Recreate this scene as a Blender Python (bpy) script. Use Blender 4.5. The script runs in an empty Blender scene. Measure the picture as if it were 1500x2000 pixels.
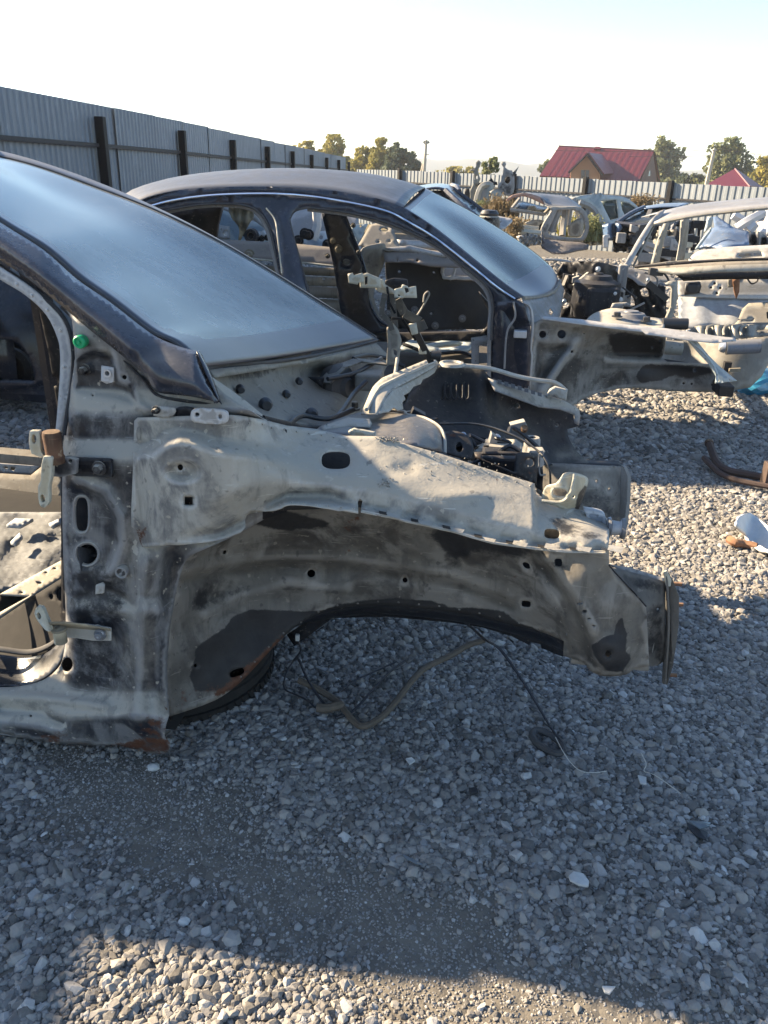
import bpy, math, random
import numpy as np
from mathutils import Vector, Matrix
from mathutils.geometry import delaunay_2d_cdt

SC = bpy.context.scene
COL = SC.collection
random.seed(7)
RNG = np.random.default_rng(7)

# ---------------------------------------------------------------- camera
FPX = 1560.0; CAMH = 1.45
ROLL = math.radians(1.6); PITCH = math.atan(665*math.cos(ROLL)/FPX)
_fw = np.array([0, math.cos(PITCH), -math.sin(PITCH)])
_r0 = np.array([1, 0, 0.]); _u0 = np.array([0, math.sin(PITCH), math.cos(PITCH)])
_r = math.cos(ROLL)*_r0 + math.sin(ROLL)*_u0
_u = -math.sin(ROLL)*_r0 + math.cos(ROLL)*_u0
CP = np.array([0, 0, CAMH])
cam = bpy.data.cameras.new('camera'); cam_o = bpy.data.objects.new('camera', cam); COL.objects.link(cam_o)
cam.sensor_fit = 'VERTICAL'; cam.sensor_height = 36; cam.lens = 36*FPX/2000
cam.clip_start = 0.05; cam.clip_end = 6000
m = Matrix([[_r[i], _u[i], -_fw[i], CP[i]] for i in range(3)] + [[0, 0, 0, 1]])
cam_o.matrix_world = m
SC.camera = cam_o

# ---------------------------------------------------------------- light
SUN_EL = 27.0; SUN_AZ = -22.0          # elevation; direction the light travels in, degrees from +X
w = bpy.data.worlds.new('World'); SC.world = w; w.use_nodes = True
nt = w.node_tree
bg = nt.nodes['Background']; sky = nt.nodes.new('ShaderNodeTexSky')
sky.sky_type = 'NISHITA'; sky.sun_disc = False
sky.sun_elevation = math.radians(SUN_EL)
# sky sun_rotation: 0 = +Y, clockwise
src = math.radians(SUN_AZ+180)         # azimuth the sun stands at (ccw from +X)
sky.sun_rotation = math.radians(90) - src
sky.air_density = 1.0; sky.dust_density = .45; sky.ozone_density = 2.2; sky.altitude = 150
nt.links.new(sky.outputs[0], bg.inputs['Color']); bg.inputs['Strength'].default_value = 0.072
sl = bpy.data.lights.new('sun', 'SUN'); sl.energy = 4.8; sl.angle = math.radians(0.6); sl.color = (1, .80, .55)
so = bpy.data.objects.new('sun', sl); COL.objects.link(so)
el = math.radians(SUN_EL); az = math.radians(SUN_AZ)
tdir = Vector((math.cos(az)*math.cos(el), math.sin(az)*math.cos(el), -math.sin(el)))
so.rotation_euler = tdir.to_track_quat('-Z', 'Y').to_euler()
vs = SC.view_settings; vs.view_transform = 'Standard'; vs.look = 'None'; vs.exposure = 2.2; vs.gamma = 1; vs.use_curve_mapping = False
SC.render.engine = 'CYCLES'
SC.cycles.max_bounces = 6; SC.cycles.transparent_max_bounces = 12

# ---------------------------------------------------------------- mapping helpers
TH = math.radians(7.5)
FV = np.array([math.cos(TH), -math.sin(TH), 0]); LV = np.array([math.sin(TH), math.cos(TH), 0]); ZV = np.array([0, 0, 1.])
def rays(x, y):
    x = np.asarray(x, float); y = np.asarray(y, float)
    return _fw[None, :] + ((x-750)/FPX)[..., None]*_r - ((y-1000)/FPX)[..., None]*_u
def P(x, y, d, axis='L'):
    """points of the sight lines where they meet the plane at distance d (L: sideways from the camera, F: along the cars, Z: height)"""
    q = rays(np.atleast_1d(x), np.atleast_1d(y)); d = np.broadcast_to(np.asarray(d, float), q.shape[:1])
    if axis == 'L': t = d/(q@LV)
    elif axis == 'F': t = d/(q@FV)
    else: t = (d-CAMH)/q[:, 2]
    return CP + q*t[:, None]
def p1(x, y, d, axis='L'): return Vector(P(x, y, d, axis)[0])
def K(f, d, z): return Vector(FV*f + LV*d + ZV*z)

# ---------------------------------------------------------------- object helpers
CUR = [None]
def tag(o, label=None, cat=None, group=None, kind=None):
    if label: o['label'] = label
    if cat: o['category'] = cat
    if group: o['group'] = group
    if kind: o['kind'] = kind
    return o
def thing(name, label, cat, loc, group=None):
    o = bpy.data.objects.new(name, None); COL.objects.link(o); o.location = Vector(loc)
    o.empty_display_size = .2
    tag(o, label, cat, group); return o
def link(name, me, mat=None, parent=None, smooth=True):
    o = bpy.data.objects.new(name, me); COL.objects.link(o)
    if mat is not None: me.materials.append(mat)
    if smooth:
        me.polygons.foreach_set('use_smooth', [True]*len(me.polygons))
    if parent is not None:
        o.parent = parent
        l = Vector((0, 0, 0)); p = parent
        while p is not None and p.type == 'EMPTY': l = l + p.location; p = p.parent
        o.matrix_parent_inverse = Matrix.Translation(-l)
    return o
def split(me, ang=35):
    me.set_sharp_from_angle(angle=math.radians(ang))
class MB:
    """collects boxes, tubes, prisms in world coordinates into one mesh"""
    def __init__(s): s.v = []; s.f = []
    def add(s, vs, fs):
        n = len(s.v); s.v += [tuple(v) for v in vs]; s.f += [tuple(i+n for i in f) for f in fs]; return s
    def box(s, c, ax, ay, az):
        """centre c and three half-axis vectors"""
        c = Vector(c); ax = Vector(ax); ay = Vector(ay); az = Vector(az)
        v = [c+sx*ax+sy*ay+sz*az for sz in (-1, 1) for sy in (-1, 1) for sx in (-1, 1)]
        return s.add(v, [(0, 2, 3, 1), (4, 5, 7, 6), (0, 1, 5, 4), (2, 6, 7, 3), (0, 4, 6, 2), (1, 3, 7, 5)])
    def bar(s, a, b, w, h, up=(0, 0, 1)):
        a = Vector(a); b = Vector(b); d = (b-a); L = d.length/2; d.normalize(); u = Vector(up)
        si = d.cross(u); 
        if si.length < 1e-4: si = d.cross(Vector((0, 1, 0)))
        si.normalize(); uu = si.cross(d)
        return s.box((a+b)/2, d*L, si*w/2, uu*h/2)
    def tube(s, pts, r, n=8, closed=False, caps=True):
        pts = [Vector(p) for p in pts]; N = len(pts)
        rr = r if hasattr(r, '__len__') else [r]*N
        vs = []; prev = None
        for i, p in enumerate(pts):
            a = pts[max(i-1, 0)]; b = pts[min(i+1, N-1)]; t = (b-a); t.normalize()
            if prev is None:
                up = Vector((0, 0, 1)) if abs(t.z) < .9 else Vector((1, 0, 0))
                x = t.cross(up).normalized()
            else:
                x = (prev - t*prev.dot(t)).normalized()
            prev = x; y = t.cross(x)
            vs += [p + rr[i]*(math.cos(k*2*math.pi/n)*x + math.sin(k*2*math.pi/n)*y) for k in range(n)]
        fs = []
        for i in range(N-1):
            for k in range(n):
                k2 = (k+1) % n; fs.append((i*n+k, i*n+k2, (i+1)*n+k2, (i+1)*n+k))
        if caps: fs.append(tuple(range(n))[::-1]); fs.append(tuple((N-1)*n+k for k in range(n)))
        return s.add(vs, fs)
    def lathe(s, c, axis, prof, n=20):
        """prof: list of (radius, distance along axis)"""
        axis = Vector(axis).normalized(); up = Vector((0, 0, 1)) if abs(axis.z) < .9 else Vector((1, 0, 0))
        x = axis.cross(up).normalized(); y = axis.cross(x); c = Vector(c); vs = []
        for r, h in prof:
            vs += [c+axis*h+max(r, 1e-5)*(math.cos(k*2*math.pi/n)*x+math.sin(k*2*math.pi/n)*y) for k in range(n)]
        fs = []
        for i in range(len(prof)-1):
            for k in range(n):
                k2 = (k+1) % n; fs.append((i*n+k, (i+1)*n+k, (i+1)*n+k2, i*n+k2))
        return s.add(vs, fs)
    def prism(s, poly, h):
        """flat polygon (world points) pushed along vector h"""
        n = len(poly); h = Vector(h); a = [Vector(p) for p in poly]; b = [p+h for p in a]
        return s.add(a+b, [tuple(range(n))[::-1], tuple(range(n, 2*n))]+[(i, (i+1) % n, n+(i+1) % n, n+i) for i in range(n)])
    def build(s, name, mat, parent=None, smooth=False, sharp=35, bevel=0):
        me = bpy.data.meshes.new(name); me.from_pydata(s.v, [], s.f); me.validate()
        o = link(name, me, mat, parent, smooth)
        if smooth: split(me, sharp)
        if bevel:
            b = o.modifiers.new('b', 'BEVEL'); b.width = bevel; b.segments = 2; b.limit_method = 'ANGLE'
        return o
def cat(pts, n=6, closed=False):
    """catmull-rom through 2D/3D points"""
    p = np.array([tuple(q) for q in pts], float)
    if closed: e = np.vstack([p[-1], p, p[0], p[1]])
    else: e = np.vstack([2*p[0]-p[1], p, 2*p[-1]-p[-2]])
    out = []
    for i in range(1, len(e)-2):
        a, b, c, d = e[i-1], e[i], e[i+1], e[i+2]
        for k in range(n):
            t = k/n
            out.append(.5*((2*b)+(-a+c)*t+(2*a-5*b+4*c-d)*t*t+(-a+3*b-3*c+d)*t**3))
    if not closed: out.append(p[-1])
    return [tuple(q) for q in out]
def resample(pts, n):
    p = np.array([tuple(q) for q in pts], float); s = np.r_[0, np.cumsum(np.linalg.norm(np.diff(p, axis=0), axis=1))]
    t = np.linspace(0, s[-1], n); return np.stack([np.interp(t, s, p[:, k]) for k in range(p.shape[1])], 1)
def oval(cx, cy, rx, ry, n=20, rot=0, p=2.0):
    o = []; c, s = math.cos(math.radians(rot)), math.sin(math.radians(rot))
    for k in range(n):
        a = 2*math.pi*k/n; ca, sa = math.cos(a), math.sin(a)
        x = rx*math.copysign(abs(ca)**(2/p), ca); y = ry*math.copysign(abs(sa)**(2/p), sa)
        o.append((cx+x*c-y*s, cy+x*s+y*c))
    return o
def inside(poly, x, y):
    poly = np.asarray(poly); r = np.zeros(x.shape, bool); n = len(poly); j = n-1
    for i in range(n):
        xi, yi = poly[i]; xj, yj = poly[j]
        c = ((yi > y) != (yj > y)); 
        with np.errstate(divide='ignore', invalid='ignore'):
            r ^= c & (x < (xj-xi)*(y-yi)/(yj-yi+1e-12)+xi)
        j = i
    return r
def dpoly(line, x, y, closed=False):
    line = list(line); 
    if closed: line = line+[line[0]]
    best = np.full(np.shape(x), 1e9)
    for (ax, ay), (bx, by) in zip(line[:-1], line[1:]):
        dx, dy = bx-ax, by-ay; L2 = dx*dx+dy*dy+1e-9
        t = np.clip(((x-ax)*dx+(y-ay)*dy)/L2, 0, 1)
        best = np.minimum(best, np.hypot(x-ax-t*dx, y-ay-t*dy))
    return best
def sstep(a, b, v):
    t = np.clip((v-a)/(b-a), 0, 1); return t*t*(3-2*t)
def ridge(line, w, x, y): return np.exp(-(dpoly(line, x, y)/w)**2)
def blob(poly, soft, x, y):
    """1 inside the polygon fading out over soft pixels"""
    s = np.where(inside(poly, x, y), 1, -1)*dpoly(poly, x, y, True)
    return sstep(-soft, soft, s)
def rbf(ctrl):
    c = np.array(ctrl, float); X = c[:, :2]/100.; n = len(c)
    def phi(r): return r*r*np.log(r+1e-9)
    A = np.zeros((n+3, n+3)); R = np.linalg.norm(X[:, None]-X[None], axis=2)
    A[:n, :n] = phi(R)+np.eye(n)*.02; A[:n, n] = 1; A[:n, n+1:] = X; A[n, :n] = 1; A[n+1:, :n] = X.T
    wv = np.linalg.solve(A, np.r_[c[:, 2], 0, 0, 0])
    def f(x, y):
        Q = np.stack([np.ravel(x), np.ravel(y)], 1)/100.; R = np.linalg.norm(Q[:, None]-X[None], axis=2)
        return (phi(R)@wv[:n] + wv[n] + Q@wv[n+1:]).reshape(np.shape(x))
    return f
def panel(name, outline, depth, mat, parent=None, holes=(), step=10, thick=.002, axis='L', stains=None, sharp=None, amp=0, flip=False):
    """a pressed sheet: outline and holes are sight points, depth(x, y) gives each point its own distance"""
    if isinstance(depth, (list, tuple)): depth = rbf(depth)
    elif not callable(depth): dd = float(depth); depth = lambda x, y: np.full(np.shape(x), dd)
    loops = [list(outline)]+[list(h) for h in holes]; V = []; E = []
    for lp in loops:
        st = step if lp is loops[0] else max(step*.5, 2)
        pts = []
        for (a, b) in zip(lp, lp[1:]+lp[:1]):
            L = math.hypot(b[0]-a[0], b[1]-a[1]); k = max(1, int(round(L/st)))
            pts += [(a[0]+(b[0]-a[0])*i/k, a[1]+(b[1]-a[1])*i/k) for i in range(k)]
        n0 = len(V); V += pts; E += [(n0+i, n0+(i+1) % len(pts)) for i in range(len(pts))]
    o = np.array(loops[0]); x0, y0 = o.min(0); x1, y1 = o.max(0)
    gx, gy = np.meshgrid(np.arange(x0+step/2, x1, step), np.arange(y0+step/2, y1, step*.87))
    gx = gx + (np.arange(gx.shape[0]) % 2)[:, None]*step/2
    gx, gy = gx.ravel(), gy.ravel()
    if len(gx):
        ok = inside(loops[0], gx, gy)
        for h in loops[1:]: ok &= ~inside(h, gx, gy)
        bd = dpoly(loops[0], gx, gy, True)
        for h in loops[1:]: bd = np.minimum(bd, dpoly(h, gx, gy, True)+step*.2)
        ok &= bd > step*.45
        V += list(zip(gx[ok], gy[ok]))
    r = delaunay_2d_cdt([Vector(v) for v in V], E, [], 0, 1e-4)
    vv = np.array([tuple(v) for v in r[0]]); ff = np.array([tuple(f) for f in r[2]])
    cx, cy = vv[ff].mean(1).T
    ok = inside(loops[0], cx, cy)
    for h in loops[1:]: ok &= ~inside(h, cx, cy)
    ff = ff[ok]
    x, y = vv[:, 0], vv[:, 1]; dv = depth(x, y)
    if amp: dv = dv + amp*(np.sin(x*.031+y*.017+1)*np.sin(y*.041-x*.011)+.5*np.sin(x*.09+2)*np.sin(y*.083))
    W = P(x, y, dv, axis)
    t = W[ff]; nn = np.cross(t[:, 1]-t[:, 0], t[:, 2]-t[:, 0]); s = np.einsum('ij,ij->i', nn, CP-t.mean(1)).sum()
    if (s < 0) != flip: ff = ff[:, ::-1]
    me = bpy.data.meshes.new(name); me.from_pydata(W.tolist(), [], ff.tolist())
    for key, fn in (stains or {}).items():
        at = me.attributes.new(key, 'FLOAT', 'POINT'); at.data.foreach_set('value', np.clip(fn(x, y), 0, 1).astype(np.float32))
    ob = link(name, me, mat, parent)
    if sharp: split(me, sharp)
    if thick:
        md = ob.modifiers.new('t', 'SOLIDIFY'); md.thickness = thick; md.offset = -1
    return ob
def loft(name, rows, mat, parent=None, nu=24, nv=12, thick=.003, sub=True, sharp=None):
    """smooth skin through rows of world points"""
    R = [resample(cat(r, 8) if len(r) > 2 else r, nu) for r in rows]
    R = np.array(R)
    if len(rows) > 2:
        cols = [resample(cat(R[:, k], 6), nv) for k in range(nu)]
    else:
        cols = [resample(R[:, k], nv) for k in range(nu)]
    G = np.array(cols)  # nu x nv x 3
    V = G.reshape(-1, 3); F = [(i*nv+j, (i+1)*nv+j, (i+1)*nv+j+1, i*nv+j+1) for i in range(nu-1) for j in range(nv-1)]
    me = bpy.data.meshes.new(name); me.from_pydata(V.tolist(), [], F); 
    # face the camera
    c = V.mean(0); n = sum((Vector(me.polygons[i].normal) for i in range(0, len(F), 3)), Vector())
    if n.dot(Vector(CP-c)) < 0: me.flip_normals()
    o = link(name, me, mat, parent)
    if sharp: split(me, sharp)
    if thick: md = o.modifiers.new('t', 'SOLIDIFY'); md.thickness = thick; md.offset = -1
    return o
def PX(pts):
    """list of (x, y, d) sight points -> world points"""
    a = np.array(pts, float); return [Vector(q) for q in P(a[:, 0], a[:, 1], a[:, 2])]
def wire(name, pts, r, mat, parent=None, n=6, sm=6):
    return MB().tube(cat(pts, sm), r, n).build(name, mat, parent, True, 60)
def bolt(name, c, axis, r, h, mat, parent):
    mb = MB().lathe(c, axis, [(0, 0), (r*1.5, 0), (r*1.5, h*.2), (r, h*.22), (0, h*.22)], 20)
    axis = Vector(axis).normalized()
    mb.lathe(Vector(c)+axis*h*.2, axis, [(r, 0), (r, h*.6), (r*.85, h*.7), (r*.3, h*.72), (0, h*.72)], 6)
    return mb.build(name, mat, parent)
def hole_ring(name, x, y, d, r, mat, parent, depth=.01): # rolled lip round a pressed hole
    c = p1(x, y, d-.001); return MB().lathe(c, LV, [(r*1.25, 0), (r*1.1, -.002), (r, 0), (r*.95, depth)], 24).build(name, mat, parent, True, 60)
# ---------------------------------------------------------------- materials
class NG:
    def __init__(s, name):
        s.m = bpy.data.materials.new(name); s.m.use_nodes = True; s.t = s.m.node_tree; s.b = s.t.nodes['Principled BSDF']
        s.g = s.t.nodes.new('ShaderNodeNewGeometry')
    def n(s, ty, **k):
        x = s.t.nodes.new(ty)
        for a, v in k.items(): setattr(x, a, v)
        return x
    def l(s, a, b): s.t.links.new(a, b)
    def pos(s, sc=(1, 1, 1)):
        mp = s.n('ShaderNodeMapping'); s.l(s.g.outputs['Position'], mp.inputs[0]); mp.inputs['Scale'].default_value = sc; return mp.outputs[0]
    def noise(s, sc, det=4, ro=.6, vec=None, dist=0, k=(1, 1, 1)):
        x = s.n('ShaderNodeTexNoise'); x.inputs['Scale'].default_value = sc; x.inputs['Detail'].default_value = det
        x.inputs['Roughness'].default_value = ro; x.inputs['Distortion'].default_value = dist
        s.l(vec if vec is not None else s.pos(k), x.inputs['Vector']); return x.outputs[0]
    def rng(s, v, a, b, c=0., d=1.):
        x = s.n('ShaderNodeMapRange'); s._in(x.inputs[0], v)
        for i, q in enumerate((a, b, c, d)): x.inputs[i+1].default_value = q
        x.interpolation_type = 'SMOOTHSTEP'; return x.outputs[0]
    def _in(s, sock, v):
        if hasattr(v, 'links'): s.l(v, sock)
        else: sock.default_value = v
    def math(s, op, a, b=0.):
        x = s.n('ShaderNodeMath', operation=op); s._in(x.inputs[0], a); s._in(x.inputs[1], b); return x.outputs[0]
    def mix(s, f, a, b):
        x = s.n('ShaderNodeMix', data_type='RGBA'); s._in(x.inputs[0], f)
        for k, v in ((6, a), (7, b)):
            if hasattr(v, 'links'): s.l(v, x.inputs[k])
            else: x.inputs[k].default_value = (*v, 1)
        return x.outputs[2]
    def attr(s, n):
        x = s.n('ShaderNodeAttribute', attribute_name=n); return x.outputs['Fac']
    def bump(s, h, st=.3, d=.01):
        x = s.n('ShaderNodeBump'); x.inputs['Strength'].default_value = st; x.inputs['Distance'].default_value = d; s.l(h, x.inputs['Height']); s.l(x.outputs[0], s.b.inputs['Normal'])
    def out(s, col, ro=.6, metal=0., spec=.5):
        s._in(s.b.inputs['Base Color'], col if hasattr(col, 'links') else (*col, 1))
        s._in(s.b.inputs['Roughness'], ro); s.b.inputs['Metallic'].default_value = metal; s.b.inputs['Specular IOR Level'].default_value = spec; return s.m
DUST = (.185, .165, .135)
def body_mat(name, paint, primer, mixlo=.45, mixhi=.6, dust=.8, sc=3., rough=.5, dustcol=DUST, grime=.5, side=.25, coat=0, speck=.6, edge=.7, spec=.4):
    """painted sheet steel under dirt: paint shows through a film of dried mud; tar, rust and dust (in places painted sunlight) can be laid on by attribute"""
    g = NG(name)
    n1 = g.noise(sc, 6, .62, dist=.6); n2 = g.noise(sc*7, 5, .7); n3 = g.noise(70, 3, .6); n4 = g.noise(9, 4, .6, k=(1, 1, .25))
    mid = (mixlo+mixhi)/2; n5 = g.noise(sc*2.3, 8, .68, dist=1.2, k=(1, 1, .55)); nb = g.math('ADD', g.math('MULTIPLY', n1, .6), g.math('MULTIPLY', n5, .4))
    c = g.mix(g.rng(nb, mid-.055, mid+.045), paint, primer)
    pt = g.g.outputs['Pointiness']; c = g.mix(g.math('MULTIPLY', g.rng(pt, .505, .54), edge), c, tuple(min(v*1.7, .5) for v in primer)); c = g.mix(g.math('MULTIPLY', g.rng(pt, .495, .455), edge), c, tuple(v*.3 for v in paint))
    c = g.mix(g.math('MULTIPLY', g.rng(n4, .45, .7), grime), c, tuple(v*.45 for v in primer))
    sx = g.n('ShaderNodeSeparateXYZ'); g.l(g.g.outputs['Normal'], sx.inputs[0])
    up = g.rng(sx.outputs[2], .15, .8)
    du = g.math('MULTIPLY', g.math('ADD', g.math('MULTIPLY', up, dust), g.math('MULTIPLY', g.rng(n2, .4, .7), side)), g.rng(n3, .15, .55, .6, 1))
    at = g.attr('dust'); du = g.math('ADD', du, g.math('MULTIPLY', at, g.rng(n2, .3, .6, .55, 1)))
    du = g.math('MINIMUM', du, 1.); c = g.mix(du, c, dustcol)
    drib = g.noise(26, 5, .65, k=(1, 1, .09)); c = g.mix(g.math('MULTIPLY', g.rng(drib, .56, .66), grime*.7), c, tuple(v*.35 for v in primer)); c = g.mix(g.math('MULTIPLY', g.rng(drib, .42, .34), side), c, dustcol)
    scr = g.noise(7, 2, .5, vec=g.pos((1.5, 1.5, 22))); c = g.mix(g.math('MULTIPLY', g.rng(scr, .68, .70), speck*.5), c, tuple(min(v*1.8, .6) for v in primer))
    # speckles of mud
    sp = g.rng(g.noise(55, 2, .5), .66, .72); c = g.mix(g.math('MULTIPLY', sp, speck), c, tuple(v*1.3 for v in dustcol))
    dk = g.rng(g.noise(38, 2, .5, k=(1, 1, .8)), .68, .74); c = g.mix(g.math('MULTIPLY', dk, speck*.8), c, (.02, .02, .022))
    tv = g.rng(g.math('ADD', g.attr('tar'), g.math('MULTIPLY', g.math('SUBTRACT', g.noise(22, 6, .72), .5), 1.1)), .36, .66); c = g.mix(g.math('MULTIPLY', tv, .93), c, (.012, .012, .014))
    rv = g.rng(g.math('ADD', g.attr('rust'), g.math('MULTIPLY', g.math('SUBTRACT', g.noise(45, 6, .75), .5), 2.2)), .45, .75)
    rc = g.mix(g.noise(120, 3, .6), (.12, .045, .02), (.05, .025, .018))
    c = g.mix(g.math('MULTIPLY', rv, g.rng(g.attr('rust'), .02, .15)), c, rc)
    r = g.math('ADD', g.math('MULTIPLY', du, .35), rough); r = g.math('MINIMUM', g.math('ADD', r, g.math('MULTIPLY', g.math('SUBTRACT', n2, .5), .25)), .95)
    g.bump(g.math('ADD', g.math('MULTIPLY', n3, .35), g.math('MULTIPLY', n2, 1.)), .35, .0035)
    if coat: g.b.inputs['Coat Weight'].default_value = coat; g.b.inputs['Coat Roughness'].default_value = .12
    return g.out(c, r, 0, spec)
M = {}
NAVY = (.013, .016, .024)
M['side'] = body_mat('dirty_grey_black_steel', (.007, .010, .018), (.15, .15, .152), .43, .60, 1., 4, .42, dustcol=(.31, .285, .235), side=.16)
M['rail'] = body_mat('dirty_beige_steel', (.12, .12, .12), (.34, .325, .285), .38, .58, .75, 5, .42, side=.3, dustcol=(.30, .275, .225), edge=.4)
M['arch'] = body_mat('muddy_wheel_arch_steel', (.045, .040, .036), (.185, .172, .152), .38, .58, .5, 3, .6, side=.3, grime=.7)
M['front'] = body_mat('muddy_front_steel', (.08, .08, .08), (.22, .205, .18), .35, .6, .5, 6, .55, side=.3)
M['navy'] = body_mat('dusty_navy_paint', NAVY, (.018, .021, .030), .4, .7, .12, 3, .24, grime=.1, side=.05, coat=.4, speck=.1, spec=.25, dustcol=(.2, .19, .18))
M['black'] = body_mat('dusty_black_paint', (.009, .011, .016), (.016, .019, .028), .4, .7, .10, 3, .25, grime=.1, side=.02, coat=.3, speck=.06, spec=.25, dustcol=(.2, .19, .17))
M['black2'] = body_mat('smeared_dark_steel', (.012, .014, .022), (.03, .032, .04), .4, .6, .3, 7, .36, grime=.3, side=.15)
M['roof'] = body_mat('dust_filmed_dark_roof', (.045, .05, .06), (.06, .065, .075), .35, .7, .30, 2, .36, grime=0, side=.1, speck=.1, dustcol=(.13, .135, .145))
M['inner'] = body_mat('dirty_inner_steel', (.035, .037, .037), (.15, .145, .125), .35, .55, .7, 4, .6, side=.3)
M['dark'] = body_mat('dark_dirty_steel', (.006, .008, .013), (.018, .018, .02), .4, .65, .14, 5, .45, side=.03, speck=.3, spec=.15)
M['flange'] = body_mat('grey_blue_seal_flange', (.22, .235, .26), (.3, .31, .33), .4, .6, .3, 5, .45, side=.1, grime=.2)
M['hinge'] = body_mat('beige_hinge_steel', (.36, .31, .22), (.42, .36, .25), .4, .6, .4, 9, .55, side=.2, grime=.3)
M['silver'] = body_mat('dusty_silver_paint', (.17, .175, .185), (.22, .22, .22), .4, .7, .35, 2, .3, grime=.15, side=.15)
M['white'] = body_mat('dusty_white_steel', (.26, .26, .255), (.34, .34, .335), .4, .7, .4, 4, .4, grime=.25, side=.15)
M['beige'] = body_mat('beige_car_inner_steel', (.15, .145, .13), (.22, .215, .19), .4, .7, .5, 3, .45, grime=.35, side=.25)
M['beltbrown'] = body_mat('brown_grey_paint', (.085, .07, .062), (.12, .10, .09), .4, .7, .4, 3, .4, grime=.2, side=.25)
M['lightblue'] = body_mat('pale_blue_paint', (.19, .26, .31), (.26, .32, .36), .4, .7, .3, 3, .4, grime=.2, side=.15)
M['midblue'] = body_mat('mid_blue_paint', (.045, .085, .15), (.06, .10, .17), .4, .7, .2, 3, .3, grime=.1, side=.15)
M['redbrown'] = body_mat('red_brown_roof_paint', (.16, .08, .065), (.22, .13, .10), .4, .7, .5, 3, .4, grime=.1, side=.2)
M['rusty'] = body_mat('rusty_steel', (.10, .045, .025), (.16, .075, .04), .4, .6, .3, 9, .8, side=.2, dustcol=(.25, .18, .11))
def simple(name, col, ro=.6, metal=0., var=.25, sc=30, bump=.15, col2=None, spec=.5):
    g = NG(name); n = g.noise(sc, 5, .65); c = g.mix(n, tuple(v*(1-var) for v in col), col2 or tuple(v*(1+var) for v in col)); g.bump(n, bump, .003); return g.out(c, ro, metal, spec)
M['plastic'] = simple('black_plastic', (.022, .023, .026), .5)
M['rubber'] = simple('dusty_black_rubber', (.03, .03, .033), .8, col2=(.09, .085, .08), sc=14)
M['zinc'] = simple('zinc_plated_steel', (.45, .47, .5), .4, .6)
M['chrome'] = simple('bright_trim', (.72, .75, .8), .2, .9, .05)
M['green'] = simple('green_plastic_plug', (.0, .30, .12), .4)
M['hose'] = simple('brown_corrugated_sleeve', (.06, .048, .035), .85, sc=60, col2=(.14, .11, .08))
M['wirem'] = simple('dark_wire', (.02, .02, .024), .5)
M['pale'] = simple('pale_string', (.45, .42, .36), .9)
M['bag'] = simple('blue_plastic_bag', (.03, .17, .28), .3, sc=25, bump=.4)
M['whitestuff'] = simple('white_flake', (.42, .42, .40), .8, sc=40)
M['felt'] = simple('dark_felt', (.028, .031, .036), .95, sc=8, var=.5, col2=(.05, .05, .048), bump=.3)
M['paleblue_felt'] = simple('pale_grey_felt', (.34, .36, .38), .95, sc=22, var=.5, col2=(.52, .54, .56), bump=.5)
M['foam'] = simple('pale_dimpled_foam', (.52, .52, .5), .8, sc=10)
def glass_mat(name, tint, dustcol, dust, ior=1.5, opac=.5):
    g = NG(name); t = g.t
    n = g.noise(2.2, 6, .65, dist=1.2); n2 = g.noise(16, 5, .65, vec=g.pos((1, 1.3, 1)))
    tr = g.n('ShaderNodeBsdfTransparent'); tr.inputs[0].default_value = (*tint, 1)
    gl = g.n('ShaderNodeBsdfGlossy'); gl.inputs['Roughness'].default_value = .2; gl.inputs[0].default_value = (.86, .9, .9, 1)
    df = g.n('ShaderNodeBsdfDiffuse'); df.inputs[0].default_value = (*dustcol, 1)
    fr = g.n('ShaderNodeFresnel'); fr.inputs[0].default_value = 1.55
    m1 = g.n('ShaderNodeMixShader'); g.l(g.math('MULTIPLY', g.rng(g.math('ADD', g.math('MULTIPLY', n, .6), g.math('MULTIPLY', n2, .4)), .34, .66, .6, 1.2), dust), m1.inputs[0]); g.l(tr.outputs[0], m1.inputs[1]); g.l(df.outputs[0], m1.inputs[2])
    m2 = g.n('ShaderNodeMixShader'); g.l(g.math('MINIMUM', g.math('MULTIPLY', fr.outputs[0], .8), 1.), m2.inputs[0]); g.l(m1.outputs[0], m2.inputs[1]); g.l(gl.outputs[0], m2.inputs[2])
    g.l(m2.outputs[0], t.nodes['Material Output'].inputs[0]); return g.m
M['glass1'] = glass_mat('dusty_windscreen_glass', (.10, .14, .16), (.145, .16, .16), .78)
M['glass2'] = glass_mat('clear_windscreen_glass', (.22, .28, .31), (.09, .10, .105), .45)
M['frit'] = simple('black_glass_border', (.03, .032, .045), .3, sc=6, col2=(.07, .07, .08), bump=0)
def stone_mat():
    g = NG('crushed_stone'); oi = g.n('ShaderNodeObjectInfo'); cr = g.n('ShaderNodeValToRGB')
    e = cr.color_ramp.elements; e[0].position = 0; e[0].color = (.05, .049, .048, 1); e[1].position = 1; e[1].color = (.48, .48, .46, 1)
    for p, c in ((.25, (.125, .121, .116)), (.55, (.20, .192, .18)), (.78, (.29, .268, .235)), (.92, (.25, .25, .25)), (.985, (.38, .37, .35))): x = e.new(p); x.color = (*c, 1)
    g.l(oi.outputs['Random'], cr.inputs[0]); n = g.noise(90, 4, .7); n0 = g.noise(1.1, 3, .5)
    c = g.mix(g.rng(n, .3, .75, 0, .35), cr.outputs[0], (.27, .245, .205)); c = g.mix(g.rng(n0, .4, .65, 0, .25), c, (.22, .20, .17)); g.bump(n, .5, .004)
    return g.out(c, .88, 0, .3)
M['stone'] = stone_mat()
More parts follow.
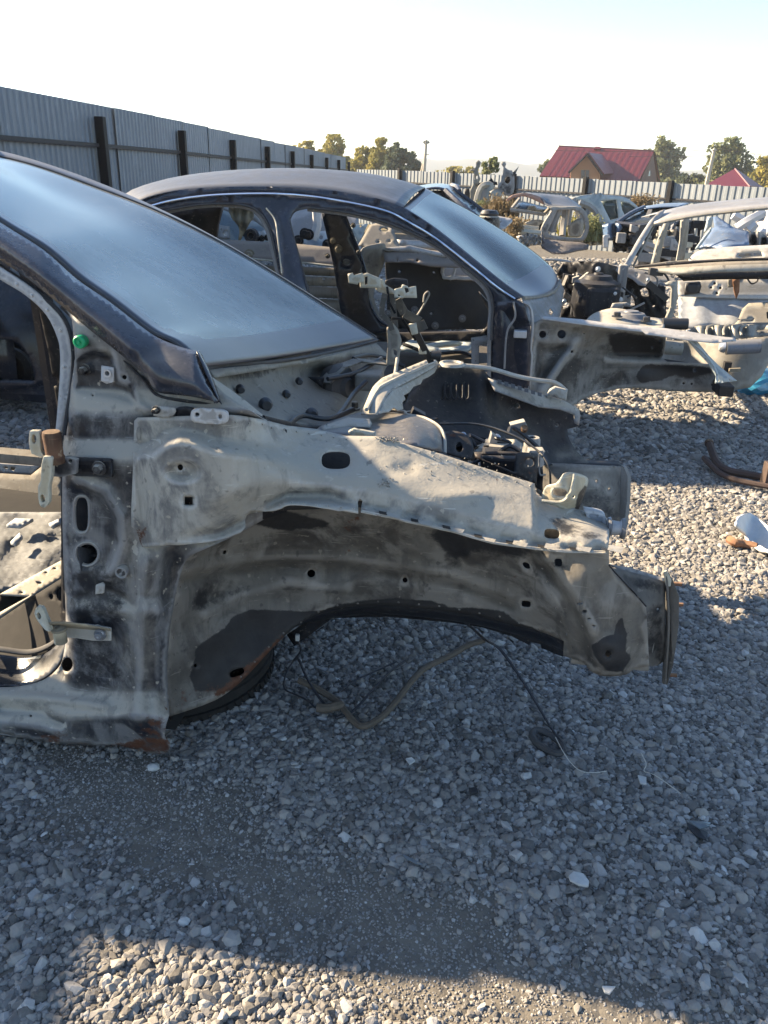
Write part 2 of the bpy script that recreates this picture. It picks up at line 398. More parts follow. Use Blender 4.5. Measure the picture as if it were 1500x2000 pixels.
def ground_mat():
    g = NG('gravel_bed'); v = g.n('ShaderNodeTexVoronoi'); v.inputs['Scale'].default_value = 32; g.l(g.pos(), v.inputs['Vector'])
    sc = g.n('ShaderNodeSeparateColor'); g.l(v.outputs['Color'], sc.inputs[0]); n = g.noise(.6, 5, .6); n2 = g.noise(160, 3, .6)
    c = g.mix(sc.outputs[0], (.05, .048, .046), (.16, .15, .13)); c = g.mix(g.rng(n, .35, .65, 0, .5), c, (.15, .136, .115))
    sx = g.n('ShaderNodeSeparateXYZ'); g.l(g.g.outputs['Position'], sx.inputs[0])
    far = g.rng(sx.outputs[1], 24, 34); c = g.mix(far, c, g.mix(g.rng(g.noise(.06, 4, .6), .4, .6), (.08, .09, .03), (.16, .12, .05)))
    near = g.rng(sx.outputs[1], 2.5, 6); c = g.mix(near, g.mix(.6, c, (.155, .138, .112)), c)
    h = g.math('ADD', g.math('MULTIPLY', v.outputs['Distance'], -1.), g.math('MULTIPLY', n2, .3)); g.bump(h, .5, .012)
    return g.out(c, .95, 0, .2)
M['ground'] = ground_mat()
def sheet_mat(name, a, b, streak=.5, metal=.4, ro=.5):
    g = NG(name); n = g.noise(1.2, 5, .65, k=(1, 1, .18)); n2 = g.noise(14, 4, .7, k=(1, 1, .35)); n3 = g.noise(5, 5, .7)
    oi = g.n('ShaderNodeObjectInfo'); c = g.mix(g.math('ADD', g.math('MULTIPLY', n, .55), g.math('MULTIPLY', oi.outputs['Random'], .45)), a, b)
    c = g.mix(g.rng(n2, .5, .7, 0, streak), c, tuple(v*1.5 for v in b)); c = g.mix(g.rng(n3, .62, .7, 0, .4), c, tuple(v*.6 for v in a)); return g.out(c, ro, metal)
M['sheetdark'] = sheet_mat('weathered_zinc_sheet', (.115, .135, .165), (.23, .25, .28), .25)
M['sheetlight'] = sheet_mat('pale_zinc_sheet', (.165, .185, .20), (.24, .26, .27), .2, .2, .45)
M['post'] = simple('black_post_paint', (.004, .0045, .006), .6, spec=.2)
M['railing'] = simple('grey_brown_rail', (.02, .02, .024), .6, spec=.3)
M['redroof'] = simple('red_metal_roof', (.115, .014, .02), .45, sc=1.5, var=.12, bump=.02)
M['brick'] = simple('orange_brick', (.36, .17, .085), .85, sc=12, var=.15)
M['woodpole'] = simple('grey_concrete_pole', (.36, .33, .28), .85, sc=6)
M['window'] = simple('dark_window', (.03, .035, .045), .1)
def leaf(name, a, b, tr=.3):
    g = NG(name); n = g.noise(.9, 3, .6); n2 = g.noise(9, 2, .6); c = g.mix(g.rng(g.math('ADD', g.math('MULTIPLY', n, .6), g.math('MULTIPLY', n2, .4)), .38, .62), a, b)
    m_ = g.out(c, .7, 0, .2); 
    t = g.n('ShaderNodeBsdfTranslucent'); g.l(c, t.inputs[0]); mx = g.n('ShaderNodeMixShader'); mx.inputs[0].default_value = tr
    g.l(g.b.outputs[0], mx.inputs[1]); g.l(t.outputs[0], mx.inputs[2]); g.l(mx.outputs[0], g.t.nodes['Material Output'].inputs[0]); return m_
M['leafy'] = leaf('autumn_yellow_green_leaves', (.19, .18, .045), (.30, .25, .06))
M['leafg'] = leaf('green_leaves', (.11, .13, .06), (.19, .195, .09))
M['leafd'] = leaf('dark_green_leaves', (.06, .08, .05), (.11, .13, .07))
M['dryweed'] = leaf('dry_orange_weed', (.15, .11, .06), (.22, .17, .10))
M['bark'] = simple('bark', (.12, .10, .08), .9)
M['hill'] = leaf('hazed_woodland', (.085, .10, .085), (.13, .13, .10), 0)  # green greyed to put distance haze into the colour
M['field'] = simple('far_field', (.22, .21, .08), .95, sc=.02, col2=(.33, .25, .12), bump=0)
M['frit2'] = simple('dusty_glass_border', (.09, .095, .115), .35, sc=3, col2=(.12, .125, .14), bump=0)
M['front2'] = body_mat('sooty_pale_blue_steel', (.03, .032, .034), (.19, .195, .19), .36, .6, .4, 2.2, .5, side=.2)
M['lightblue2'] = body_mat('dull_blue_grey_paint', (.10, .125, .155), (.16, .18, .2), .4, .7, .3, 3, .35, grime=.3, side=.2)
M['midgrey'] = body_mat('blue_grey_steel', (.06, .07, .09), (.10, .11, .13), .4, .6, .4, 6, .4, side=.1)
M['cloth'] = simple('brown_cloth', (.17, .14, .09), .95, sc=5, var=.35, bump=.3)
M['rear5'] = body_mat('dusty_purple_grey_steel', (.04, .038, .045), (.07, .065, .07), .4, .7, .3, 2.2, .5, side=.2)
M['window2'] = simple('dim_window_glass', (.05, .07, .075), .15, sc=1)
M['white2'] = body_mat('white_car_paint', (.42, .42, .43), (.5, .5, .5), .4, .7, .2, 3, .4, grime=.1, side=.05)
M['brickd'] = simple('brown_brick', (.16, .09, .06), .9, sc=12)
M['rusty2'] = simple('dark_rusted_pipe', (.03, .026, .024), .85, sc=18, col2=(.10, .06, .045))
M['palestone'] = simple('pale_limestone', (.26, .25, .23), .9, sc=60, bump=.5)

M['tyre'] = simple('dark_tyre_rubber', (.012, .012, .013), .9, sc=20, col2=(.03, .028, .026), spec=.2)
M['lit_glass_edge'] = glass_mat('dusty_lit_glass_edge', (.2, .2, .2), (.15, .155, .15), .9)  # dusty edge band also paints the lit pillar trim behind the glass

M['plate'] = body_mat('grimy_dark_plate', (.03, .03, .032), (.085, .08, .072), .4, .6, .4, 8, .6, side=.2)
M['front3'] = body_mat('sooty_front_steel', (.045, .045, .047), (.13, .122, .11), .36, .6, .4, 6, .55, side=.2)
M['floor'] = body_mat('dusty_grey_floor', (.10, .105, .11), (.16, .165, .168), .4, .6, .2, 9, .7, side=.2, speck=.8, dustcol=(.19, .19, .18))
# ---------------------------------------------------------------- ground, one sheet to the horizon
def gz(x, y):
    x = np.asarray(x, float); y = np.asarray(y, float)
    near = np.clip(1-np.hypot(x, y-3)/14, 0, 1)
    z = .018*np.sin(x*1.7+.5)*np.sin(y*1.3+1)*near + .008*np.sin(x*5.1+y*2.)*np.sin(y*4.3)*near
    rut = dpoly([(-2, 1.9), (-.15, 1.25), (.25, 1.1), (1.2, .75)], x, y); z = z - .014*np.exp(-(rut/.16)**2)
    z = z - .45*sstep(14, 24, y) - 1.5*sstep(60, 300, y)
    return z
def axis_pts(a, b, n0, far):
    c = np.linspace(a, b, n0); out = far*np.linspace(0, 1, 22)[1:]**2.6
    return np.r_[a-out[::-1], c, b+out]
gx = axis_pts(-5, 7, 150, 2500); gy = axis_pts(-2, 14, 200, 2500)
X, Y = np.meshgrid(gx, gy); V = np.stack([X, Y, gz(X, Y)], -1).reshape(-1, 3); nx = len(gx); ny = len(gy)
me = bpy.data.meshes.new('ground'); me.from_pydata(V.tolist(), [], [(j*nx+i, j*nx+i+1, (j+1)*nx+i+1, (j+1)*nx+i) for j in range(ny-1) for i in range(nx-1)])
ground = link('ground', me, M['ground']); tag(ground, kind='structure')

# ---------------------------------------------------------------- gravel: loose stones laid by geometry nodes
def gravel_points():
    pts = []; scl = []
    def band(y0, y1, dens, s0, s1, patch=True):
        wx0 = lambda y: -.66*y-1.0; wx1 = lambda y: .66*y+1.0
        A = (y1-y0)*((wx1(y1)-wx0(y1))+(wx1(y0)-wx0(y0)))/2; n = int(A*dens*1.3)
        y = RNG.uniform(y0, y1, n); x = RNG.uniform(wx0(y1), wx1(y1), n); ok = (x > wx0(y)) & (x < wx1(y)); x, y = x[ok], y[ok]
        s = np.exp(RNG.normal(math.log((s0+s1)/2), .42, len(x))); s = np.clip(s, s0*.45, s1*2.0)
        if patch:  # bare fine dirt along the rut
            rd = dpoly([(-.75, 1.62), (-.4, 1.42), (-.15, 1.28), (.1, 1.15), (.32, 1.02), (.6, .9)], x+.05*np.sin(y*19), y+.04*np.sin(x*23)); keep = RNG.uniform(0, 1, len(x)) < np.clip((rd-.02)/.17, .22, 1)
            s = s*np.clip(.35+rd/.22*.65, .4, 1); x, y, s = x[keep], y[keep], s[keep]
        z = gz(x, y)+RNG.uniform(-.25, .35, len(x))*s
        pts.append(np.stack([x, y, z], 1)); scl.append(s)
    band(.4, 2.3, 20000, .0034, .0070); band(2.3, 4.2, 11500, .0044, .0082, False); band(4.2, 8, 3400, .008, .0135, False); band(8, 17, 800, .014, .024, False)
    n = 90000; x = RNG.uniform(-1.3, 1.3, n); y = RNG.uniform(.6, 2.0, n); rd = dpoly([(-.75, 1.62), (-.4, 1.42), (-.15, 1.28), (.1, 1.15), (.32, 1.02), (.6, .9)], x, y); ok = RNG.uniform(0, 1, n) < np.exp(-(rd/.2)**2); x, y = x[ok], y[ok]
    s = RNG.uniform(.0009, .0026, len(x)); pts.append(np.stack([x, y, gz(x, y)+s*.3], 1)); scl.append(s)
    return np.vstack(pts), np.concatenate(scl)
gp, gs = gravel_points()
me = bpy.data.meshes.new('gravel'); me.from_pydata(gp.tolist(), [], [])
at = me.attributes.new('sz', 'FLOAT', 'POINT'); at.data.foreach_set('value', gs.astype(np.float32))
gravel = link('gravel', me, None, None, False); tag(gravel, kind='stuff')
tag(gravel, 'loose grey crushed stone covering the yard floor', 'gravel')
def stone_nodes(variants=7):
    t = bpy.data.node_groups.new('loose_stones', 'GeometryNodeTree')
    t.interface.new_socket('Geometry', in_out='INPUT', socket_type='NodeSocketGeometry'); t.interface.new_socket('Geometry', in_out='OUTPUT', socket_type='NodeSocketGeometry')
    N = t.nodes; L = t.links; gi = N.new('NodeGroupInput'); go = N.new('NodeGroupOutput'); jn = N.new('GeometryNodeJoinGeometry')
    for k in range(variants):
        ic = N.new('GeometryNodeMeshIcoSphere'); ic.inputs['Subdivisions'].default_value = 2; ic.inputs['Radius'].default_value = 1
        sp = N.new('GeometryNodeSetPosition'); rv = N.new('FunctionNodeRandomValue'); rv.data_type = 'FLOAT_VECTOR'
        rv.inputs[0].default_value = (-.38,)*3; rv.inputs[1].default_value = (.38,)*3; rv.inputs['Seed'].default_value = 11*k+3
        L.new(ic.outputs[0], sp.inputs[0]); L.new(rv.outputs[0], sp.inputs['Offset'])
        tr = N.new('GeometryNodeTransform'); tr.inputs['Scale'].default_value = [(1.15, .95, .7), (1, 1, .8), (1.35, .85, .62), (.95, .9, .9), (1.1, 1.2, .6), (1.5, .8, .7), (1, .8, .65)][k % 7]
        ch = N.new('GeometryNodeConvexHull'); L.new(sp.outputs[0], ch.inputs[0]); L.new(ch.outputs[0], tr.inputs[0])
        gi2 = N.new('GeometryNodeGeometryToInstance'); L.new(tr.outputs[0], gi2.inputs[0]); L.new(gi2.outputs[0], jn.inputs[0])
    ip = N.new('GeometryNodeInstanceOnPoints'); L.new(gi.outputs[0], ip.inputs['Points']); L.new(jn.outputs[0], ip.inputs['Instance']); ip.inputs['Pick Instance'].default_value = True
    ro = N.new('FunctionNodeRandomValue'); ro.data_type = 'FLOAT_VECTOR'; ro.inputs[0].default_value = (-.6, -.6, 0); ro.inputs[1].default_value = (.6, .6, 6.28); L.new(ro.outputs[0], ip.inputs['Rotation'])
    na = N.new('GeometryNodeInputNamedAttribute'); na.data_type = 'FLOAT'; na.inputs[0].default_value = 'sz'; L.new(na.outputs[0], ip.inputs['Scale'])
    sm = N.new('GeometryNodeSetMaterial'); sm.inputs['Material'].default_value = M['stone']; L.new(ip.outputs[0], sm.inputs[0]); L.new(sm.outputs[0], go.inputs[0])
    return t
md = gravel.modifiers.new('stones', 'NODES'); md.node_group = stone_nodes()
# ================================================================ near wreck: stripped dark body shell, front to the right
D0 = 1.57
car1 = thing('stripped_car_body', 'nearest stripped car shell with bare beige fender rail and dusty windscreen', 'car wreck', K(-1.2, 2.5, 0))
C1 = car1
def seg(v, pts):
    xs, ys = zip(*pts); return np.interp(v, xs, ys)
# ---- hinge pillar with sill front
def d_pillar(x, y):
    base = seg(y, [(590, 1.70), (640, 1.67), (700, 1.665), (760, 1.66), (800, 1.628), (815, 1.622), (858, 1.617), (892, 1.585), (905, 1.58), (1165, 1.578), (1192, 1.562), (1210, 1.566), (1335, 1.566), (1352, 1.56), (1398, 1.515), (1418, 1.52), (1450, 1.535), (1475, 1.57)])
    lowl = sstep(260, 60, x)*sstep(1330, 1360, y)            # the sill keeps its own section to the left
    d = base + lowl*0
    d = d + .035*sstep(152, 118, x)*sstep(1360, 1300, y)                                     # rolls in at the door jamb
    d = d - .016*ridge([(150, 935), (205, 960), (235, 1010), (240, 1060), (225, 1105), (205, 1130)], 13, x, y) # D-shaped rib
    d = d + .010*blob([(140, 945), (195, 965), (222, 1010), (226, 1060), (205, 1105), (150, 1110), (135, 1040)], 10, x, y)
    col = np.exp(-((x-seg(y, [(1060, 278), (1200, 274), (1400, 268)]))/20)**2)*sstep(1050, 1110, y)*sstep(1440, 1380, y)
    d = d - .022*col + .05*sstep(300, 345, x)*sstep(1040, 1110, y)*sstep(1425, 1370, y)
    d = d + .014*blob([(148, 700), (180, 688), (222, 690), (232, 742), (262, 755), (268, 788), (225, 775), (150, 765)], 8, x, y)
    d = d - .012*ridge([(222, 690), (232, 740), (262, 760), (270, 790), (288, 800)], 6, x, y)
    d = d - .012*ridge([(0, 1358), (80, 1362), (200, 1378)], 9, x, y) + .016*ridge([(0, 1386), (80, 1392), (120, 1410)], 9, x, y) - .012*ridge([(0, 1412), (60, 1418), (118, 1430)], 9, x, y)
    d = d + (.03*sstep(262, 320, x)+.17*sstep(320, 600, x))*sstep(1090, 1040, y)*sstep(800, 835, y)
    d = d + .010*ridge([(198, 1138), (262, 1185)], 9, x, y)
    return d
pil = cat([(123, 596), (140, 625), (143, 660), (146, 700), (140, 745), (131, 800), (127, 835)], 3)+[(122, 880), (121, 990), (123, 1080), (128, 1190), (129, 1240)]+cat([(127, 1262), (118, 1298), (90, 1325), (50, 1338), (0, 1342), (-70, 1336)], 4) + \
    [(-70, 1418), (0, 1431), (70, 1446), (110, 1452), (150, 1455), (235, 1456)]+cat([(235, 1456), (280, 1468), (312, 1474), (330, 1466), (331, 1452), (322, 1440), (324, 1418), (331, 1396)], 3) + \
    cat([(329, 1350), (327, 1300), (332, 1230), (340, 1180), (350, 1130), (366, 1092), (400, 1072), (470, 1040), (540, 1000)], 4)+[(560, 840), (512, 818), (440, 770), (405, 735), (330, 690), (230, 640), (150, 590)]
st = {'dust': lambda x, y: .55*blob([(130, 765), (300, 790), (300, 812), (130, 800)], 10, x, y)+.6*blob([(125, 860), (330, 885), (330, 925), (200, 900), (125, 895)], 14, x, y)+.9*blob([(-60, 1345), (250, 1375), (245, 1395), (160, 1405), (-60, 1390)], 8, x, y)+.5*blob([(140, 615), (250, 720), (280, 760), (230, 700), (150, 650)], 10, x, y)+.4*blob([(130, 1170), (260, 1185), (260, 1205), (130, 1190)], 6, x, y)+.35*ridge([(265, 1050), (272, 1300)], 30, x, y),  # ledges, sill top and column: dust plus painted-in sunlight
      'rust': lambda x, y: .52*blob([(285, 1395), (335, 1360), (335, 1475), (230, 1462), (255, 1435)], 22, x, y)+.5*blob([(70, 1435), (140, 1425), (150, 1460), (90, 1460)], 12, x, y)+.4*blob([(150, 1446), (330, 1446), (330, 1475), (140, 1462)], 8, x, y)+.25*blob([(20, 1405), (110, 1425), (110, 1440), (20, 1430)], 10, x, y),
      'tar': lambda x, y: .55*blob([(125, 1120), (190, 1080), (260, 1130), (235, 1240), (250, 1340), (180, 1350), (130, 1345)], 25, x, y)*1.0+.5*blob([(130, 800), (255, 815), (250, 860), (130, 855)], 12, x, y)+.5*blob([(128, 900), (210, 905), (245, 930), (250, 990), (232, 960), (170, 930), (128, 930)], 8, x, y)}
holes1 = [oval(160, 1005, 13, 33, 20, 0, 3), oval(171, 1082, 19, 19, 20), oval(131, 1298, 11, 14, 14, 10), oval(243, 737, 4.5, 4.5, 10), oval(181, 772, 2, 2, 8), oval(60, 1398, 2.5, 2.5, 8)]
pillar = panel('hinge_pillar', pil, d_pillar, M['side'], C1, holes1, 7, .0025, stains=st)
for cx, cy, rx, ry, p_ in ((160, 1005, 15, 36, 3), (171, 1082, 23, 23, 2)):
    pts = [p1(x, y, float(d_pillar(np.array([x]), np.array([y]))[0])-.001) for x, y in oval(cx, cy, rx, ry, 26, 0, p_)]
    MB().tube(pts+[pts[0]], .0035, 6, caps=False).build('hole_lip', M['side'], pillar, True, 60)
# dark cavity tube behind the round hole
MB().lathe(p1(171, 1082, 1.60), LV, [(.034, -.01), (.034, .05), (.018, .05), (.018, .02), (.012, .02), (.012, .08)], 20).build('cavity_tube', M['dark'], C1, True)
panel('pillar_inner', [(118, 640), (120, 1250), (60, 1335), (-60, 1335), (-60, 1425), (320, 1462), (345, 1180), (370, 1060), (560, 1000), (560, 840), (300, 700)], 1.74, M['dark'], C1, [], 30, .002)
# overlay patch edge pieces: embossed dimples
def dimple(x, y, rx, ry, d, rot=0, mat=None, par=None, h=.004):
    pts = oval(x, y, rx, ry, 12, rot); mb = MB(); c = p1(x, y, d-h)
    vs = [p1(a, b, d) for a, b in pts]+[c]; mb.add(vs, [(i, (i+1) % 12, 12) for i in range(12)]); return mb.build('spot_weld', mat or M['rail'], par or C1, True, 80)

# ---- fender rail: boss on the left, long sloping rail to the right
low = [(705, 999), (760, 1010), (800, 1020), (880, 1037), (960, 1060), (1040, 1071), (1100, 1077), (1186, 1079)]
upr = [(512, 819), (560, 831), (620, 838), (676, 851), (735, 852), (790, 866), (860, 886), (940, 912), (1044, 944), (1048, 966), (1072, 976), (1110, 990), (1150, 1002), (1184, 1014)]
def yl(x): return seg(x, [(255, 1066), (300, 1067), (390, 1048), (480, 1008), (560, 986), (640, 992)]+low)
def yu(x): return seg(x, [(255, 822), (330, 815), (420, 812)]+upr)
def d_rail(x, y):
    t = (y-yu(x))/(yl(x)-yu(x))
    # long rail section
    long_ = seg(t, [(0, 1.815), (.12, 1.79), (.34, 1.725), (.44, 1.70), (.56, 1.675), (.70, 1.655), (.84, 1.65), (.93, 1.652), (1.0, 1.618)])
    # boss section: step from the cowl side (behind) out to the dome
    ytop = seg(x, [(255, 880), (300, 872), (325, 852), (350, 846), (385, 852), (420, 866), (480, 874), (560, 888), (640, 905)])
    boss = 1.606 - .056*sstep(ytop-12, ytop+20, y) + .035*sstep(1.0, .86, -t+1.86)*0 + .045*sstep(yl(x)-70, yl(x)-5, y)*sstep(380, 470, x)
    boss = boss + .022*sstep(312, 268, x)*sstep(850, 900, y)+.012*sstep(1000, 1062, y)*sstep(300, 262, x)
    boss = boss + seg(x, [(255, 0), (460, .0), (520, .02)])
    k = sstep(430, 640, x); d = boss*(1-k)+long_*k
    d = d + .022*np.exp(-((y-seg(x, [(350, 1050), (430, 1040), (490, 1010), (560, 968), (640, 965), (700, 985)]))/11)**2)*sstep(330, 450, x)*sstep(705, 640, x)   # groove over the arch
    d = d - .012*np.exp(-((y-yl(x)+6)/9)**2)*sstep(470, 520, x)*sstep(702, 690, x)
    # pressed tabs along the lower flange
    s = ((x-740)/62.)%1.; tab = (x > 725)*(x < 1170)*np.exp(-(((s-.55)*62)/15)**6)*np.exp(-((y-yl(x)+10)/7)**2)
    d = d - .016*tab
    d = d + .016*sstep(1.3, .7, np.hypot((x-358)/30, (y-920)/17)) + .010*blob([(360, 970), (378, 970), (378, 987), (360, 987)], 3, x, y)
    d = d + .010*sstep(1.6, .9, np.hypot((x-656)/30, (y-900)/17))
    d = d - .012*np.exp(-(((x-920)/60)**2+((y-965)/14)**2)) + .010*ridge([(735, 905), (760, 920), (800, 915)], 14, x, y)
    d = d + .03*sstep(1130, 1190, x)*(1-sstep(.0, .7, t)) + .006*np.sin(x*.05+y*.07)*sstep(1000, 1100, x)
    return d
ro = [(262, 822)]+cat([(268, 816), (330, 814), (420, 811), (470, 812), (512, 819)], 3)+upr[1:8]+[(1044, 944), (1048, 966), (1072, 976)]+cat([(1110, 990), (1150, 1000), (1180, 1008), (1188, 1020), (1190, 1050), (1186, 1079)], 3) + \
     low[::-1][1:]+[(705, 997)]+[(708, 978), (703, 974), (699, 980), (700, 1003)]+cat([(698, 1003), (660, 997), (620, 989), (585, 985), (560, 986), (540, 996), (488, 1003), (479, 1015)], 3)+[(478, 1030)]+cat([(470, 1040), (420, 1056), (360, 1064), (330, 1065), (290, 1068), (266, 1066), (256, 1056)], 3)+[(256, 1000), (259, 930), (261, 860)]
rail = panel('fender_rail', ro, d_rail, M['rail'], C1, [oval(656, 899, 28, 17, 26, 0, 2.8), oval(352, 913, 5.5, 6, 12), [(361, 971), (376, 971), (376, 985), (361, 985)], oval(1078, 1042, 15, 10, 18, 3, 3)], 6.5, .003,
    stains={'dust': lambda x, y: .9*blob([(740, 850), (1044, 945), (1045, 965), (960, 975), (850, 940), (750, 900)], 20, x, y)+.55*blob([(700, 1000), (900, 1030), (1180, 1065), (1180, 1079), (700, 1015)], 5, x, y)+.5*blob([(330, 845), (480, 870), (720, 910), (1000, 980), (1150, 1010), (1100, 1020), (700, 960), (450, 900)], 22, x, y),
            'rust': lambda x, y: .7*blob([(256, 1030), (285, 1030), (285, 1070), (256, 1070)], 9, x, y)+.5*blob([(700, 990), (760, 1000), (740, 1020), (705, 1010)], 5, x, y)+.35*blob([(830, 880), (990, 930), (960, 950), (830, 900)], 25, x, y),
            'tar': lambda x, y: .55*blob([(1065, 1000), (1100, 1005), (1180, 1045), (1160, 1060), (1090, 1050), (1065, 1025)], 12, x, y)+.42*ridge([(430, 1040), (490, 1000), (560, 962), (640, 958)], 9, x, y)+.35*ridge([(380, 870), (470, 880), (540, 860)], 9, x, y)})
for (x, y, d, ry) in ((271, 847, 1.605, 14), (265, 950, 1.60, 14), (266, 1040, 1.60, 14)): dimple(x, y, 5, ry, d, 0, M['rail'], rail)
for x in range(735, 1175, 62):
    yy = float(yl(np.array([x+34.]))); b = p1(x+34, yy-6, 1.622)
    MB().prism(PX([(x+22, yy-14, 1.640), (x+50, yy-9, 1.640), (x+44, yy+1, 1.612), (x+18, yy-5, 1.612)]), Vector(LV)*.004).build('lip_tab', M['rail'], rail)
panel('rail_inner', [(300, 850), (420, 845), (560, 860), (700, 870), (1040, 965), (1170, 1020), (1175, 1070), (900, 1030), (700, 990), (480, 1000), (300, 1050)], [(300, 850, 1.68), (300, 1050, 1.68), (700, 870, 1.90), (700, 990, 1.74), (1040, 965, 1.90), (1175, 1060, 1.76), (1000, 1050, 1.74)], M['dark'], C1, [], 30, .002)
hem = [(708, 999)]+low[1:]
MB().tube([p1(x, y-1.5, float(d_rail(np.array([float(x)]), np.array([float(y)-1.5]))[0])-.002) for x, y in cat(hem, 8)], .0024, 6).build('flange_hem', M['rail'], rail, True)
for x in range(735, 1175, 62):
    yy = float(yl(np.array([x+12.]))); MB().prism(PX([(x+5, yy-9, 1.636), (x+19, yy-6, 1.636), (x+21, yy-1.5, 1.616), (x+6, yy-4, 1.616)]), Vector(LV)*.003).build('notch_shadow', M['dark'], rail)  # dark slips on the flange, painting in tab shadows and notches
def mud(name, x, y, rx, ry, df, n, seed, s0=.002, s1=.0045):
    r = np.random.default_rng(seed); mb = MB()
    for i in range(n):
        a = r.normal(0, .5, 2); px, py = x+a[0]*rx, y+a[1]*ry; c = p1(px, py, float(df(np.array([px]), np.array([py]))[0])-.001); s = r.uniform(s0, s1)
        v = [c+Vector(r.normal(0, 1, 3)).normalized()*s for _ in range(4)]+[c+Vector((0, 0, s))]
        mb.add(v, [(0, 1, 4), (1, 2, 4), (2, 3, 4), (3, 0, 4), (0, 2, 1), (0, 3, 2)])
    return tag(mb.build(name, M['rail'], rail), kind='stuff')
mud('dried_mud', 752, 944, 14, 12, d_rail, 40, 1); mud('dried_mud', 760, 858, 30, 6, d_rail, 50, 2); mud('dried_mud', 900, 915, 160, 26, d_rail, 90, 3, .0015, .003)

# ---- inner wheel arch
def yb(x): return seg(x, [(330, 1398), (420, 1368), (470, 1343), (510, 1303), (540, 1272), (580, 1238), (620, 1215), (650, 1203), (750, 1198), (840, 1205), (900, 1213), (940, 1224), (1000, 1238), (1100, 1275), (1160, 1310), (1240, 1305), (1280, 1300)])
cr = [(330, 1120), (430, 1100), (560, 1085), (700, 1092), (880, 1120), (1000, 1165)]
def d_arch(x, y):
    d = rbf([(330, 1390, 1.64), (330, 1250, 1.655), (345, 1150, 1.66), (400, 1060, 1.68), (480, 990, 1.72), (560, 975, 1.74), (700, 985, 1.76), (850, 1010, 1.77), (1000, 1050, 1.76), (1100, 1060, 1.72), (1185, 1075, 1.70),
             (420, 1360, 1.72), (450, 1250, 1.80), (450, 1120, 1.83), (600, 1060, 1.86), (600, 1160, 1.90), (750, 1080, 1.87), (750, 1180, 1.92), (900, 1110, 1.86), (900, 1200, 1.91), (1000, 1140, 1.83), (1000, 1230, 1.88),
             (540, 1270, 1.86), (650, 1205, 1.92), (1060, 1160, 1.77), (1080, 1270, 1.84), (1110, 1190, 1.72), (1150, 1140, 1.70), (1180, 1110, 1.70), (1160, 1230, 1.69), (1180, 1290, 1.70), (1230, 1200, 1.715), (1225, 1290, 1.74), (1250, 1200, 1.73), (1270, 1290, 1.76)])(x, y)
    d = d - .014*ridge(cr, 10, x, y) + .012*ridge([(p[0], p[1]+22) for p in cr], 12, x, y)
    d = d - .016*ridge([(400, 1200), (470, 1160), (560, 1140), (680, 1150)], 14, x, y)
    d = d + .014*ridge([(1040, 1090), (1100, 1160), (1135, 1230), (1150, 1300)], 11, x, y) - .012*ridge([(1070, 1090), (1130, 1170), (1160, 1230)], 12, x, y)
    d = d - .03*np.exp(-(((x-1190)/45)**2+((y-1280)/34)**2)) + .02*np.exp(-(((x-1188)/16)**2+((y-1277)/13)**2))
    d = d - .008*np.exp(-(((x-890)/40)**2+((y-1095)/34)**2))+.012*np.exp(-(((x-890)/20)**2+((y-1095)/17)**2))
    d = d + .008*ridge([(1030, 1095), (1050, 1110), (1075, 1118)], 6, x, y)+.006*np.sin(x*.045+1)*np.sin(y*.06)
    return d
ao = [(331, 1398), (322, 1330), (324, 1250), (332, 1180), (345, 1120), (362, 1085), (395, 1050), (470, 1000), (480, 985), (560, 970), (700, 975), (850, 1010), (1000, 1050), (1100, 1062), (1189, 1072), (1190, 1104), (1200, 1120), (1230, 1150), (1262, 1183), (1264, 1220), (1268, 1300)] + \
     cat([(1268, 1300), (1240, 1306), (1222, 1318), (1180, 1321), (1152, 1310), (1140, 1295), (1100, 1281)], 3)+[(1101, 1252)]+cat([(1101, 1252), (1060, 1235), (1010, 1222), (940, 1205), (860, 1192), (750, 1182), (680, 1186), (630, 1195), (580, 1222), (540, 1258), (510, 1290), (470, 1332), (420, 1368), (331, 1400)], 3)
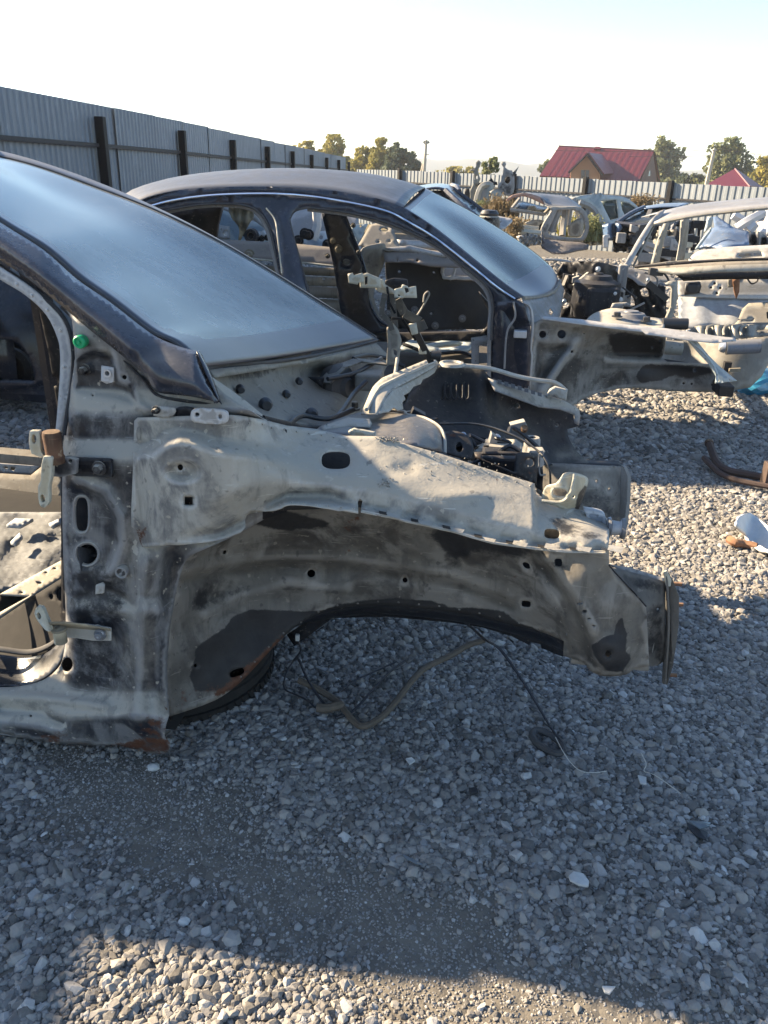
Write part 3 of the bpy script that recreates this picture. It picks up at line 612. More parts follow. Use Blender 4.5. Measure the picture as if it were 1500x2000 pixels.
arch_st = {'tar': lambda x, y: 1.0*blob([(378, 1300), (385, 1265), (410, 1245), (440, 1225), (455, 1205), (490, 1190), (540, 1190), (600, 1195), (640, 1190), (660, 1178), (700, 1175), (760, 1168), (840, 1172), (880, 1185), (905, 1185), (960, 1190), (985, 1195), (1010, 1215), (1040, 1225), (1060, 1240), (1100, 1265), (1090, 1285), (900, 1220), (700, 1205), (560, 1260), (450, 1350), (380, 1350), (370, 1320)], 7, x, y)+.85*blob([(480, 1000), (560, 1000), (640, 1025), (560, 1035), (490, 1022)], 12, x, y)
             +1.0*blob([(1155, 1260), (1180, 1243), (1200, 1238), (1204, 1215), (1215, 1205), (1224, 1240), (1222, 1270), (1234, 1285), (1215, 1312), (1185, 1310), (1160, 1280)], 6, x, y)+.42*blob([(860, 1060), (915, 1060), (920, 1120), (870, 1130)], 12, x, y)+.42*ridge([(860, 1040), (960, 1060), (1060, 1075)], 22, x, y)+.4*blob([(1060, 1095), (1140, 1095), (1150, 1115), (1120, 1122), (1070, 1112)], 7, x, y)+.36*ridge([(490, 1012), (700, 1030), (860, 1050), (1000, 1085)], 26, x, y)+.36*ridge([(360, 1290), (370, 1200), (410, 1130)], 22, x, y)+.34*ridge([(1040, 1110), (1100, 1190), (1130, 1270)], 12, x, y)+.42*ridge([(400, 1180), (480, 1150)], 22, x, y),
           'rust': lambda x, y: .55*blob([(665, 1015), (700, 1010), (695, 1045), (670, 1040)], 12, x, y)+.4*blob([(640, 1060), (700, 1070), (690, 1100), (650, 1085)], 14, x, y)+.85*blob([(430, 1345), (490, 1290), (550, 1240), (575, 1250), (500, 1325), (410, 1372)], 9, x, y)+.45*blob([(345, 1345), (420, 1325), (440, 1350), (380, 1375), (340, 1375)], 14, x, y)+.4*blob([(990, 1105), (1030, 1110), (1025, 1140), (990, 1130)], 12, x, y)+.3*ridge([(700, 1010), (900, 1050), (1180, 1085)], 7, x, y)+.3*ridge([(335, 1120), (328, 1300), (334, 1390)], 8, x, y)+.3*blob([(410, 1105), (450, 1105), (450, 1120), (410, 1125)], 14, x, y),
           'dust': lambda x, y: .35*blob([(1100, 1120), (1180, 1110), (1250, 1190), (1240, 1290), (1100, 1260)], 25, x, y)+.25*ridge(cr, 30, x, y)}
arch = panel('wheel_arch_inner', ao, d_arch, M['arch'], C1, [oval(608, 1120, 8, 7.5, 14), oval(791, 1133, 5, 5, 12), oval(1090, 1099, 7.5, 8, 14, 0, 3.5), oval(1027, 1180, 9.5, 6.5, 14, 5, 3.5), oval(1028, 1105, 9, 6, 12, 35), oval(463, 1314, 15, 7, 14, -20, 3),
    oval(439, 1079, 3.5, 4.5, 10, 30), oval(382, 1300, 3, 3.5, 8), oval(1188, 1277, 6, 6, 12), [(1126, 1178), (1138, 1177), (1138, 1180), (1126, 1181)], [(1137, 1191), (1146, 1191), (1146, 1197), (1137, 1197)], [(1147, 1207), (1154, 1207), (1154, 1210), (1147, 1210)], [(1156, 1221), (1163, 1221), (1163, 1224), (1156, 1224)]], 8, .0025, stains=arch_st)
# black lower lip of the arch, turned inward
edge = cat([(420, 1366), (470, 1330), (510, 1288), (540, 1256), (580, 1220), (630, 1193), (680, 1184), (750, 1180), (860, 1190), (940, 1203), (1010, 1220), (1060, 1233), (1101, 1252)], 4)
rows = []
for off, dy in ((0, -2), (.004, 3), (.03, 12), (.075, 20)):
    rows.append([p1(x, y+dy*sstep(560, 640, np.array(x))*1.0, float(d_arch(np.array([x]), np.array([y]))[0])+off) for x, y in edge])
loft('arch_lip', rows, M['dark'], arch, 70, 6, .002)
panel('splash_sheet', [(560, 1240), (620, 1200), (750, 1185), (900, 1195), (1100, 1255), (1100, 1283), (1058, 1266), (1055, 1258), (1036, 1254), (1034, 1260), (1000, 1243), (940, 1225), (880, 1216), (760, 1205), (650, 1207), (575, 1262)], 2.02, M['dark'], arch, [], 14, .003)
# far wall of the arch box, so nothing shines through
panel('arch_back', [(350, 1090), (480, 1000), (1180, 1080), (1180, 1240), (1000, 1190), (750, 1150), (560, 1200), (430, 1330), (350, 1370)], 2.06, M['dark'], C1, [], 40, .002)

def welds(name, line, n, r_, df, par, mat):
    mb = MB()
    for (x, y) in resample(line, n):
        c = p1(x, y, float(df(np.array([x]), np.array([y]))[0])-.0012); mb.lathe(c, LV, [(r_, .0012), (r_*.8, -.0002), (r_*.45, .0006), (0, .0008)], 10)
    return tag(mb.build(name, M[mat], par, True, 60), kind='stuff')
welds('spot_welds', [(300, 826), (420, 822), (512, 829)], 9, .0028, d_rail, rail, 'rail'); welds('spot_welds', [(530, 836), (676, 859)], 7, .0028, d_rail, rail, 'rail'); welds('spot_welds', [(820, 884), (1036, 950)], 9, .003, d_rail, rail, 'rail')
welds('spot_welds', [(500, 1000), (560, 981), (690, 994)], 9, .0028, d_rail, rail, 'rail'); welds('spot_welds', [(137, 850), (134, 960), (138, 1060), (140, 1180), (142, 1240)], 12, .0026, d_pillar, pillar, 'side'); welds('spot_welds', [(20, 1424), (120, 1440), (220, 1448)], 9, .003, d_pillar, pillar, 'side')
welds('spot_welds', [(345, 1380), (338, 1250), (350, 1150), (380, 1085)], 10, .003, d_arch, arch, 'arch'); welds('spot_welds', [(470, 1322), (545, 1242), (640, 1184), (750, 1174), (860, 1184), (980, 1205), (1090, 1242)], 18, .003, d_arch, arch, 'arch'); welds('spot_welds', [(1130, 1290), (1090, 1200), (1060, 1110)], 8, .003, d_arch, arch, 'arch')
# ---- front rail box and crash plate
def boxrail(name, x0d, fr, parent, mat):
    pass
zt, zb = .455, .30
fa, fb = .34, .535
mb = MB()
rows = [[K(f, d, z) for f in (.26, .33, .40, .455)] for d, z in ((1.86, .285), (1.81, .29), (1.795, .30), (1.795, .335), (1.79, .37), (1.795, .42), (1.80, .455), (1.815, .462), (1.88, .462))]
frail = loft('front_rail', rows, M['front'], C1, 20, 40, .003)
panel('front_rail_face', cat([(1186, 1104), (1200, 1110), (1215, 1112)], 2)+[(1300, 1136), (1298, 1290), (1285, 1300), (1240, 1304), (1230, 1240), (1232, 1160)], [(1186, 1104, 1.80), (1300, 1136, 1.815), (1298, 1290, 1.82), (1240, 1300, 1.76), (1262, 1190, 1.77), (1262, 1250, 1.775), (1290, 1200, 1.79), (1230, 1140, 1.79)], M['front3'], C1, [oval(1285, 1190, 3, 3, 8)], 7, .003,
      stains={'tar': lambda x, y: .55*blob([(1255, 1180), (1300, 1170), (1300, 1300), (1262, 1290)], 14, x, y)+.55*blob([(1190, 1108), (1300, 1137), (1298, 1165), (1240, 1150)], 8, x, y)})
panel('front_rail_top', [(1186, 1100), (1210, 1112), (1298, 1136), (1300, 1130), (1230, 1108), (1200, 1104)], .462, M['front'], C1, [], 8, .002, 'Z')
# crash plate stands across the rail end, its edges bent forward
MB().prism(PX([(1298, 1118, 1.80), (1306, 1119, 1.79), (1317, 1140, 1.785), (1327, 1166, 1.78), (1326, 1225, 1.78), (1315, 1300, 1.785), (1304, 1338, 1.79), (1294, 1336, 1.80), (1296, 1290, 1.81), (1301, 1220, 1.81), (1300, 1160, 1.81)]), Vector(LV)*.012).build('crash_plate', M['plate'], C1, bevel=.002)
MB().prism(PX([(1297, 1120, 1.785), (1303, 1116, 1.78), (1312, 1134, 1.78), (1310, 1146, 1.78), (1301, 1146, 1.78)]), Vector(LV)*.012).build('plate_tab', M['hinge'], C1, bevel=.002)
wire('plate_fold', PX([(1302, 1122, 1.785), (1304, 1160, 1.78), (1306, 1225, 1.78), (1302, 1290, 1.785), (1299, 1334, 1.79)]), .003, M['plate'], C1)
for x, y in ((1322, 1140), (1324, 1180), (1312, 1318)): MB().tube(PX([(x-8, y, 1.84), (x+10, y+1, 1.84)]), .005, 8).build('rusty_stud', M['rusty'], C1, True)
wire('seam_weld', PX([(1190, 1104, 1.70), (1205, 1122, 1.70), (1232, 1150, 1.71), (1262, 1184, 1.72)]), .0022, M['dark'], C1)

# ---- bracket, bump stop and end cap on top of the front of the rail
bo = cat([(1058, 968), (1066, 950), (1085, 944), (1097, 930), (1103, 924), (1118, 922), (1144, 930), (1149, 942), (1140, 970), (1128, 1000)], 3)+[(1118, 1002), (1088, 990), (1058, 980)]
panel('rail_bracket', bo, [(1058, 968, 1.80), (1103, 924, 1.78), (1149, 942, 1.84), (1128, 1000, 1.84), (1088, 990, 1.78), (1118, 960, 1.77)], M['hinge'], C1, [oval(1094, 963, 15, 8.5, 16, 8, 2.6), oval(1121, 971, 3.5, 3.5, 8)], 4, .004, stains={'tar': lambda x, y: .8*blob([(1128, 965), (1150, 935), (1140, 1000), (1120, 1002)], 5, x, y)})
c = p1(1094, 963, 1.775); pts = [p1(x, y, 1.777) for x, y in oval(1094, 963, 17, 10.5, 22, 8, 2.6)]; MB().tube(pts+[pts[0]], .003, 6, caps=False).build('bracket_lip', M['hinge'], C1, True)
wire('bracket_rib', PX([(1058, 978, 1.765), (1095, 980, 1.762), (1112, 965, 1.762), (1120, 940, 1.77), (1122, 926, 1.78)]), .0035, M['hinge'], C1)
panel('end_cap', cat([(1140, 995), (1170, 1000), (1182, 1008), (1186, 1030), (1184, 1040)], 3)+[(1150, 1020)], 1.80, M['flange'], C1, [], 5, .02)
mb = MB(); c = p1(1186, 1030, 1.78); mb.lathe(c, FV, [(0, 0), (.024, 0), (.026, .006), (.018, .010), (.016, .030), (.024, .032), (.026, .040), (0, .042)], 20); mb.build('rubber_stop', M['flange'], C1, True)

# ---- A pillar outer skin
apo = cat([(-70, 382), (0, 434), (85, 488), (150, 545), (215, 590), (293, 650), (340, 673), (383, 686)], 4)+cat([(386, 688), (403, 733), (420, 768), (430, 784)], 3)+[(418, 788)]+cat([(418, 784), (370, 774), (310, 767), (296, 752), (283, 733), (233, 690), (180, 648), (130, 606), (60, 549), (0, 508), (-70, 462)], 4)
def d_ap(x, y):
    up = seg(x, [(-70, 382), (0, 434), (85, 488), (150, 545), (215, 590), (293, 650), (383, 686), (430, 784)]); lo = seg(x, [(-70, 462), (0, 508), (60, 549), (130, 606), (180, 648), (233, 690), (283, 733), (310, 767), (418, 784)])
    t = np.clip((y-up)/np.maximum(lo-up, 5), 0, 1); b = seg(x, [(-70, 1.80), (130, 1.71), (300, 1.63), (430, 1.60)])
    return b - .035*np.sin(t*math.pi*.75)+.05*(1-t)**2 - .012*ridge([(-70, 425), (0, 470), (130, 570), (260, 680)], 12, x, y)
panel('a_pillar_skin', apo, d_ap, M['navy'], C1, [], 8, .003, stains={'dust': lambda x, y: .3*np.exp(-(((x-315)/30)**2+((y-700)/20)**2))})
loft('pillar_end_edge', [PX([(383, 686, 1.655), (403, 733, 1.62), (426, 782, 1.60)]), PX([(390, 687, 1.68), (412, 733, 1.64), (432, 790, 1.62)]), PX([(391, 692, 1.70), (404, 735, 1.66), (420, 775, 1.64)])], M['navy'], C1, 12, 6, .002)
wire('seal_bead', PX([(-70, 474, 1.80), (0, 519, 1.77), (60, 560, 1.75), (110, 603, 1.73), (134, 640, 1.715), (143, 690, 1.70), (141, 740, 1.69), (132, 800, 1.65), (125, 850, 1.625)]), .005, M['dark'], C1)
wire('seal_bead', PX([(120, 600, 1.73), (180, 655, 1.69), (236, 698, 1.67), (280, 742, 1.655), (308, 772, 1.65), (360, 783, 1.64), (418, 790, 1.64)]), .0035, M['dark'], C1)
# ---- screwed door-opening flange
fl = cat([(-70, 478), (0, 522), (58, 560), (105, 602), (130, 640), (140, 690), (137, 740), (128, 800), (120, 845)], 4)+cat([(108, 845), (112, 800), (117, 730), (117, 690), (112, 660), (90, 615), (50, 577), (0, 546), (-70, 500)], 4)
panel('door_flange', fl, 1.735, M['flange'], C1, [oval(92, 605, 3, 3, 8), oval(118, 645, 3, 3, 8), oval(125, 716, 3, 3, 8), oval(32, 555, 3, 3, 8), oval(62, 577, 3, 3, 8)], 6, .004)
for x, y in ((92, 605), (118, 645), (125, 716), (32, 555), (62, 577)): bolt('flange_screw', p1(x, y, 1.735), -LV, .0035, .004, M['zinc'], C1)
# ---- green plug, bolt, square nut plate, striker etc. on the pillar top
mb = MB(); c = p1(158, 667, 1.655); mb.lathe(c, -LV, [(0, -.01), (.0135, -.01), (.0145, 0), (.0145, .008), (.012, .011), (.009, .011), (.008, .008), (.004, .008), (.003, .012), (0, .012)], 20); mb.build('green_plug', M['green'], C1, True)
bolt('stud', p1(166, 722, 1.665), -LV, .009, .018, M['side'], C1)
panel('nut_plate', [(198, 714), (222, 718), (222, 746), (208, 750), (197, 744)], 1.655, M['flange'], C1, [oval(210, 729, 4, 4.5, 10)], 5, .003); MB().lathe(p1(210, 729, 1.652), -LV, [(.0095, 0), (.0095, .002), (.0055, .002), (.0055, -.01)], 18).build('nut_ring', M['zinc'], C1, True)
panel('fender_mount', cat([(296, 795), (305, 793), (342, 797), (338, 812), (320, 816), (300, 812)], 2), 1.60, M['rail'], C1, [], 6, .003)
bolt('fender_bolt', p1(306, 800, 1.60), -LV, .006, .02, M['side'], C1)
panel('white_bracket', oval(409, 813, 37, 15, 26, 3, 3.6), 1.585, M['white'], C1, [oval(385, 810, 4.5, 4.5, 12), oval(430, 814, 4.5, 4.5, 12)], 5, .004)
panel('bracket_recess', cat([(342, 800), (350, 795), (378, 797), (374, 822), (345, 820)], 2), 1.615, M['dark'], C1, [], 6, .003)
# clip, round cap
panel('small_clip', [(187, 1143), (200, 1138), (204, 1143), (203, 1158), (186, 1161)], 1.552, M['rail'], C1, [], 5, .004)
MB().lathe(p1(238, 1117, 1.566), -LV, [(.0, .001), (.010, .001), (.011, .006), (.0145, .006), (.0155, 0), (.0155, -.01)], 24).build('round_cap', M['side'], C1, True)
panel('column_slot', oval(291, 1380, 4, 8, 12, 15), 1.565, M['dark'], C1, [], 4, .001)

# ---- upper hinge and lower hinge
H1 = thing('hinge_assembly', None, None, K(0, 0, 0)); 
bpy.data.objects.remove(H1)
def hinge_part(name, poly, d, t, mat=None, par=None, holes=(), bev=.002):
    o = panel(name, poly, d, mat or M['hinge'], par, holes, 7, t); b = o.modifiers.new('b', 'BEVEL'); b.width = bev; b.segments = 2; b.limit_method = 'ANGLE'; return o
h = hinge_part('upper_hinge', [(124, 893), (215, 897), (219, 900), (219, 932), (150, 930), (124, 924)], 1.565, .006, M['dark'], C1)
bolt('hinge_bolt', p1(194, 914, 1.558), -LV, .011, .016, M['side'], h)
hinge_part('hinge_leaf', [(80, 893), (100, 890), (122, 893), (135, 893), (150, 898), (148, 926), (118, 932), (104, 931), (103, 912)], 1.53, .012, M['side'], h, [oval(137, 901, 4, 4, 10)])
hinge_part('hinge_arm', cat([(84, 892), (100, 893), (101, 910), (100, 930), (97, 943), (95, 955), (95, 980), (88, 991), (80, 990), (75, 978), (74, 950), (79, 938), (80, 910)], 3), 1.50, .014, M['hinge'], h, [oval(83, 974, 4.5, 8, 12, -8)])
hinge_part('hinge_arm', cat([(58, 842), (72, 842), (77, 846), (79, 880), (84, 889), (78, 893), (66, 888), (60, 884), (56, 860)], 3), 1.52, .012, M['hinge'], h, [oval(66, 858, 4.5, 9, 12)])
MB().lathe(p1(107, 893, 1.525), (0, 0, 1), [(0, -.012), (.021, -.012), (.021, .0), (.019, .006), (.0195, .052), (.018, .058), (0, .059)], 24).build('hinge_barrel', M['rusty'], h, True, 50)
h2 = hinge_part('lower_hinge', [(128, 1217), (170, 1220), (216, 1227), (217, 1252), (180, 1252), (150, 1247), (128, 1246)], 1.545, .006, M['rail'], C1)
bolt('hinge_bolt', p1(196, 1239, 1.538), -LV, .010, .016, M['flange'], h2)
MB().prism(PX([(98, 1214, 1.47), (128, 1214, 1.50), (170, 1219, 1.53), (216, 1227, 1.535), (216, 1229, 1.55), (128, 1222, 1.56), (94, 1219, 1.52)]), Vector((0, 0, -.006))).build('hinge_top_leaf', M['hinge'], h2, bevel=.001)
hinge_part('hinge_arm', cat([(70, 1188), (80, 1186), (86, 1194), (98, 1225), (98, 1233), (88, 1230), (72, 1210), (67, 1198)], 3), 1.49, .010, M['hinge'], h2, [oval(76, 1203, 3.8, 7, 12, -15)])
MB().lathe(p1(117, 1240, 1.515), (0, 0, 1), [(0, -.02), (.0155, -.02), (.0155, .013), (.019, .014), (.019, .020), (.013, .022), (.008, .026), (0, .027)], 20).build('hinge_barrel', M['hinge'], h2, True, 50)

# ---- windscreen, its black border, roof
near = [(-230, 262, 2.02), (-120, 335, 1.98), (0, 424, 1.92), (85, 480, 1.87), (150, 536, 1.83), (215, 582, 1.80), (293, 642, 1.77), (345, 668, 1.755), (394, 716, 1.75)]
mid = [(-140, 240, 2.5), (-40, 283, 2.5), (110, 380, 2.47), (220, 455, 2.45), (310, 525, 2.45), (390, 590, 2.44), (460, 640, 2.43), (510, 672, 2.42), (560, 702, 2.40)]
far = [(-60, 294, 3.06), (60, 322, 3.08), (180, 364, 3.10), (300, 410, 3.12), (410, 463, 3.14), (520, 526, 3.16), (620, 588, 3.18), (690, 631, 3.20), (736, 661, 3.21)]
near = [(-230, 265, 1.90), (-120, 345, 1.88), (0, 428, 1.86), (85, 480, 1.84)]+near[4:]
def screen_rows(k=0):
    return [PX(near), PX([((a[0]*.62+b[0]*.38)*.75+.25*m_[0]+(3 if i < 3 else 6), (a[1]*.62+b[1]*.38)*.75+.25*m_[1], a[2]*.62+b[2]*.38) for i, (a, b, m_) in enumerate(zip(near, far, mid))]), PX([((a[0]*.3+b[0]*.7)+8, (a[1]*.3+b[1]*.7)+2, a[2]*.3+b[2]*.7) for a, b in zip(near, far)]), PX(far)]
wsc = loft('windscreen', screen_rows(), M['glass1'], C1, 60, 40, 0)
me = wsc.data; me.materials.append(M['frit'])
nu, nv = 60, 40
for i, pl in enumerate(me.polygons):
    iu, iv = divmod(i, nv-1); u_ = iu/(nu-1); v_ = iv/(nv-1)
    cor = max(0, .10-abs(v_-.05))*.6
    if False: pass
    if u_ > .905+.0*v_-max(0, .12-v_)*.9*0 or v_ < .035 or (v_ < .12 and u_ > .80+.9*v_) : pl.material_index = 1
me.materials.append(M['lit_glass_edge'])
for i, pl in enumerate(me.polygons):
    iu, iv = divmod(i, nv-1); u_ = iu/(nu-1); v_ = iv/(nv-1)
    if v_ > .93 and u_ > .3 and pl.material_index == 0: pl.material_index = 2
wsc.modifiers.new('t', 'SOLIDIFY').thickness = .005
wire('screen_edge', PX([(394, 719, 1.75), (450, 713, 2.0), (560, 703, 2.4), (650, 687, 2.8), (737, 664, 3.21)]), .006, M['rubber'], C1)
wire('screen_side_seal', PX([(q[0]-1, q[1]+4, q[2]-.01) for q in near]), .005, M['rubber'], C1)
wire('screen_side_seal', PX([(q[0], q[1]-1, q[2]+.01) for q in far]), .005, M['rubber'], C1)
# far A pillar and roof behind the glass
loft('far_a_pillar', [PX([(-60, 280, 3.14), (60, 310, 3.16), (180, 351, 3.2), (300, 402, 3.22), (410, 457, 3.24), (520, 521, 3.25), (620, 583, 3.27), (736, 657, 3.3)]), PX([(q[0], q[1]+1, q[2]+.01) for q in far])], M['roof'], C1, 30, 3, .004)
def off(p, f, d, z): return p+Vector(FV)*f+Vector(LV)*d+Vector((0, 0, z))
r0_ = [p1(-236, 262, 1.90), p1(-130, 262, 2.6), K(-1.98, 3.28, 1.47)]
roof1 = loft('roof', [r0_, [off(p, -.5, -.05, .02) for p in r0_], [off(p, -.95, -.03, -.02) for p in r0_], [off(p, -1.25, .0, -.06) for p in r0_]], M['black'], C1, 16, 14, .004)
def tubeK(name, pts, r, mat, par, n=8): return MB().tube([K(*q) for q in pts], r, n).build(name, mat, par, True)
tubeK('b_pillar', [(-2.05, 1.86, 1.45), (-2.0, 1.66, .9), (-2.0, 1.62, .2)], .05, M['black'], C1); tubeK('c_pillar', [(-2.75, 1.9, 1.40), (-3.3, 1.75, 1.0), (-3.4, 1.66, .5)], .07, M['black'], C1)
tubeK('sill', [(-1.05, 1.60, .10), (-2.0, 1.60, .11), (-3.3, 1.62, .14)], .065, M['side'], C1)
loft('rear_quarter', [[K(-3.3, 1.62, .2), K(-3.4, 1.6, .6), K(-3.5, 1.68, .95)], [K(-4.2, 1.62, .3), K(-4.3, 1.6, .6), K(-4.3, 1.75, 1.0)]], M['black'], C1, 8, 6, .003)
loft('boot_lid', [[K(-3.6, 1.8, 1.02), K(-3.9, 1.78, 1.0), K(-4.3, 1.75, .97)], [K(-3.55, 3.25, 1.02), K(-3.9, 3.25, 1.0), K(-4.3, 3.25, .97)]], M['black'], C1, 8, 6, .003)
loft('c_pillar_sun_block', [[K(-2.6, 1.78, 1.40), K(-3.1, 1.76, 1.40), K(-3.5, 1.72, 1.34), K(-3.75, 1.7, 1.2)], [K(-2.6, 2.08, 1.43), K(-3.1, 2.08, 1.42), K(-3.5, 2.05, 1.36), K(-3.75, 2.03, 1.22)]], M['black'], C1, 10, 6, .003)  # unseen wide plate, added to keep sun off the gravel
loft('firewall', [[K(-.76, 1.66, .90), K(-.72, 2.4, .90), K(-.76, 3.3, .85)], [K(-.78, 1.66, .08), K(-.75, 2.4, .08), K(-.78, 3.3, .08)]], M['dark'], C1, 8, 6, .004)
loft('pillar_light_stop', [[K(-.93, 1.572, .05), K(-.93, 1.58, .62)], [K(-.91, 1.84, .05), K(-.91, 1.80, .5)]], M['dark'], C1, 4, 4, .003)  # unseen plate, added to stop sun slipping past the hinge pillar
loft('cabin_floor', [[K(-.76, 1.64, .07), K(-3.4, 1.64, .07)], [K(-.76, 3.35, .07), K(-3.4, 3.35, .07)]], M['tyre'], C1, 6, 6, .004)
loft('b_pillar_sun_block', [[K(-2.02, 1.58, .2), K(-2.03, 1.62, .9), K(-2.06, 1.74, 1.42)], [K(-2.0, 1.83, .2), K(-2.0, 1.84, .9), K(-2.05, 1.88, 1.42)]], M['black'], C1, 8, 4, .01)  # unseen plate, added to stop sun coming through the doorway
tubeK('far_b_pillar', [(-2.05, 3.2, 1.46), (-1.98, 3.34, .9), (-1.98, 3.36, .15)], .05, M['black'], C1)
tubeK('far_sill', [(-.95, 3.35, .12), (-2.0, 3.36, .12), (-3.3, 3.36, .14)], .06, M['inner'], C1)
# far hinge pillar seen through the near opening
panel('far_hinge_pillar', [(40, 560), (75, 600), (95, 690), (118, 835), (122, 1000), (128, 1010), (128, 700), (105, 610), (60, 560)], 3.25, M['dark'], C1, [oval(106, 745, 6, 10, 12), oval(84, 700, 3, 6, 8)], 12, .03)
# ================================================================ engine bay of the near wreck
D = M['dark']
panel('cowl_wall', [(404, 730), (470, 722), (620, 702), (735, 670), (765, 700), (730, 760), (705, 805), (640, 838), (512, 822)],
      [(404, 732, 1.80), (500, 720, 2.2), (620, 702, 2.62), (735, 670, 3.1), (512, 820, 1.86), (560, 800, 2.12), (625, 835, 2.15), (560, 750, 2.38), (650, 770, 2.62), (700, 800, 2.7), (620, 725, 2.80), (600, 765, 2.5), (760, 700, 3.1), (470, 770, 2.02)],
      M['inner'], C1, [], 9, .003, stains={'tar': lambda x, y: .6*blob([(410, 722), (560, 705), (530, 735), (450, 750)], 14, x, y)+.45*blob([(690, 690), (740, 680), (740, 720), (700, 715)], 12, x, y), 'dust': lambda x, y: .4*blob([(540, 740), (640, 720), (660, 800), (560, 800)], 30, x, y)})
panel('cowl_flange', cat([(402, 728), (420, 740), (470, 775), (513, 810)], 3)+[(511, 821), (470, 800), (433, 778)], [(402, 728, 1.76), (513, 810, 1.80), (433, 778, 1.74), (511, 821, 1.76)], M['rail'], C1, [], 6, .003, stains={'dust': lambda x, y: .5+0*x})
panel('scuttle_edge', [(410, 722), (560, 706), (650, 690), (730, 672), (728, 682), (650, 700), (560, 716), (420, 738)], [(410, 722, 1.80), (560, 706, 2.4), (730, 672, 3.12), (728, 682, 3.1), (420, 738, 1.8), (560, 716, 2.4)], M['inner'], C1, [], 9, .003)
for x, y, rx, ry, d in ((518, 793, 9, 20, 2.0), (608, 812, 8, 16, 2.2)):
    MB().lathe(p1(x, y-4, d), Vector(LV)-Vector(FV)*.6, [(.0, -.018), (.012, -.018), (.018, -.01), (.019, 0), (.012, .01)], 18).build('rubber_grommet', M['plastic'], C1, True)
    MB().tube([p1(x, y-6, d-.01), p1(x+1, y+ry, d-.005)], .009, 8).build('drain_tube', M['plastic'], C1, True)
wire('wiper_trough', PX([(512, 819, 1.84), (550, 828, 1.92), (610, 838, 2.1), (650, 836, 2.2)]), .012, D, C1)
panel('black_wedge', [(601, 736), (634, 736), (629, 758)], 2.6, D, C1, [], 8, .002)
MB().bar(p1(633, 748, 2.62), p1(664, 717, 2.72), .05, .006).bar(p1(664, 717, 2.72), p1(700, 704, 2.8), .05, .006).bar(p1(700, 704, 2.8), p1(750, 710, 2.85), .06, .006).build('wiper_bracket', M['inner'], C1)
MB().lathe(p1(668, 757, 2.72), Vector(FV)*.9-Vector(LV)*.4+Vector((0, 0, .1)), [(.0, .03), (.03, .035), (.04, .02), (.075, .01), (.085, -.01), (.075, -.05)], 28).build('brake_booster', M['rubber'], C1, True)
MB().box(p1(722, 742, 2.75), Vector(FV)*.045, Vector(LV)*.05, (0, 0, .03)).build('fluid_box', M['inner'], C1, bevel=.008)
bolt('tower_bolt', p1(693, 800, 2.5), (0, 0, 1), .012, .03, M['side'], C1)
# cross channel over the scuttle with a torn lower flange
panel('cross_channel', cat([(705, 808), (716, 782), (728, 756), (746, 738)], 3)+cat([(746, 738), (790, 720), (843, 699), (852, 703), (857, 712)], 3)+cat([(857, 712), (810, 738), (768, 760), (750, 782), (738, 808)], 3),
      [(705, 808, 2.18), (728, 756, 2.4), (746, 738, 2.5), (843, 699, 3.0), (857, 712, 2.98), (768, 760, 2.42), (738, 808, 2.16), (735, 775, 2.28), (800, 728, 2.68)], M['rail'], C1, [], 6, .004, stains={'dust': lambda x, y: .7*ridge([(712, 800), (730, 760), (850, 705)], 10, x, y), 'tar': lambda x, y: .42*ridge([(740, 790), (770, 755), (850, 718)], 7, x, y)})
panel('torn_flange', cat([(768, 760), (812, 737), (857, 712)], 3)+[(853, 720), (849, 728), (838, 736), (826, 741), (822, 750), (808, 755), (800, 766), (789, 772), (792, 780), (786, 786), (788, 798), (778, 802), (770, 796), (760, 804), (740, 808), (750, 782)],
      [(768, 760, 2.42), (857, 712, 2.98), (740, 808, 2.16), (785, 800, 2.36), (800, 766, 2.56), (838, 736, 2.84)], M['rail'], C1, [], 5, .003, stains={'dust': lambda x, y: .9*ridge([(857, 716), (800, 766), (785, 798)], 8, x, y)})
wire('channel_rib', PX([(716, 800, 2.17), (735, 765, 2.34), (757, 748, 2.46), (850, 706, 2.98)]), .006, M['rail'], C1)
# dark dome over the near spring leg
def d_dome(x, y): return rbf([(613, 842, 2.02), (677, 812, 2.22), (720, 803, 2.36), (783, 807, 2.36), (833, 818, 2.30), (857, 833, 2.22), (867, 853, 2.14), (868, 884, 2.05), (777, 866, 1.93), (733, 862, 1.92), (700, 852, 1.95), (720, 825, 2.16), (800, 830, 2.10), (830, 850, 2.04), (760, 840, 2.06)])(x, y)-.02*ridge([(680, 826), (730, 818), (800, 822), (845, 838), (856, 868)], 6, x, y)
panel('spring_tower_dome', cat([(610, 845), (633, 828), (677, 812), (720, 803), (783, 807), (833, 818), (857, 833), (866, 853), (868, 884)], 4)+[(820, 872), (777, 866), (733, 863), (700, 852), (650, 846)], d_dome, M['black2'], C1, [], 6, .003, stains={'dust': lambda x, y: .35*ridge([(620, 838), (680, 815), (783, 809)], 12, x, y)+.3*np.exp(-(((x-745)/14)**2+((y-838)/14)**2))})
panel('tower_flap', [(628, 832), (680, 815), (722, 818), (726, 826), (722, 834), (680, 832), (630, 840)], [(628, 832, 2.05), (680, 815, 2.14), (724, 820, 2.12), (722, 834, 2.06), (630, 840, 2.02)], M['side'], C1, [], 5, .004)
wire('tower_rim', PX([(715, 806, 2.34), (722, 801, 2.35), (785, 803, 2.35), (795, 810, 2.32), (830, 817, 2.29), (858, 834, 2.20), (868, 856, 2.12), (869, 886, 2.04)]), .005, M['side'], C1)
panel('earth_bracket', [(680, 843), (690, 838), (733, 846), (734, 868), (716, 864), (700, 861), (684, 852)], 1.86, M['hinge'], C1, [oval(715, 859, 2.5, 2.5, 8)], 5, .012)
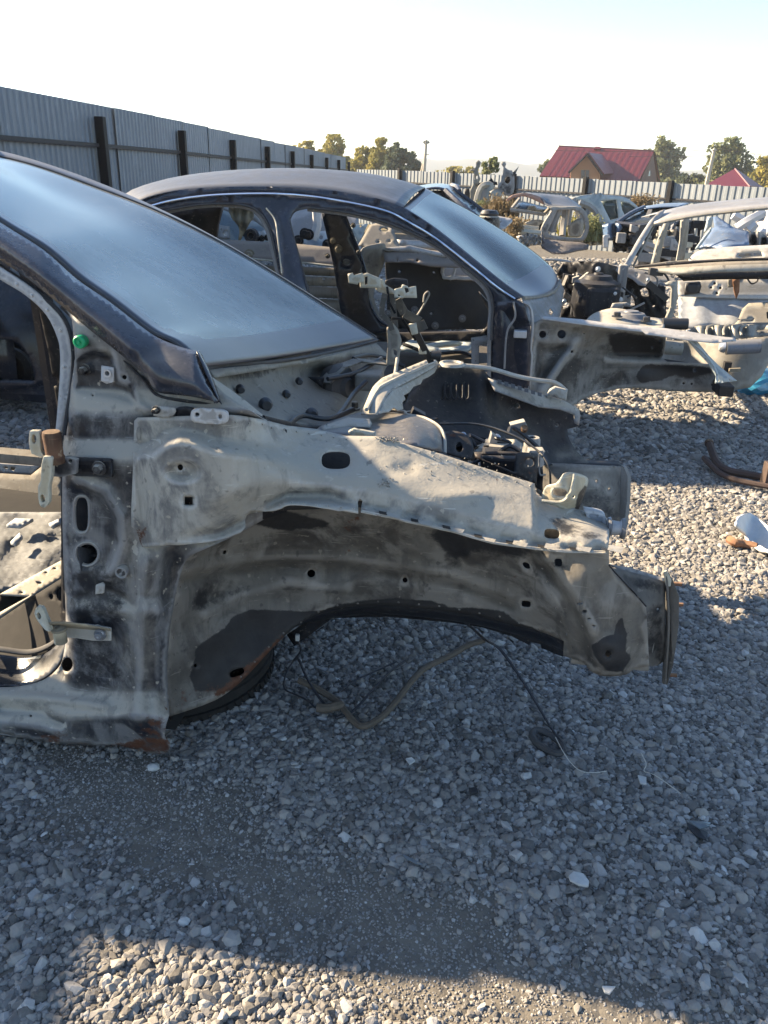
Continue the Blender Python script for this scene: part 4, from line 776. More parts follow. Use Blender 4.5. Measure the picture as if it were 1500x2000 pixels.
# rusty mount bracket and battery tray
panel('mount_bracket', cat([(868, 842), (885, 841), (905, 846), (920, 858), (925, 875), (922, 898)], 3)+[(900, 893), (870, 884)], [(868, 842, 2.5), (885, 841, 2.5), (925, 875, 2.45), (922, 898, 2.42), (870, 884, 2.4)], D, C1, [oval(897, 873, 7, 10, 12)], 5, .006, stains={'rust': lambda x, y: .6*blob([(870, 845), (900, 845), (895, 856), (872, 854)], 5, x, y)})
panel('battery_tray', [(926, 882), (950, 856), (1008, 858), (1021, 867), (1020, 882), (975, 880)], .60, M['side'], C1, [[(955, 864), (962, 859), (996, 861), (999, 866), (985, 867)]], 6, .006, 'Z', stains={'dust': lambda x, y: .4+0*x})
panel('tray_front', [(926, 883), (975, 881), (1020, 883), (1050, 886), (1050, 920), (1048, 945), (1010, 930), (960, 905), (928, 893)], [(926, 883, 2.42), (1020, 883, 2.4), (1050, 886, 2.45), (1048, 945, 2.4), (928, 893, 2.40)], D, C1, [oval(1035, 903, 9, 9, 14), [(940, 888), (1008, 889), (1005, 922), (945, 898)]], 7, .005, stains={'rust': lambda x, y: .35+0*x})
MB().box(p1(975, 905, 2.52), Vector(FV)*.06, Vector(LV)*.06, (0, 0, .04)).build('engine_mount', D, C1, bevel=.01)
MB().lathe(p1(1040, 858, 2.75), (0, 0, 1), [(0.0, .0), (.012, 0), (.012, .008), (.024, .008), (.028, 0), (.03, -.03), (.045, -.05), (.05, -.09)], 22).build('mount_cup', M['side'], C1, True, 50)
wire('bonnet_cable', PX([(858, 828, 2.5), (933, 829, 2.5), (1000, 849, 2.45), (1050, 880, 2.4), (1072, 912, 2.35), (1075, 945, 2.35)]), .0035, M['plastic'], C1)
wire('thin_bracket', PX([(1054, 886, 2.38), (1054, 925, 2.38), (1066, 927, 2.38)]), .003, M['side'], C1)
# far wheel house and far fender rail
def d_far(x, y): return rbf([(800, 800, 2.80), (860, 716, 3.02), (940, 720, 3.04), (960, 740, 3.02), (1060, 775, 3.12), (1128, 805, 3.16), (1128, 830, 3.12), (868, 845, 2.75), (900, 780, 3.0), (950, 790, 2.98), (960, 850, 2.86), (1000, 800, 3.08), (1050, 850, 3.02), (1000, 870, 2.84), (1060, 905, 2.9), (1100, 860, 3.06), (1150, 905, 2.98)])(x, y) + .03*ridge([(955, 745), (958, 800), (985, 830)], 9, x, y)
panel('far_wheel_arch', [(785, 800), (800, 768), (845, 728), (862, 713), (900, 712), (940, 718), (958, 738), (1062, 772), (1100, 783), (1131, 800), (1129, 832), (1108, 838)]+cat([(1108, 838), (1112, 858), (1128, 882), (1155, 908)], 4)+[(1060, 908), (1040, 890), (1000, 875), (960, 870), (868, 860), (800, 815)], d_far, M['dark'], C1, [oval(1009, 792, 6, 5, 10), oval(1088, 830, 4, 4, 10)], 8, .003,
      stains={'dust': lambda x, y: .25*blob([(955, 770), (985, 790), (1010, 815), (1050, 845), (1055, 880), (1000, 868), (965, 850), (950, 800)], 18, x, y)+.6*ridge([(1095, 890), (1120, 885), (1150, 905)], 12, x, y)+.5*ridge([(865, 714), (940, 722)], 6, x, y), 'rust': lambda x, y: .3*ridge([(1000, 775), (1060, 795)], 10, x, y)})
MB().tube(cat(PX([(858, 712, 2.98), (900, 714, 3.0), (953, 719, 3.03), (1010, 735, 3.08), (1047, 742, 3.1), (1085, 748, 3.13), (1106, 764, 3.14)]), 5), .009, 8).build('far_rail_bar', M['rail'], C1, True)
MB().lathe(p1(882, 711, 2.98), (0, 0, 1), [(.03, .0), (.035, .008), (.045, .006), (.05, -.004)], 22).build('far_tower_ring', M['rail'], C1, True)
panel('far_fender_rail', [(953, 738), (1063, 771), (1100, 781), (1131, 799), (1134, 812), (1131, 830), (1122, 826), (1122, 810), (1095, 800), (1053, 795), (967, 763)], [(953, 738, 2.98), (1063, 771, 3.06), (1131, 799, 3.1), (1131, 830, 3.08), (1053, 795, 3.0), (967, 763, 2.94)], M['side'], C1, [], 6, .004, stains={'dust': lambda x, y: .6*ridge([(953, 738), (1063, 772), (1131, 800)], 4, x, y)+.4*ridge([(1050, 800), (1120, 812)], 6, x, y)})
for k in range(7):
    x = 972+k*13; y = 747+k*4; MB().prism(PX([(x, y-5, 2.99), (x+8, y-3, 3.0), (x+8, y+4, 2.97), (x, y+2, 2.96)]), Vector(LV)*.01).build('notch_tab', D, C1)
panel('far_rail_end', [(1066, 772), (1074, 762), (1084, 756), (1109, 763), (1106, 783), (1090, 778), (1082, 770), (1070, 778)], 3.05, M['rail'], C1, [], 5, .02)
for k in range(5):
    wire('pressed_rib', PX([(858+k*12, 748, 3.0), (857+k*12, 765, 2.97), (861+k*12, 778, 2.95), (867+k*12, 776, 2.95), (868+k*12, 752, 2.98)]), .003, M['dark'], C1)
# far front rail with its crash plate
panel('far_front_rail', [(1046, 905), (1100, 905), (1215, 911), (1221, 935), (1217, 1040), (1180, 1035), (1100, 1000), (1048, 962)], [(1046, 905, 2.95), (1215, 911, 2.95), (1217, 1040, 2.90), (1048, 962, 2.92), (1130, 930, 2.88), (1130, 980, 2.87)], M['front'], C1, [oval(1165, 940, 2.5, 2.5, 8), oval(1190, 955, 2.5, 2.5, 8)], 8, .004, stains={'dust': lambda x, y: .5*ridge([(1050, 920), (1210, 925)], 10, x, y), 'tar': lambda x, y: .45*blob([(1130, 960), (1210, 960), (1210, 1030), (1120, 990)], 15, x, y)})
panel('far_rail_top', [(1046, 904), (1215, 911), (1208, 900), (1046, 893)], [(1046, 904, 2.95), (1215, 911, 2.95), (1208, 900, 3.03), (1046, 893, 3.03)], M['dark'], C1, [], 10, .003)
MB().prism(PX([(1213, 908, 2.94), (1218, 912, 2.92), (1226, 930, 2.90), (1225, 970, 2.88), (1220, 1025, 2.86), (1212, 1045, 2.86), (1210, 1000, 2.9), (1214, 940, 2.93)]), Vector(FV)*.012).build('far_crash_plate', M['front'], C1)
# floor of the bay: subframe shade
# ---- bent bracket tree standing up from the scuttle
bt = MB(); B_ = M['rail']
def plate(name, poly, d, mat=B_, par=C1, holes=(), t=.006): return panel(name, poly, d, mat, par, holes, 5, t)
fr = plate('bracket_frame', [(755, 640), (768, 632), (778, 645), (784, 665), (781, 690), (777, 715), (754, 712), (757, 675)], 2.72, M['inner'], C1, [[(768, 682), (775, 686), (774, 696), (769, 692)]])
for nm, po, d, ho in (('comb_plate', [(679, 535), (688, 533), (690, 538), (707, 533), (712, 553), (700, 552), (698, 556), (681, 553)], 2.7, ()), ('clip_plate', [(702, 538), (716, 533), (742, 544), (745, 563), (703, 562)], 2.72, ([(712, 541), (718, 540), (717, 556), (712, 557)],)),
                      ('step_plate', [(733, 547), (748, 545), (752, 556), (768, 566), (772, 575), (745, 572), (734, 566)], 2.74, ()), ('hook_plate', [(770, 565), (783, 562), (785, 556), (796, 559), (796, 562), (812, 559), (814, 582), (770, 581)], 2.70, ([(789, 562), (797, 563), (799, 570), (792, 573)], oval(779, 577, 2.5, 2, 8)))):
    plate(nm, po, d, M['hinge'], fr, ho, .008)
plate('dark_clip', [(752, 548), (768, 543), (795, 546), (797, 558), (775, 562), (752, 558)], 2.76, D, fr)
def fb(name, pts, w_, mat=M['inner'], h_=.004):
    q = PX(pts); mb = MB()
    for a, b in zip(q, q[1:]): mb.bar(a, b, w_, h_, tuple(-LV))
    return mb.build(name, mat, fr)
fb('flat_strut', [(752, 573, 2.72), (746, 600, 2.72), (746, 615, 2.72), (760, 628, 2.72), (766, 645, 2.72)], .018); fb('flat_strut', [(766, 570, 2.75), (768, 600, 2.74), (772, 640, 2.73)], .02)
fb('flat_strut', [(775, 585, 2.75), (790, 612, 2.76), (820, 628, 2.78), (828, 645, 2.78)], .03); fb('flat_strut', [(765, 622, 2.72), (785, 622, 2.74), (800, 645, 2.75), (812, 665, 2.76)], .008, D)
fb('black_strut', [(808, 640, 2.76), (822, 668, 2.80), (842, 706, 2.86)], .022, M['plastic'], .01)
plate('beige_clip', [(798, 634), (812, 632), (816, 652), (804, 655)], 2.74, M['hinge'], fr, (), .02); plate('beige_clip', [(817, 678), (832, 676), (833, 692), (818, 692)], 2.82, M['hinge'], fr, (), .02)
MB().lathe(p1(853, 694, 2.85), FV, [(0, -.02), (.016, -.02), (.016, 0), (.02, 0), (.02, .015), (0, .016)], 16).build('rubber_plug', M['plastic'], fr, True)
wire('hook_wire', PX([(812, 620, 2.78), (822, 605, 2.78), (832, 588, 2.78), (838, 575, 2.78), (835, 570, 2.78), (829, 576, 2.78), (827, 590, 2.78)]), .004, M['inner'], fr)
wire('steel_rod', PX([(776, 700, 2.7), (771, 735, 2.6), (766, 760, 2.5)]), .006, M['side'], fr)
fb('flat_strut', [(756, 560, 2.73), (760, 590, 2.72), (772, 612, 2.72)], .008, D)
# ---- cabin floor, cross member and sills seen through the near door opening
panel('far_sill_plate', [(-70, 903), (0, 905), (77, 911), (58, 928), (-70, 920)], 3.22, M['flange'], C1, [[(8, 911), (16, 912), (14, 916), (7, 915)], [(20, 912), (30, 913), (27, 920), (19, 918)]], 8, .005)
panel('far_sill_side', [(-70, 920), (60, 928), (80, 912), (122, 935), (122, 1005), (60, 1000), (-70, 985)], [(-70, 920, 3.2), (122, 935, 3.15), (122, 1005, 3.05), (-70, 985, 3.08)], M['inner'], C1, [], 12, .003, stains={'tar': lambda x, y: .5*blob([(-60, 975), (120, 990), (120, 1005), (-60, 1000)], 6, x, y)})
def d_floor(x, y): return .15+.006*np.sin(x*.06+y*.02)+.004*np.sin(y*.09+x*.05)+.003*np.sin(x*.31)*np.sin(y*.27)-.012*blob([(12, 1060), (40, 1055), (38, 1075), (22, 1068), (15, 1078)], 4, x, y)-.012*blob([(88, 1045), (122, 1045), (122, 1058), (95, 1068)], 4, x, y)
panel('floor_pan', [(-70, 1000), (122, 1000), (124, 1100), (60, 1135), (-70, 1180)], d_floor, M['floor'], C1, [], 7, .003, 'Z', stains={'dust': lambda x, y: .2*blob([(-60, 1005), (122, 1005), (122, 1090), (40, 1060), (-60, 1070)], 15, x, y)})
for po in ([(12, 1025), (30, 1012), (65, 1013), (40, 1027)], [(95, 1022), (122, 1010), (122, 1018), (103, 1028)], [(20, 1058), (38, 1040), (44, 1047), (30, 1062)]): panel('felt_patch', po, .20, M['paleblue_felt'], C1, [], 6, .012, 'Z')
panel('seat_cross_member', [(-70, 1195), (0, 1160), (122, 1093), (124, 1127), (60, 1165), (0, 1205), (-70, 1248)], .26, M['side'], C1, [[(-40, 1190), (0, 1160), (59, 1163), (10, 1190), (-60, 1230)], oval(77, 1138, 5.5, 2.5, 10), oval(42, 1157, 4, 2, 8), oval(107, 1110, 4, 2, 8), oval(90, 1118, 3.5, 2, 8)], 7, .006, 'Z', stains={'dust': lambda x, y: .35+0*x})
panel('cross_member_side', [(-70, 1248), (0, 1205), (124, 1127), (126, 1260), (60, 1290), (-70, 1285)], [(-70, 1248, 1.95), (124, 1127, 1.92), (126, 1260, 1.78), (-70, 1285, 1.85), (30, 1230, 1.88)], M['tyre'], C1, [oval(100, 1165, 4, 6, 10), oval(118, 1160, 8, 14, 12)], 10, .003)
wire('door_seal', PX([(-70, 1262, 1.68), (0, 1268, 1.68), (55, 1274, 1.68), (95, 1262, 1.68), (120, 1240, 1.68), (127, 1215, 1.68)]), .008, M['rubber'], C1)
panel('sill_step', [(-70, 1275)]+cat([(0, 1278), (50, 1284), (88, 1276), (112, 1258), (127, 1235)], 3)+cat([(127, 1270), (112, 1300), (85, 1325), (45, 1338), (0, 1340)], 3)+[(-70, 1336)], [(-70, 1275, 1.70), (127, 1235, 1.66), (60, 1285, 1.69), (0, 1340, 1.60), (-70, 1336, 1.60), (90, 1322, 1.60), (40, 1310, 1.66)], M['black'], C1, [], 7, .003, stains={'dust': lambda x, y: .5*ridge([(60, 1330), (110, 1290), (125, 1260)], 10, x, y)})

# loose looms, hoses and clips left in the bay
rb = random.Random(21)
for k in range(34):
    x = rb.uniform(790, 1050); y = rb.uniform(800, 925); 
    if y < 800+(x-790)*.1 or y > 880+(x-790)*.22: y = 845+(x-790)*.15
    c = p1(x, y, rb.uniform(2.5, 2.7)); q = k % 4
    if q == 0: MB().tube(cat([c, c+Vector((rb.uniform(-.06, .06), .02, rb.uniform(-.03, .02))), c+Vector((rb.uniform(-.12, .12), 0, rb.uniform(-.07, -.02))), c+Vector((rb.uniform(-.15, .15), -.02, -.1))], 5), rb.uniform(.003, .008), 6).build('hose', M['plastic'], C1, True)
    elif q == 1: MB().box(c, Vector((rb.uniform(.01, .035), 0, rb.uniform(-.015, .015))), Vector((0, .02, 0)), Vector((rb.uniform(-.01, .01), 0, rb.uniform(.008, .022)))).build('dark_bracket', rb.choice([M['dark'], M['plastic'], M['side']]), C1, bevel=.003)
    elif q == 2: MB().lathe(c, (rb.uniform(-.4, .4), -.6, .7), [(0, -.01), (.012, -.01), (.013, .004), (.009, .006), (.005, .004), (0, .004)], 12).build('bay_clip', rb.choice([M['dark'], M['zinc'], M['rusty']]), C1, True)
    else: MB().bar(c, c+Vector((rb.uniform(-.08, .08), .03, rb.uniform(-.04, .04))), .018, .004).build('dark_bracket', rb.choice([M['dark'], M['side']]), C1)
panel('bay_floor', [(790, 800), (868, 845), (930, 850), (1060, 890), (1060, 960), (960, 900), (850, 870), (780, 860)], lambda x, y: 2.78+.03*np.sin(x*.09)*np.sin(y*.12), M['dark'], C1, [], 9, .004)  # upright dark sheet, added as shading behind the bay parts
for pts in ([(640, 835, 2.1), (670, 800, 2.3), (690, 770, 2.5), (715, 745, 2.6)], [(745, 700, 2.9), (720, 715, 2.8), (690, 730, 2.7), (640, 740, 2.6)], [(690, 700, 2.85), (720, 694, 2.95), (755, 700, 3.0), (790, 716, 3.0)], [(560, 832, 1.95), (590, 812, 2.1), (640, 818, 2.15), (690, 800, 2.3)]): wire('loom', PX(pts), .008, M['plastic'], C1)
for x, y, d in ((470, 760, 2.0), (560, 770, 2.25), (585, 745, 2.45), (655, 720, 2.75), (540, 735, 2.4)): MB().lathe(p1(x, y, d), Vector(LV)-Vector(FV)*.5, [(0, -.012), (.008, -.012), (.012, -.004), (.012, .01)], 12).build('rubber_bung', M['plastic'], C1, True)
# ================================================================ second wreck: dark saloon shell behind
car2 = thing('dark_saloon_shell', 'dark saloon shell with bright roof trim and bare doorways, behind the nearest wreck', 'car wreck', K(-.8, 5.2, 0))
C2 = car2; D = M['dark']
ne = [(240, 415, 4.62), (280, 388, 4.64), (350, 371, 4.66), (450, 365, 4.68), (575, 366, 4.70), (675, 376, 4.70), (750, 391, 4.68), (787, 405, 4.66)]
md_ = [(225, 398, 5.1), (262, 372, 5.15), (330, 350, 5.25), (430, 335, 5.3), (560, 328.5, 5.3), (680, 334, 5.35), (760, 346, 5.5), (830, 366, 5.8)]
N1 = PX(ne); N3 = PX(md_); N2 = [(a*.55+b*.45)+Vector((0, 0, .018)) for a, b in zip(N1, N3)]; N4 = [p+Vector(LV)*.6*(1 if i < 6 else (.5, .12)[i-6])-Vector((0, 0, .08 if i < 6 else .02)) for i, p in enumerate(N3)]
loft('roof', [N1, N2, N3, N4], M['roof'], C2, 30, 14, .004)
chrome = [(240, 430), (300, 401), (380, 385), (470, 379), (565, 380), (650, 390), (750, 411), (800, 435), (850, 465), (915, 515), (970, 560), (1006, 584)]
dz = [(380, 4.66), (460, 4.60), (560, 4.50), (640, 4.46), (760, 4.45)]
up_ = cat([(240, 415), (280, 388), (350, 371), (450, 365), (575, 366), (675, 376), (750, 391), (787, 405)], 3)+cat([(787, 405), (850, 447), (930, 512), (1000, 566), (1022, 580)], 3)
panel('roof_side_rail', up_+[(1006, 586)]+cat(chrome, 3)[::-1], lambda x, y: seg(y, dz)+.0*x, M['navy'], C2, [], 12, .003)
wire('bright_trim', [p1(x, y, float(np.interp(y, *zip(*dz)))-.012) for x, y in cat(chrome, 3)], .0075, M['chrome'], C2, 6, 2)
rear_top = cat([(240, 445), (300, 418), (375, 402), (435, 398), (480, 402), (508, 416), (526, 446), (537, 490), (550, 545)], 4)
b_right = cat([(612, 590), (602, 566), (586, 510), (567, 440), (567, 424), (577, 411), (600, 405)], 4)
f_top = cat([(600, 405), (673, 414), (727, 426), (780, 444), (847, 476), (900, 516), (942, 550), (958, 574), (962, 603), (960, 640), (959, 760)], 4)
side = cat(chrome, 3)+[(1022, 592), (1034, 640), (1034, 700), (1030, 765)]+f_top[::-1]+b_right[::-1][1:]+[(575, 575)]+rear_top[::-1]
panel('side_frame', side, lambda x, y: seg(y, dz)+.012-.02*sstep(535, 550, x)*sstep(600, 580, x)*sstep(400, 430, y)+.04*sstep(985, 960, x)*sstep(560, 620, y), M['navy'], C2, [], 11, .006)
for nm, ln, dd in (('door_seal', rear_top, .015), ('door_seal', b_right+f_top[:-3], .015)):
    MB().tube([p1(x, y, float(np.interp(y, *zip(*dz)))+dd) for x, y in ln], .007, 6).build(nm, M['rubber'], C2, True)
off_in = [(x+4 if x < 560 else x-3, y+4) for x, y in rear_top]
MB().tube([p1(x-4 if x > 500 else x, y+3, float(np.interp(y, *zip(*dz)))+.05) for x, y in rear_top], .012, 6).build('inner_flange', M['side'], C2, True)
MB().tube([p1(x-4 if x > 900 else x+1, y+4, float(np.interp(y, *zip(*dz)))+.05) for x, y in f_top], .012, 6).build('inner_flange', M['side'], C2, True)
wire('pillar_edge', PX([(520, 406, 4.6), (537, 430, 4.58), (543, 470, 4.52), (550, 534, 4.5)]), .004, M['hinge'], C2)
# far side of the cabin
far_b = cat([(626, 408), (638, 460), (652, 524), (664, 602), (680, 650)], 3)+[(770, 650)]+cat([(758, 638), (737, 621), (722, 587), (713, 528), (695, 475), (671, 414)], 3)
panel('far_b_pillar', far_b, 6.0, M['black'], C2, [oval(676, 512, 8.5, 6.5, 14)], 12, .05)
panel('pillar_slot_cover', oval(676, 512, 8, 6, 14), 6.03, M['side'], C2, [], 6, .003)
bolt('belt_bolt', p1(661, 486, 5.98), -LV, .02, .03, M['hinge'], C2); bolt('belt_bolt', p1(650, 470, 5.98), -LV, .015, .02, M['hinge'], C2)
wire('pillar_edge', PX([(672, 414, 5.96), (696, 475, 5.96), (714, 528, 5.96), (722, 587, 5.96), (738, 622, 5.96), (758, 638, 5.96)]), .008, M['black'], C2)
panel('far_c_pillar', [(235, 440), (300, 414), (375, 402), (433, 405), (424, 440), (421, 463), (400, 480), (250, 480)], 5.9, M['dark'], C2, [], 14, .05)
tw = 6.05
panel('far_roof_rail', [(240, 425), (300, 404), (380, 392), (565, 388), (660, 398), (760, 420), (830, 452), (900, 500), (960, 552), (950, 560), (880, 503), (820, 465), (750, 432), (660, 411), (565, 402), (380, 405)], lambda x, y: 5.75+.001*(y-400), D, C2, [], 16, .02)
panel('far_sill', [(610, 648), (770, 652), (960, 648), (962, 664), (770, 668), (610, 664)], 6.02, D, C2, [], 16, .06)
panel('far_hinge_pillar', [(935, 570), (962, 600), (962, 650), (938, 652), (950, 640), (956, 612)], 6.0, D, C2, [], 10, .05)
panel('floor_pan', [(560, 655), (760, 660), (960, 655), (1030, 670), (1032, 770), (560, 770)], .17, D, C2, [], 20, .003, 'Z', stains={'dust': lambda x, y: .3+0*x})
panel('seat_mount_frame', cat([(780, 678), (800, 664), (825, 658), (881, 652), (905, 652), (930, 657), (925, 672), (905, 682), (850, 684)], 3), .30, M['lightblue'], C2, [[(803, 670), (826, 662), (876, 656), (877, 662), (830, 672)], cat([(835, 674), (870, 669), (905, 668), (895, 676), (860, 680)], 3)], 7, .03, 'Z')
panel('pale_strap', [(920, 660), (950, 655), (955, 668), (936, 675), (935, 720), (921, 720)], 4.9, M['silver'], C2, [], 8, .004)
wire('floor_wire', PX([(788, 672, 5.4), (840, 690, 5.3), (900, 688, 5.2), (930, 700, 5.1)]), .012, D, C2)
# lower A pillar, hinge area
panel('hinge_pillar', [(962, 590), (1006, 588), (1022, 592), (1036, 640), (1034, 760), (962, 760)], [(962, 600, 4.52), (1006, 588, 4.45), (1036, 640, 4.45), (1034, 760, 4.45), (962, 760, 4.52), (1000, 680, 4.47)], M['black'], C2, [], 10, .003)
MB().box(p1(1016, 652, 4.44), Vector(FV)*.035, Vector(LV)*.02, (0, 0, .02)).build('hinge_block', M['zinc'], C2, bevel=.004)
wire('jamb_edge', PX([(1003, 590, 4.42), (1006, 620, 4.42), (990, 650, 4.42), (985, 720, 4.42)]), .006, M['side'], C2)
# windscreen
w0 = [(787, 405, 4.68), (850, 447, 4.62), (930, 511, 4.56), (985, 554, 4.52), (1022, 580, 4.50)]
w1 = [(800, 392, 5.1), (868, 432, 5.05), (950, 498, 4.95), (1010, 552, 4.88), (1052, 578, 4.82)]
w2 = [(815, 379, 5.5), (892, 418, 5.4), (985, 480, 5.3), (1050, 538, 5.2), (1081, 567, 5.1)]
w3 = [(830, 367, 5.85), (915, 410, 5.8), (1010, 468, 5.75), (1072, 516, 5.65), (1092, 548, 5.5)]
ws = loft('windscreen', [PX(w0), PX(w1), PX(w2), PX(w3)], M['glass2'], C2, 40, 24, 0); ws.data.materials.append(M['frit2'])
for i, pl in enumerate(ws.data.polygons):
    iu, iv = divmod(i, 23); u_ = iu/39; v_ = iv/23
    if u_ > .80+.05*abs(v_-.5) or v_ < .03 or v_ > .97 or u_ < .05: pl.material_index = 1
ws.modifiers.new('t', 'SOLIDIFY').thickness = .005
wire('screen_edge', PX([(1022, 582, 4.5), (1052, 580, 4.8), (1082, 569, 5.1), (1094, 549, 5.5)]), .012, M['inner'], C2)
# cowl side and apron
panel('cowl_side', [(1021, 585), (1050, 582), (1080, 570), (1095, 550), (1102, 565), (1097, 600), (1092, 626), (1056, 626), (1040, 640), (1034, 632)], [(1021, 585, 4.48), (1050, 582, 4.75), (1095, 550, 5.4), (1092, 626, 4.9), (1056, 626, 4.55), (1034, 632, 4.47)], M['lightblue2'], C2, [[(1071, 613), (1075, 600), (1081, 610), (1078, 617)]], 8, .004, stains={'dust': lambda x, y: .3+0*x})
wire('cowl_edge', PX([(1022, 590, 4.46), (1036, 602, 4.46), (1040, 640, 4.46), (1036, 680, 4.46), (1038, 700, 4.46), (1032, 760, 4.46)]), .010, M['silver'], C2)
apo2 = [(1040, 632), (1062, 622), (1130, 632), (1200, 641), (1273, 651), (1300, 657), (1298, 685), (1293, 698), (1303, 707), (1389, 712), (1396, 724), (1418, 750), (1420, 766), (1334, 765), (1284, 761), (1240, 758), (1210, 759), (1170, 767), (1140, 779), (1110, 800), (1100, 830), (1034, 780), (1032, 730), (1038, 696), (1042, 665)]
def d_ap2(x, y):
    d = rbf([(1040, 640, 4.48), (1062, 622, 4.50), (1200, 641, 4.54), (1300, 657, 4.58), (1034, 770, 4.50), (1110, 800, 4.62), (1130, 700, 4.60), (1180, 670, 4.66), (1200, 700, 4.72), (1170, 740, 4.75), (1250, 680, 4.74), (1290, 690, 4.72), (1260, 730, 4.72), (1389, 715, 4.66), (1400, 760, 4.68), (1330, 740, 4.70), (1090, 650, 4.52)])(x, y)
    d = d - .05*ridge([(1128, 668), (1100, 700), (1060, 765)], 13, x, y) + .05*blob([(1050, 675), (1115, 675), (1060, 745), (1046, 740)], 6, x, y)
    d = d + .04*blob([(1185, 648), (1296, 660), (1292, 698), (1240, 700), (1190, 695)], 6, x, y) - .03*ridge([(1180, 703), (1240, 706), (1300, 708), (1389, 714)], 5, x, y)
    return d
panel('front_apron', apo2, d_ap2, M['front2'], C2, [oval(1060, 653, 7, 7, 16), oval(1097, 653, 8.5, 8.5, 16), oval(1117, 687, 3, 3, 10), oval(1141, 652, 1.6, 1.6, 6), oval(1357, 723, 3, 3, 8), oval(1335, 749, 2.5, 2.5, 8), oval(1351, 750, 2.5, 2.5, 8), oval(1391, 752, 2.5, 2.5, 8), oval(1274, 679, 2, 2.4, 8), oval(1289, 666, 2, 2, 8)], 7, .004, sharp=None,
    stains={'tar': lambda x, y: .9*blob([(1258, 712), (1300, 710), (1390, 716), (1395, 728), (1350, 738), (1310, 735), (1290, 745), (1250, 748), (1240, 735)], 6, x, y)+.75*blob([(1183, 650), (1220, 646), (1300, 662), (1292, 700), (1200, 697)], 7, x, y)+.5*blob([(1048, 640), (1072, 640), (1072, 668), (1048, 668)], 8, x, y)+.42*blob([(1125, 680), (1170, 675), (1165, 705), (1130, 700)], 8, x, y)+.4*blob([(1095, 735), (1130, 735), (1128, 755), (1100, 752)], 6, x, y),
            'dust': lambda x, y: .4*blob([(1070, 630), (1180, 645), (1160, 680), (1080, 670)], 14, x, y)+.4*blob([(1240, 745), (1400, 755), (1400, 766), (1250, 760)], 8, x, y)})
panel('apron_back', [(1045, 640), (1300, 660), (1292, 700), (1389, 715), (1410, 755), (1200, 750), (1110, 790), (1045, 760)], 4.95, D, C2, [], 30, .003)
panel('fender_flange', [(1058, 622), (1062, 617), (1130, 623), (1185, 630), (1250, 636), (1300, 641), (1350, 648), (1400, 656), (1436, 660), (1438, 665), (1395, 669), (1345, 664), (1300, 657), (1262, 652), (1255, 647), (1200, 641), (1130, 632)],
      lambda x, y: 4.44+.02*(seg(x, [(1058, 622), (1200, 641), (1300, 657), (1440, 668)])-y)/3., M['white'], C2, [], 6, .005)
panel('blue_strut', [(1338, 660), (1363, 668), (1385, 695), (1402, 712), (1440, 744), (1396, 749), (1398, 735), (1385, 712), (1366, 692)], [(1338, 660, 4.46), (1363, 668, 4.46), (1440, 744, 4.40), (1396, 749, 4.42), (1385, 705, 4.45)], M['lightblue'], C2, [oval(1402, 744, 1.5, 1, 6), oval(1425, 742, 1.5, 1, 6)], 5, .005)
wire('strut_fold', PX([(1345, 664, 4.45), (1375, 690, 4.44), (1398, 722, 4.42), (1400, 746, 4.40)]), .006, M['lightblue'], C2)
MB().box(p1(1412, 758, 4.6), Vector(FV)*.04, Vector(LV)*.08, (0, 0, .03)).build('rail_foot', D, C2, bevel=.006)
# near spring tower
panel('near_tower_top', cat([(1140, 630), (1160, 612), (1195, 602), (1230, 606), (1262, 618), (1290, 622), (1298, 634), (1290, 642), (1240, 638), (1180, 632)], 4), [(1140, 630, 4.7), (1195, 602, 5.0), (1262, 618, 4.95), (1298, 634, 4.7), (1180, 632, 4.6), (1240, 638, 4.6), (1220, 615, 4.85)], M['side'], C2, [], 6, .005, stains={'dust': lambda x, y: .5+0*x})
c = p1(1232, 617, 4.82); MB().lathe(c, (0, 0, 1), [(0, .03), (.04, .03), (.045, .022), (.075, .018), (.09, .0), (.11, -.01), (.12, -.04)], 26).build('spring_cap', M['midgrey'], C2, True)
panel('tower_gusset', [(1192, 604), (1197, 593), (1225, 591), (1236, 600), (1215, 598), (1205, 606)], 5.05, M['side'], C2, [], 5, .02); bolt('tower_nut', p1(1205, 619, 4.72), (0, 0, 1), .02, .03, M['plastic'], C2); bolt('tower_nut', p1(1262, 628, 4.72), (0, 0, 1), .02, .03, M['plastic'], C2)
MB().tube(PX([(1294, 632, 4.75), (1343, 633, 4.75)]), .032, 12).build('black_tube', M['plastic'], C2, True)
# far engine bay wall
hol = [oval(1128, 592, 9.5, 8, 16), [(1097, 590), (1104, 589), (1112, 593), (1109, 601), (1098, 601)], oval(1258, 570, 8.5, 8.5, 16), [(1229, 578), (1235, 576), (1241, 590), (1240, 598), (1231, 596)], oval(1196, 563, 2, 2, 8), oval(1277, 598, 3, 2, 8), oval(1298, 600, 2, 3, 8)]
panel('far_bay_wall', [(1086, 530), (1100, 512), (1150, 510), (1182, 514), (1220, 524), (1250, 545), (1300, 560), (1300, 584), (1302, 622), (1220, 620), (1160, 622), (1096, 626), (1094, 600), (1104, 570)], lambda x, y: 5.95-.25*np.exp(-(((x-1165)/35)**2))+.02*np.sin(x*.3)*np.sin(y*.2), D, C2, hol, 7, .01)
panel('far_fender_flange', [(1190, 516), (1222, 521), (1280, 533), (1322, 545), (1318, 552), (1290, 549), (1284, 554), (1262, 558), (1248, 556), (1236, 545), (1205, 530)], [(1190, 516, 5.9), (1322, 545, 5.85), (1250, 556, 5.8), (1205, 530, 5.85), (1250, 528, 5.9)], M['silver'], C2, [oval(1245, 537, 2, 3, 8), oval(1268, 545, 2, 2.6, 8)], 5, .006)
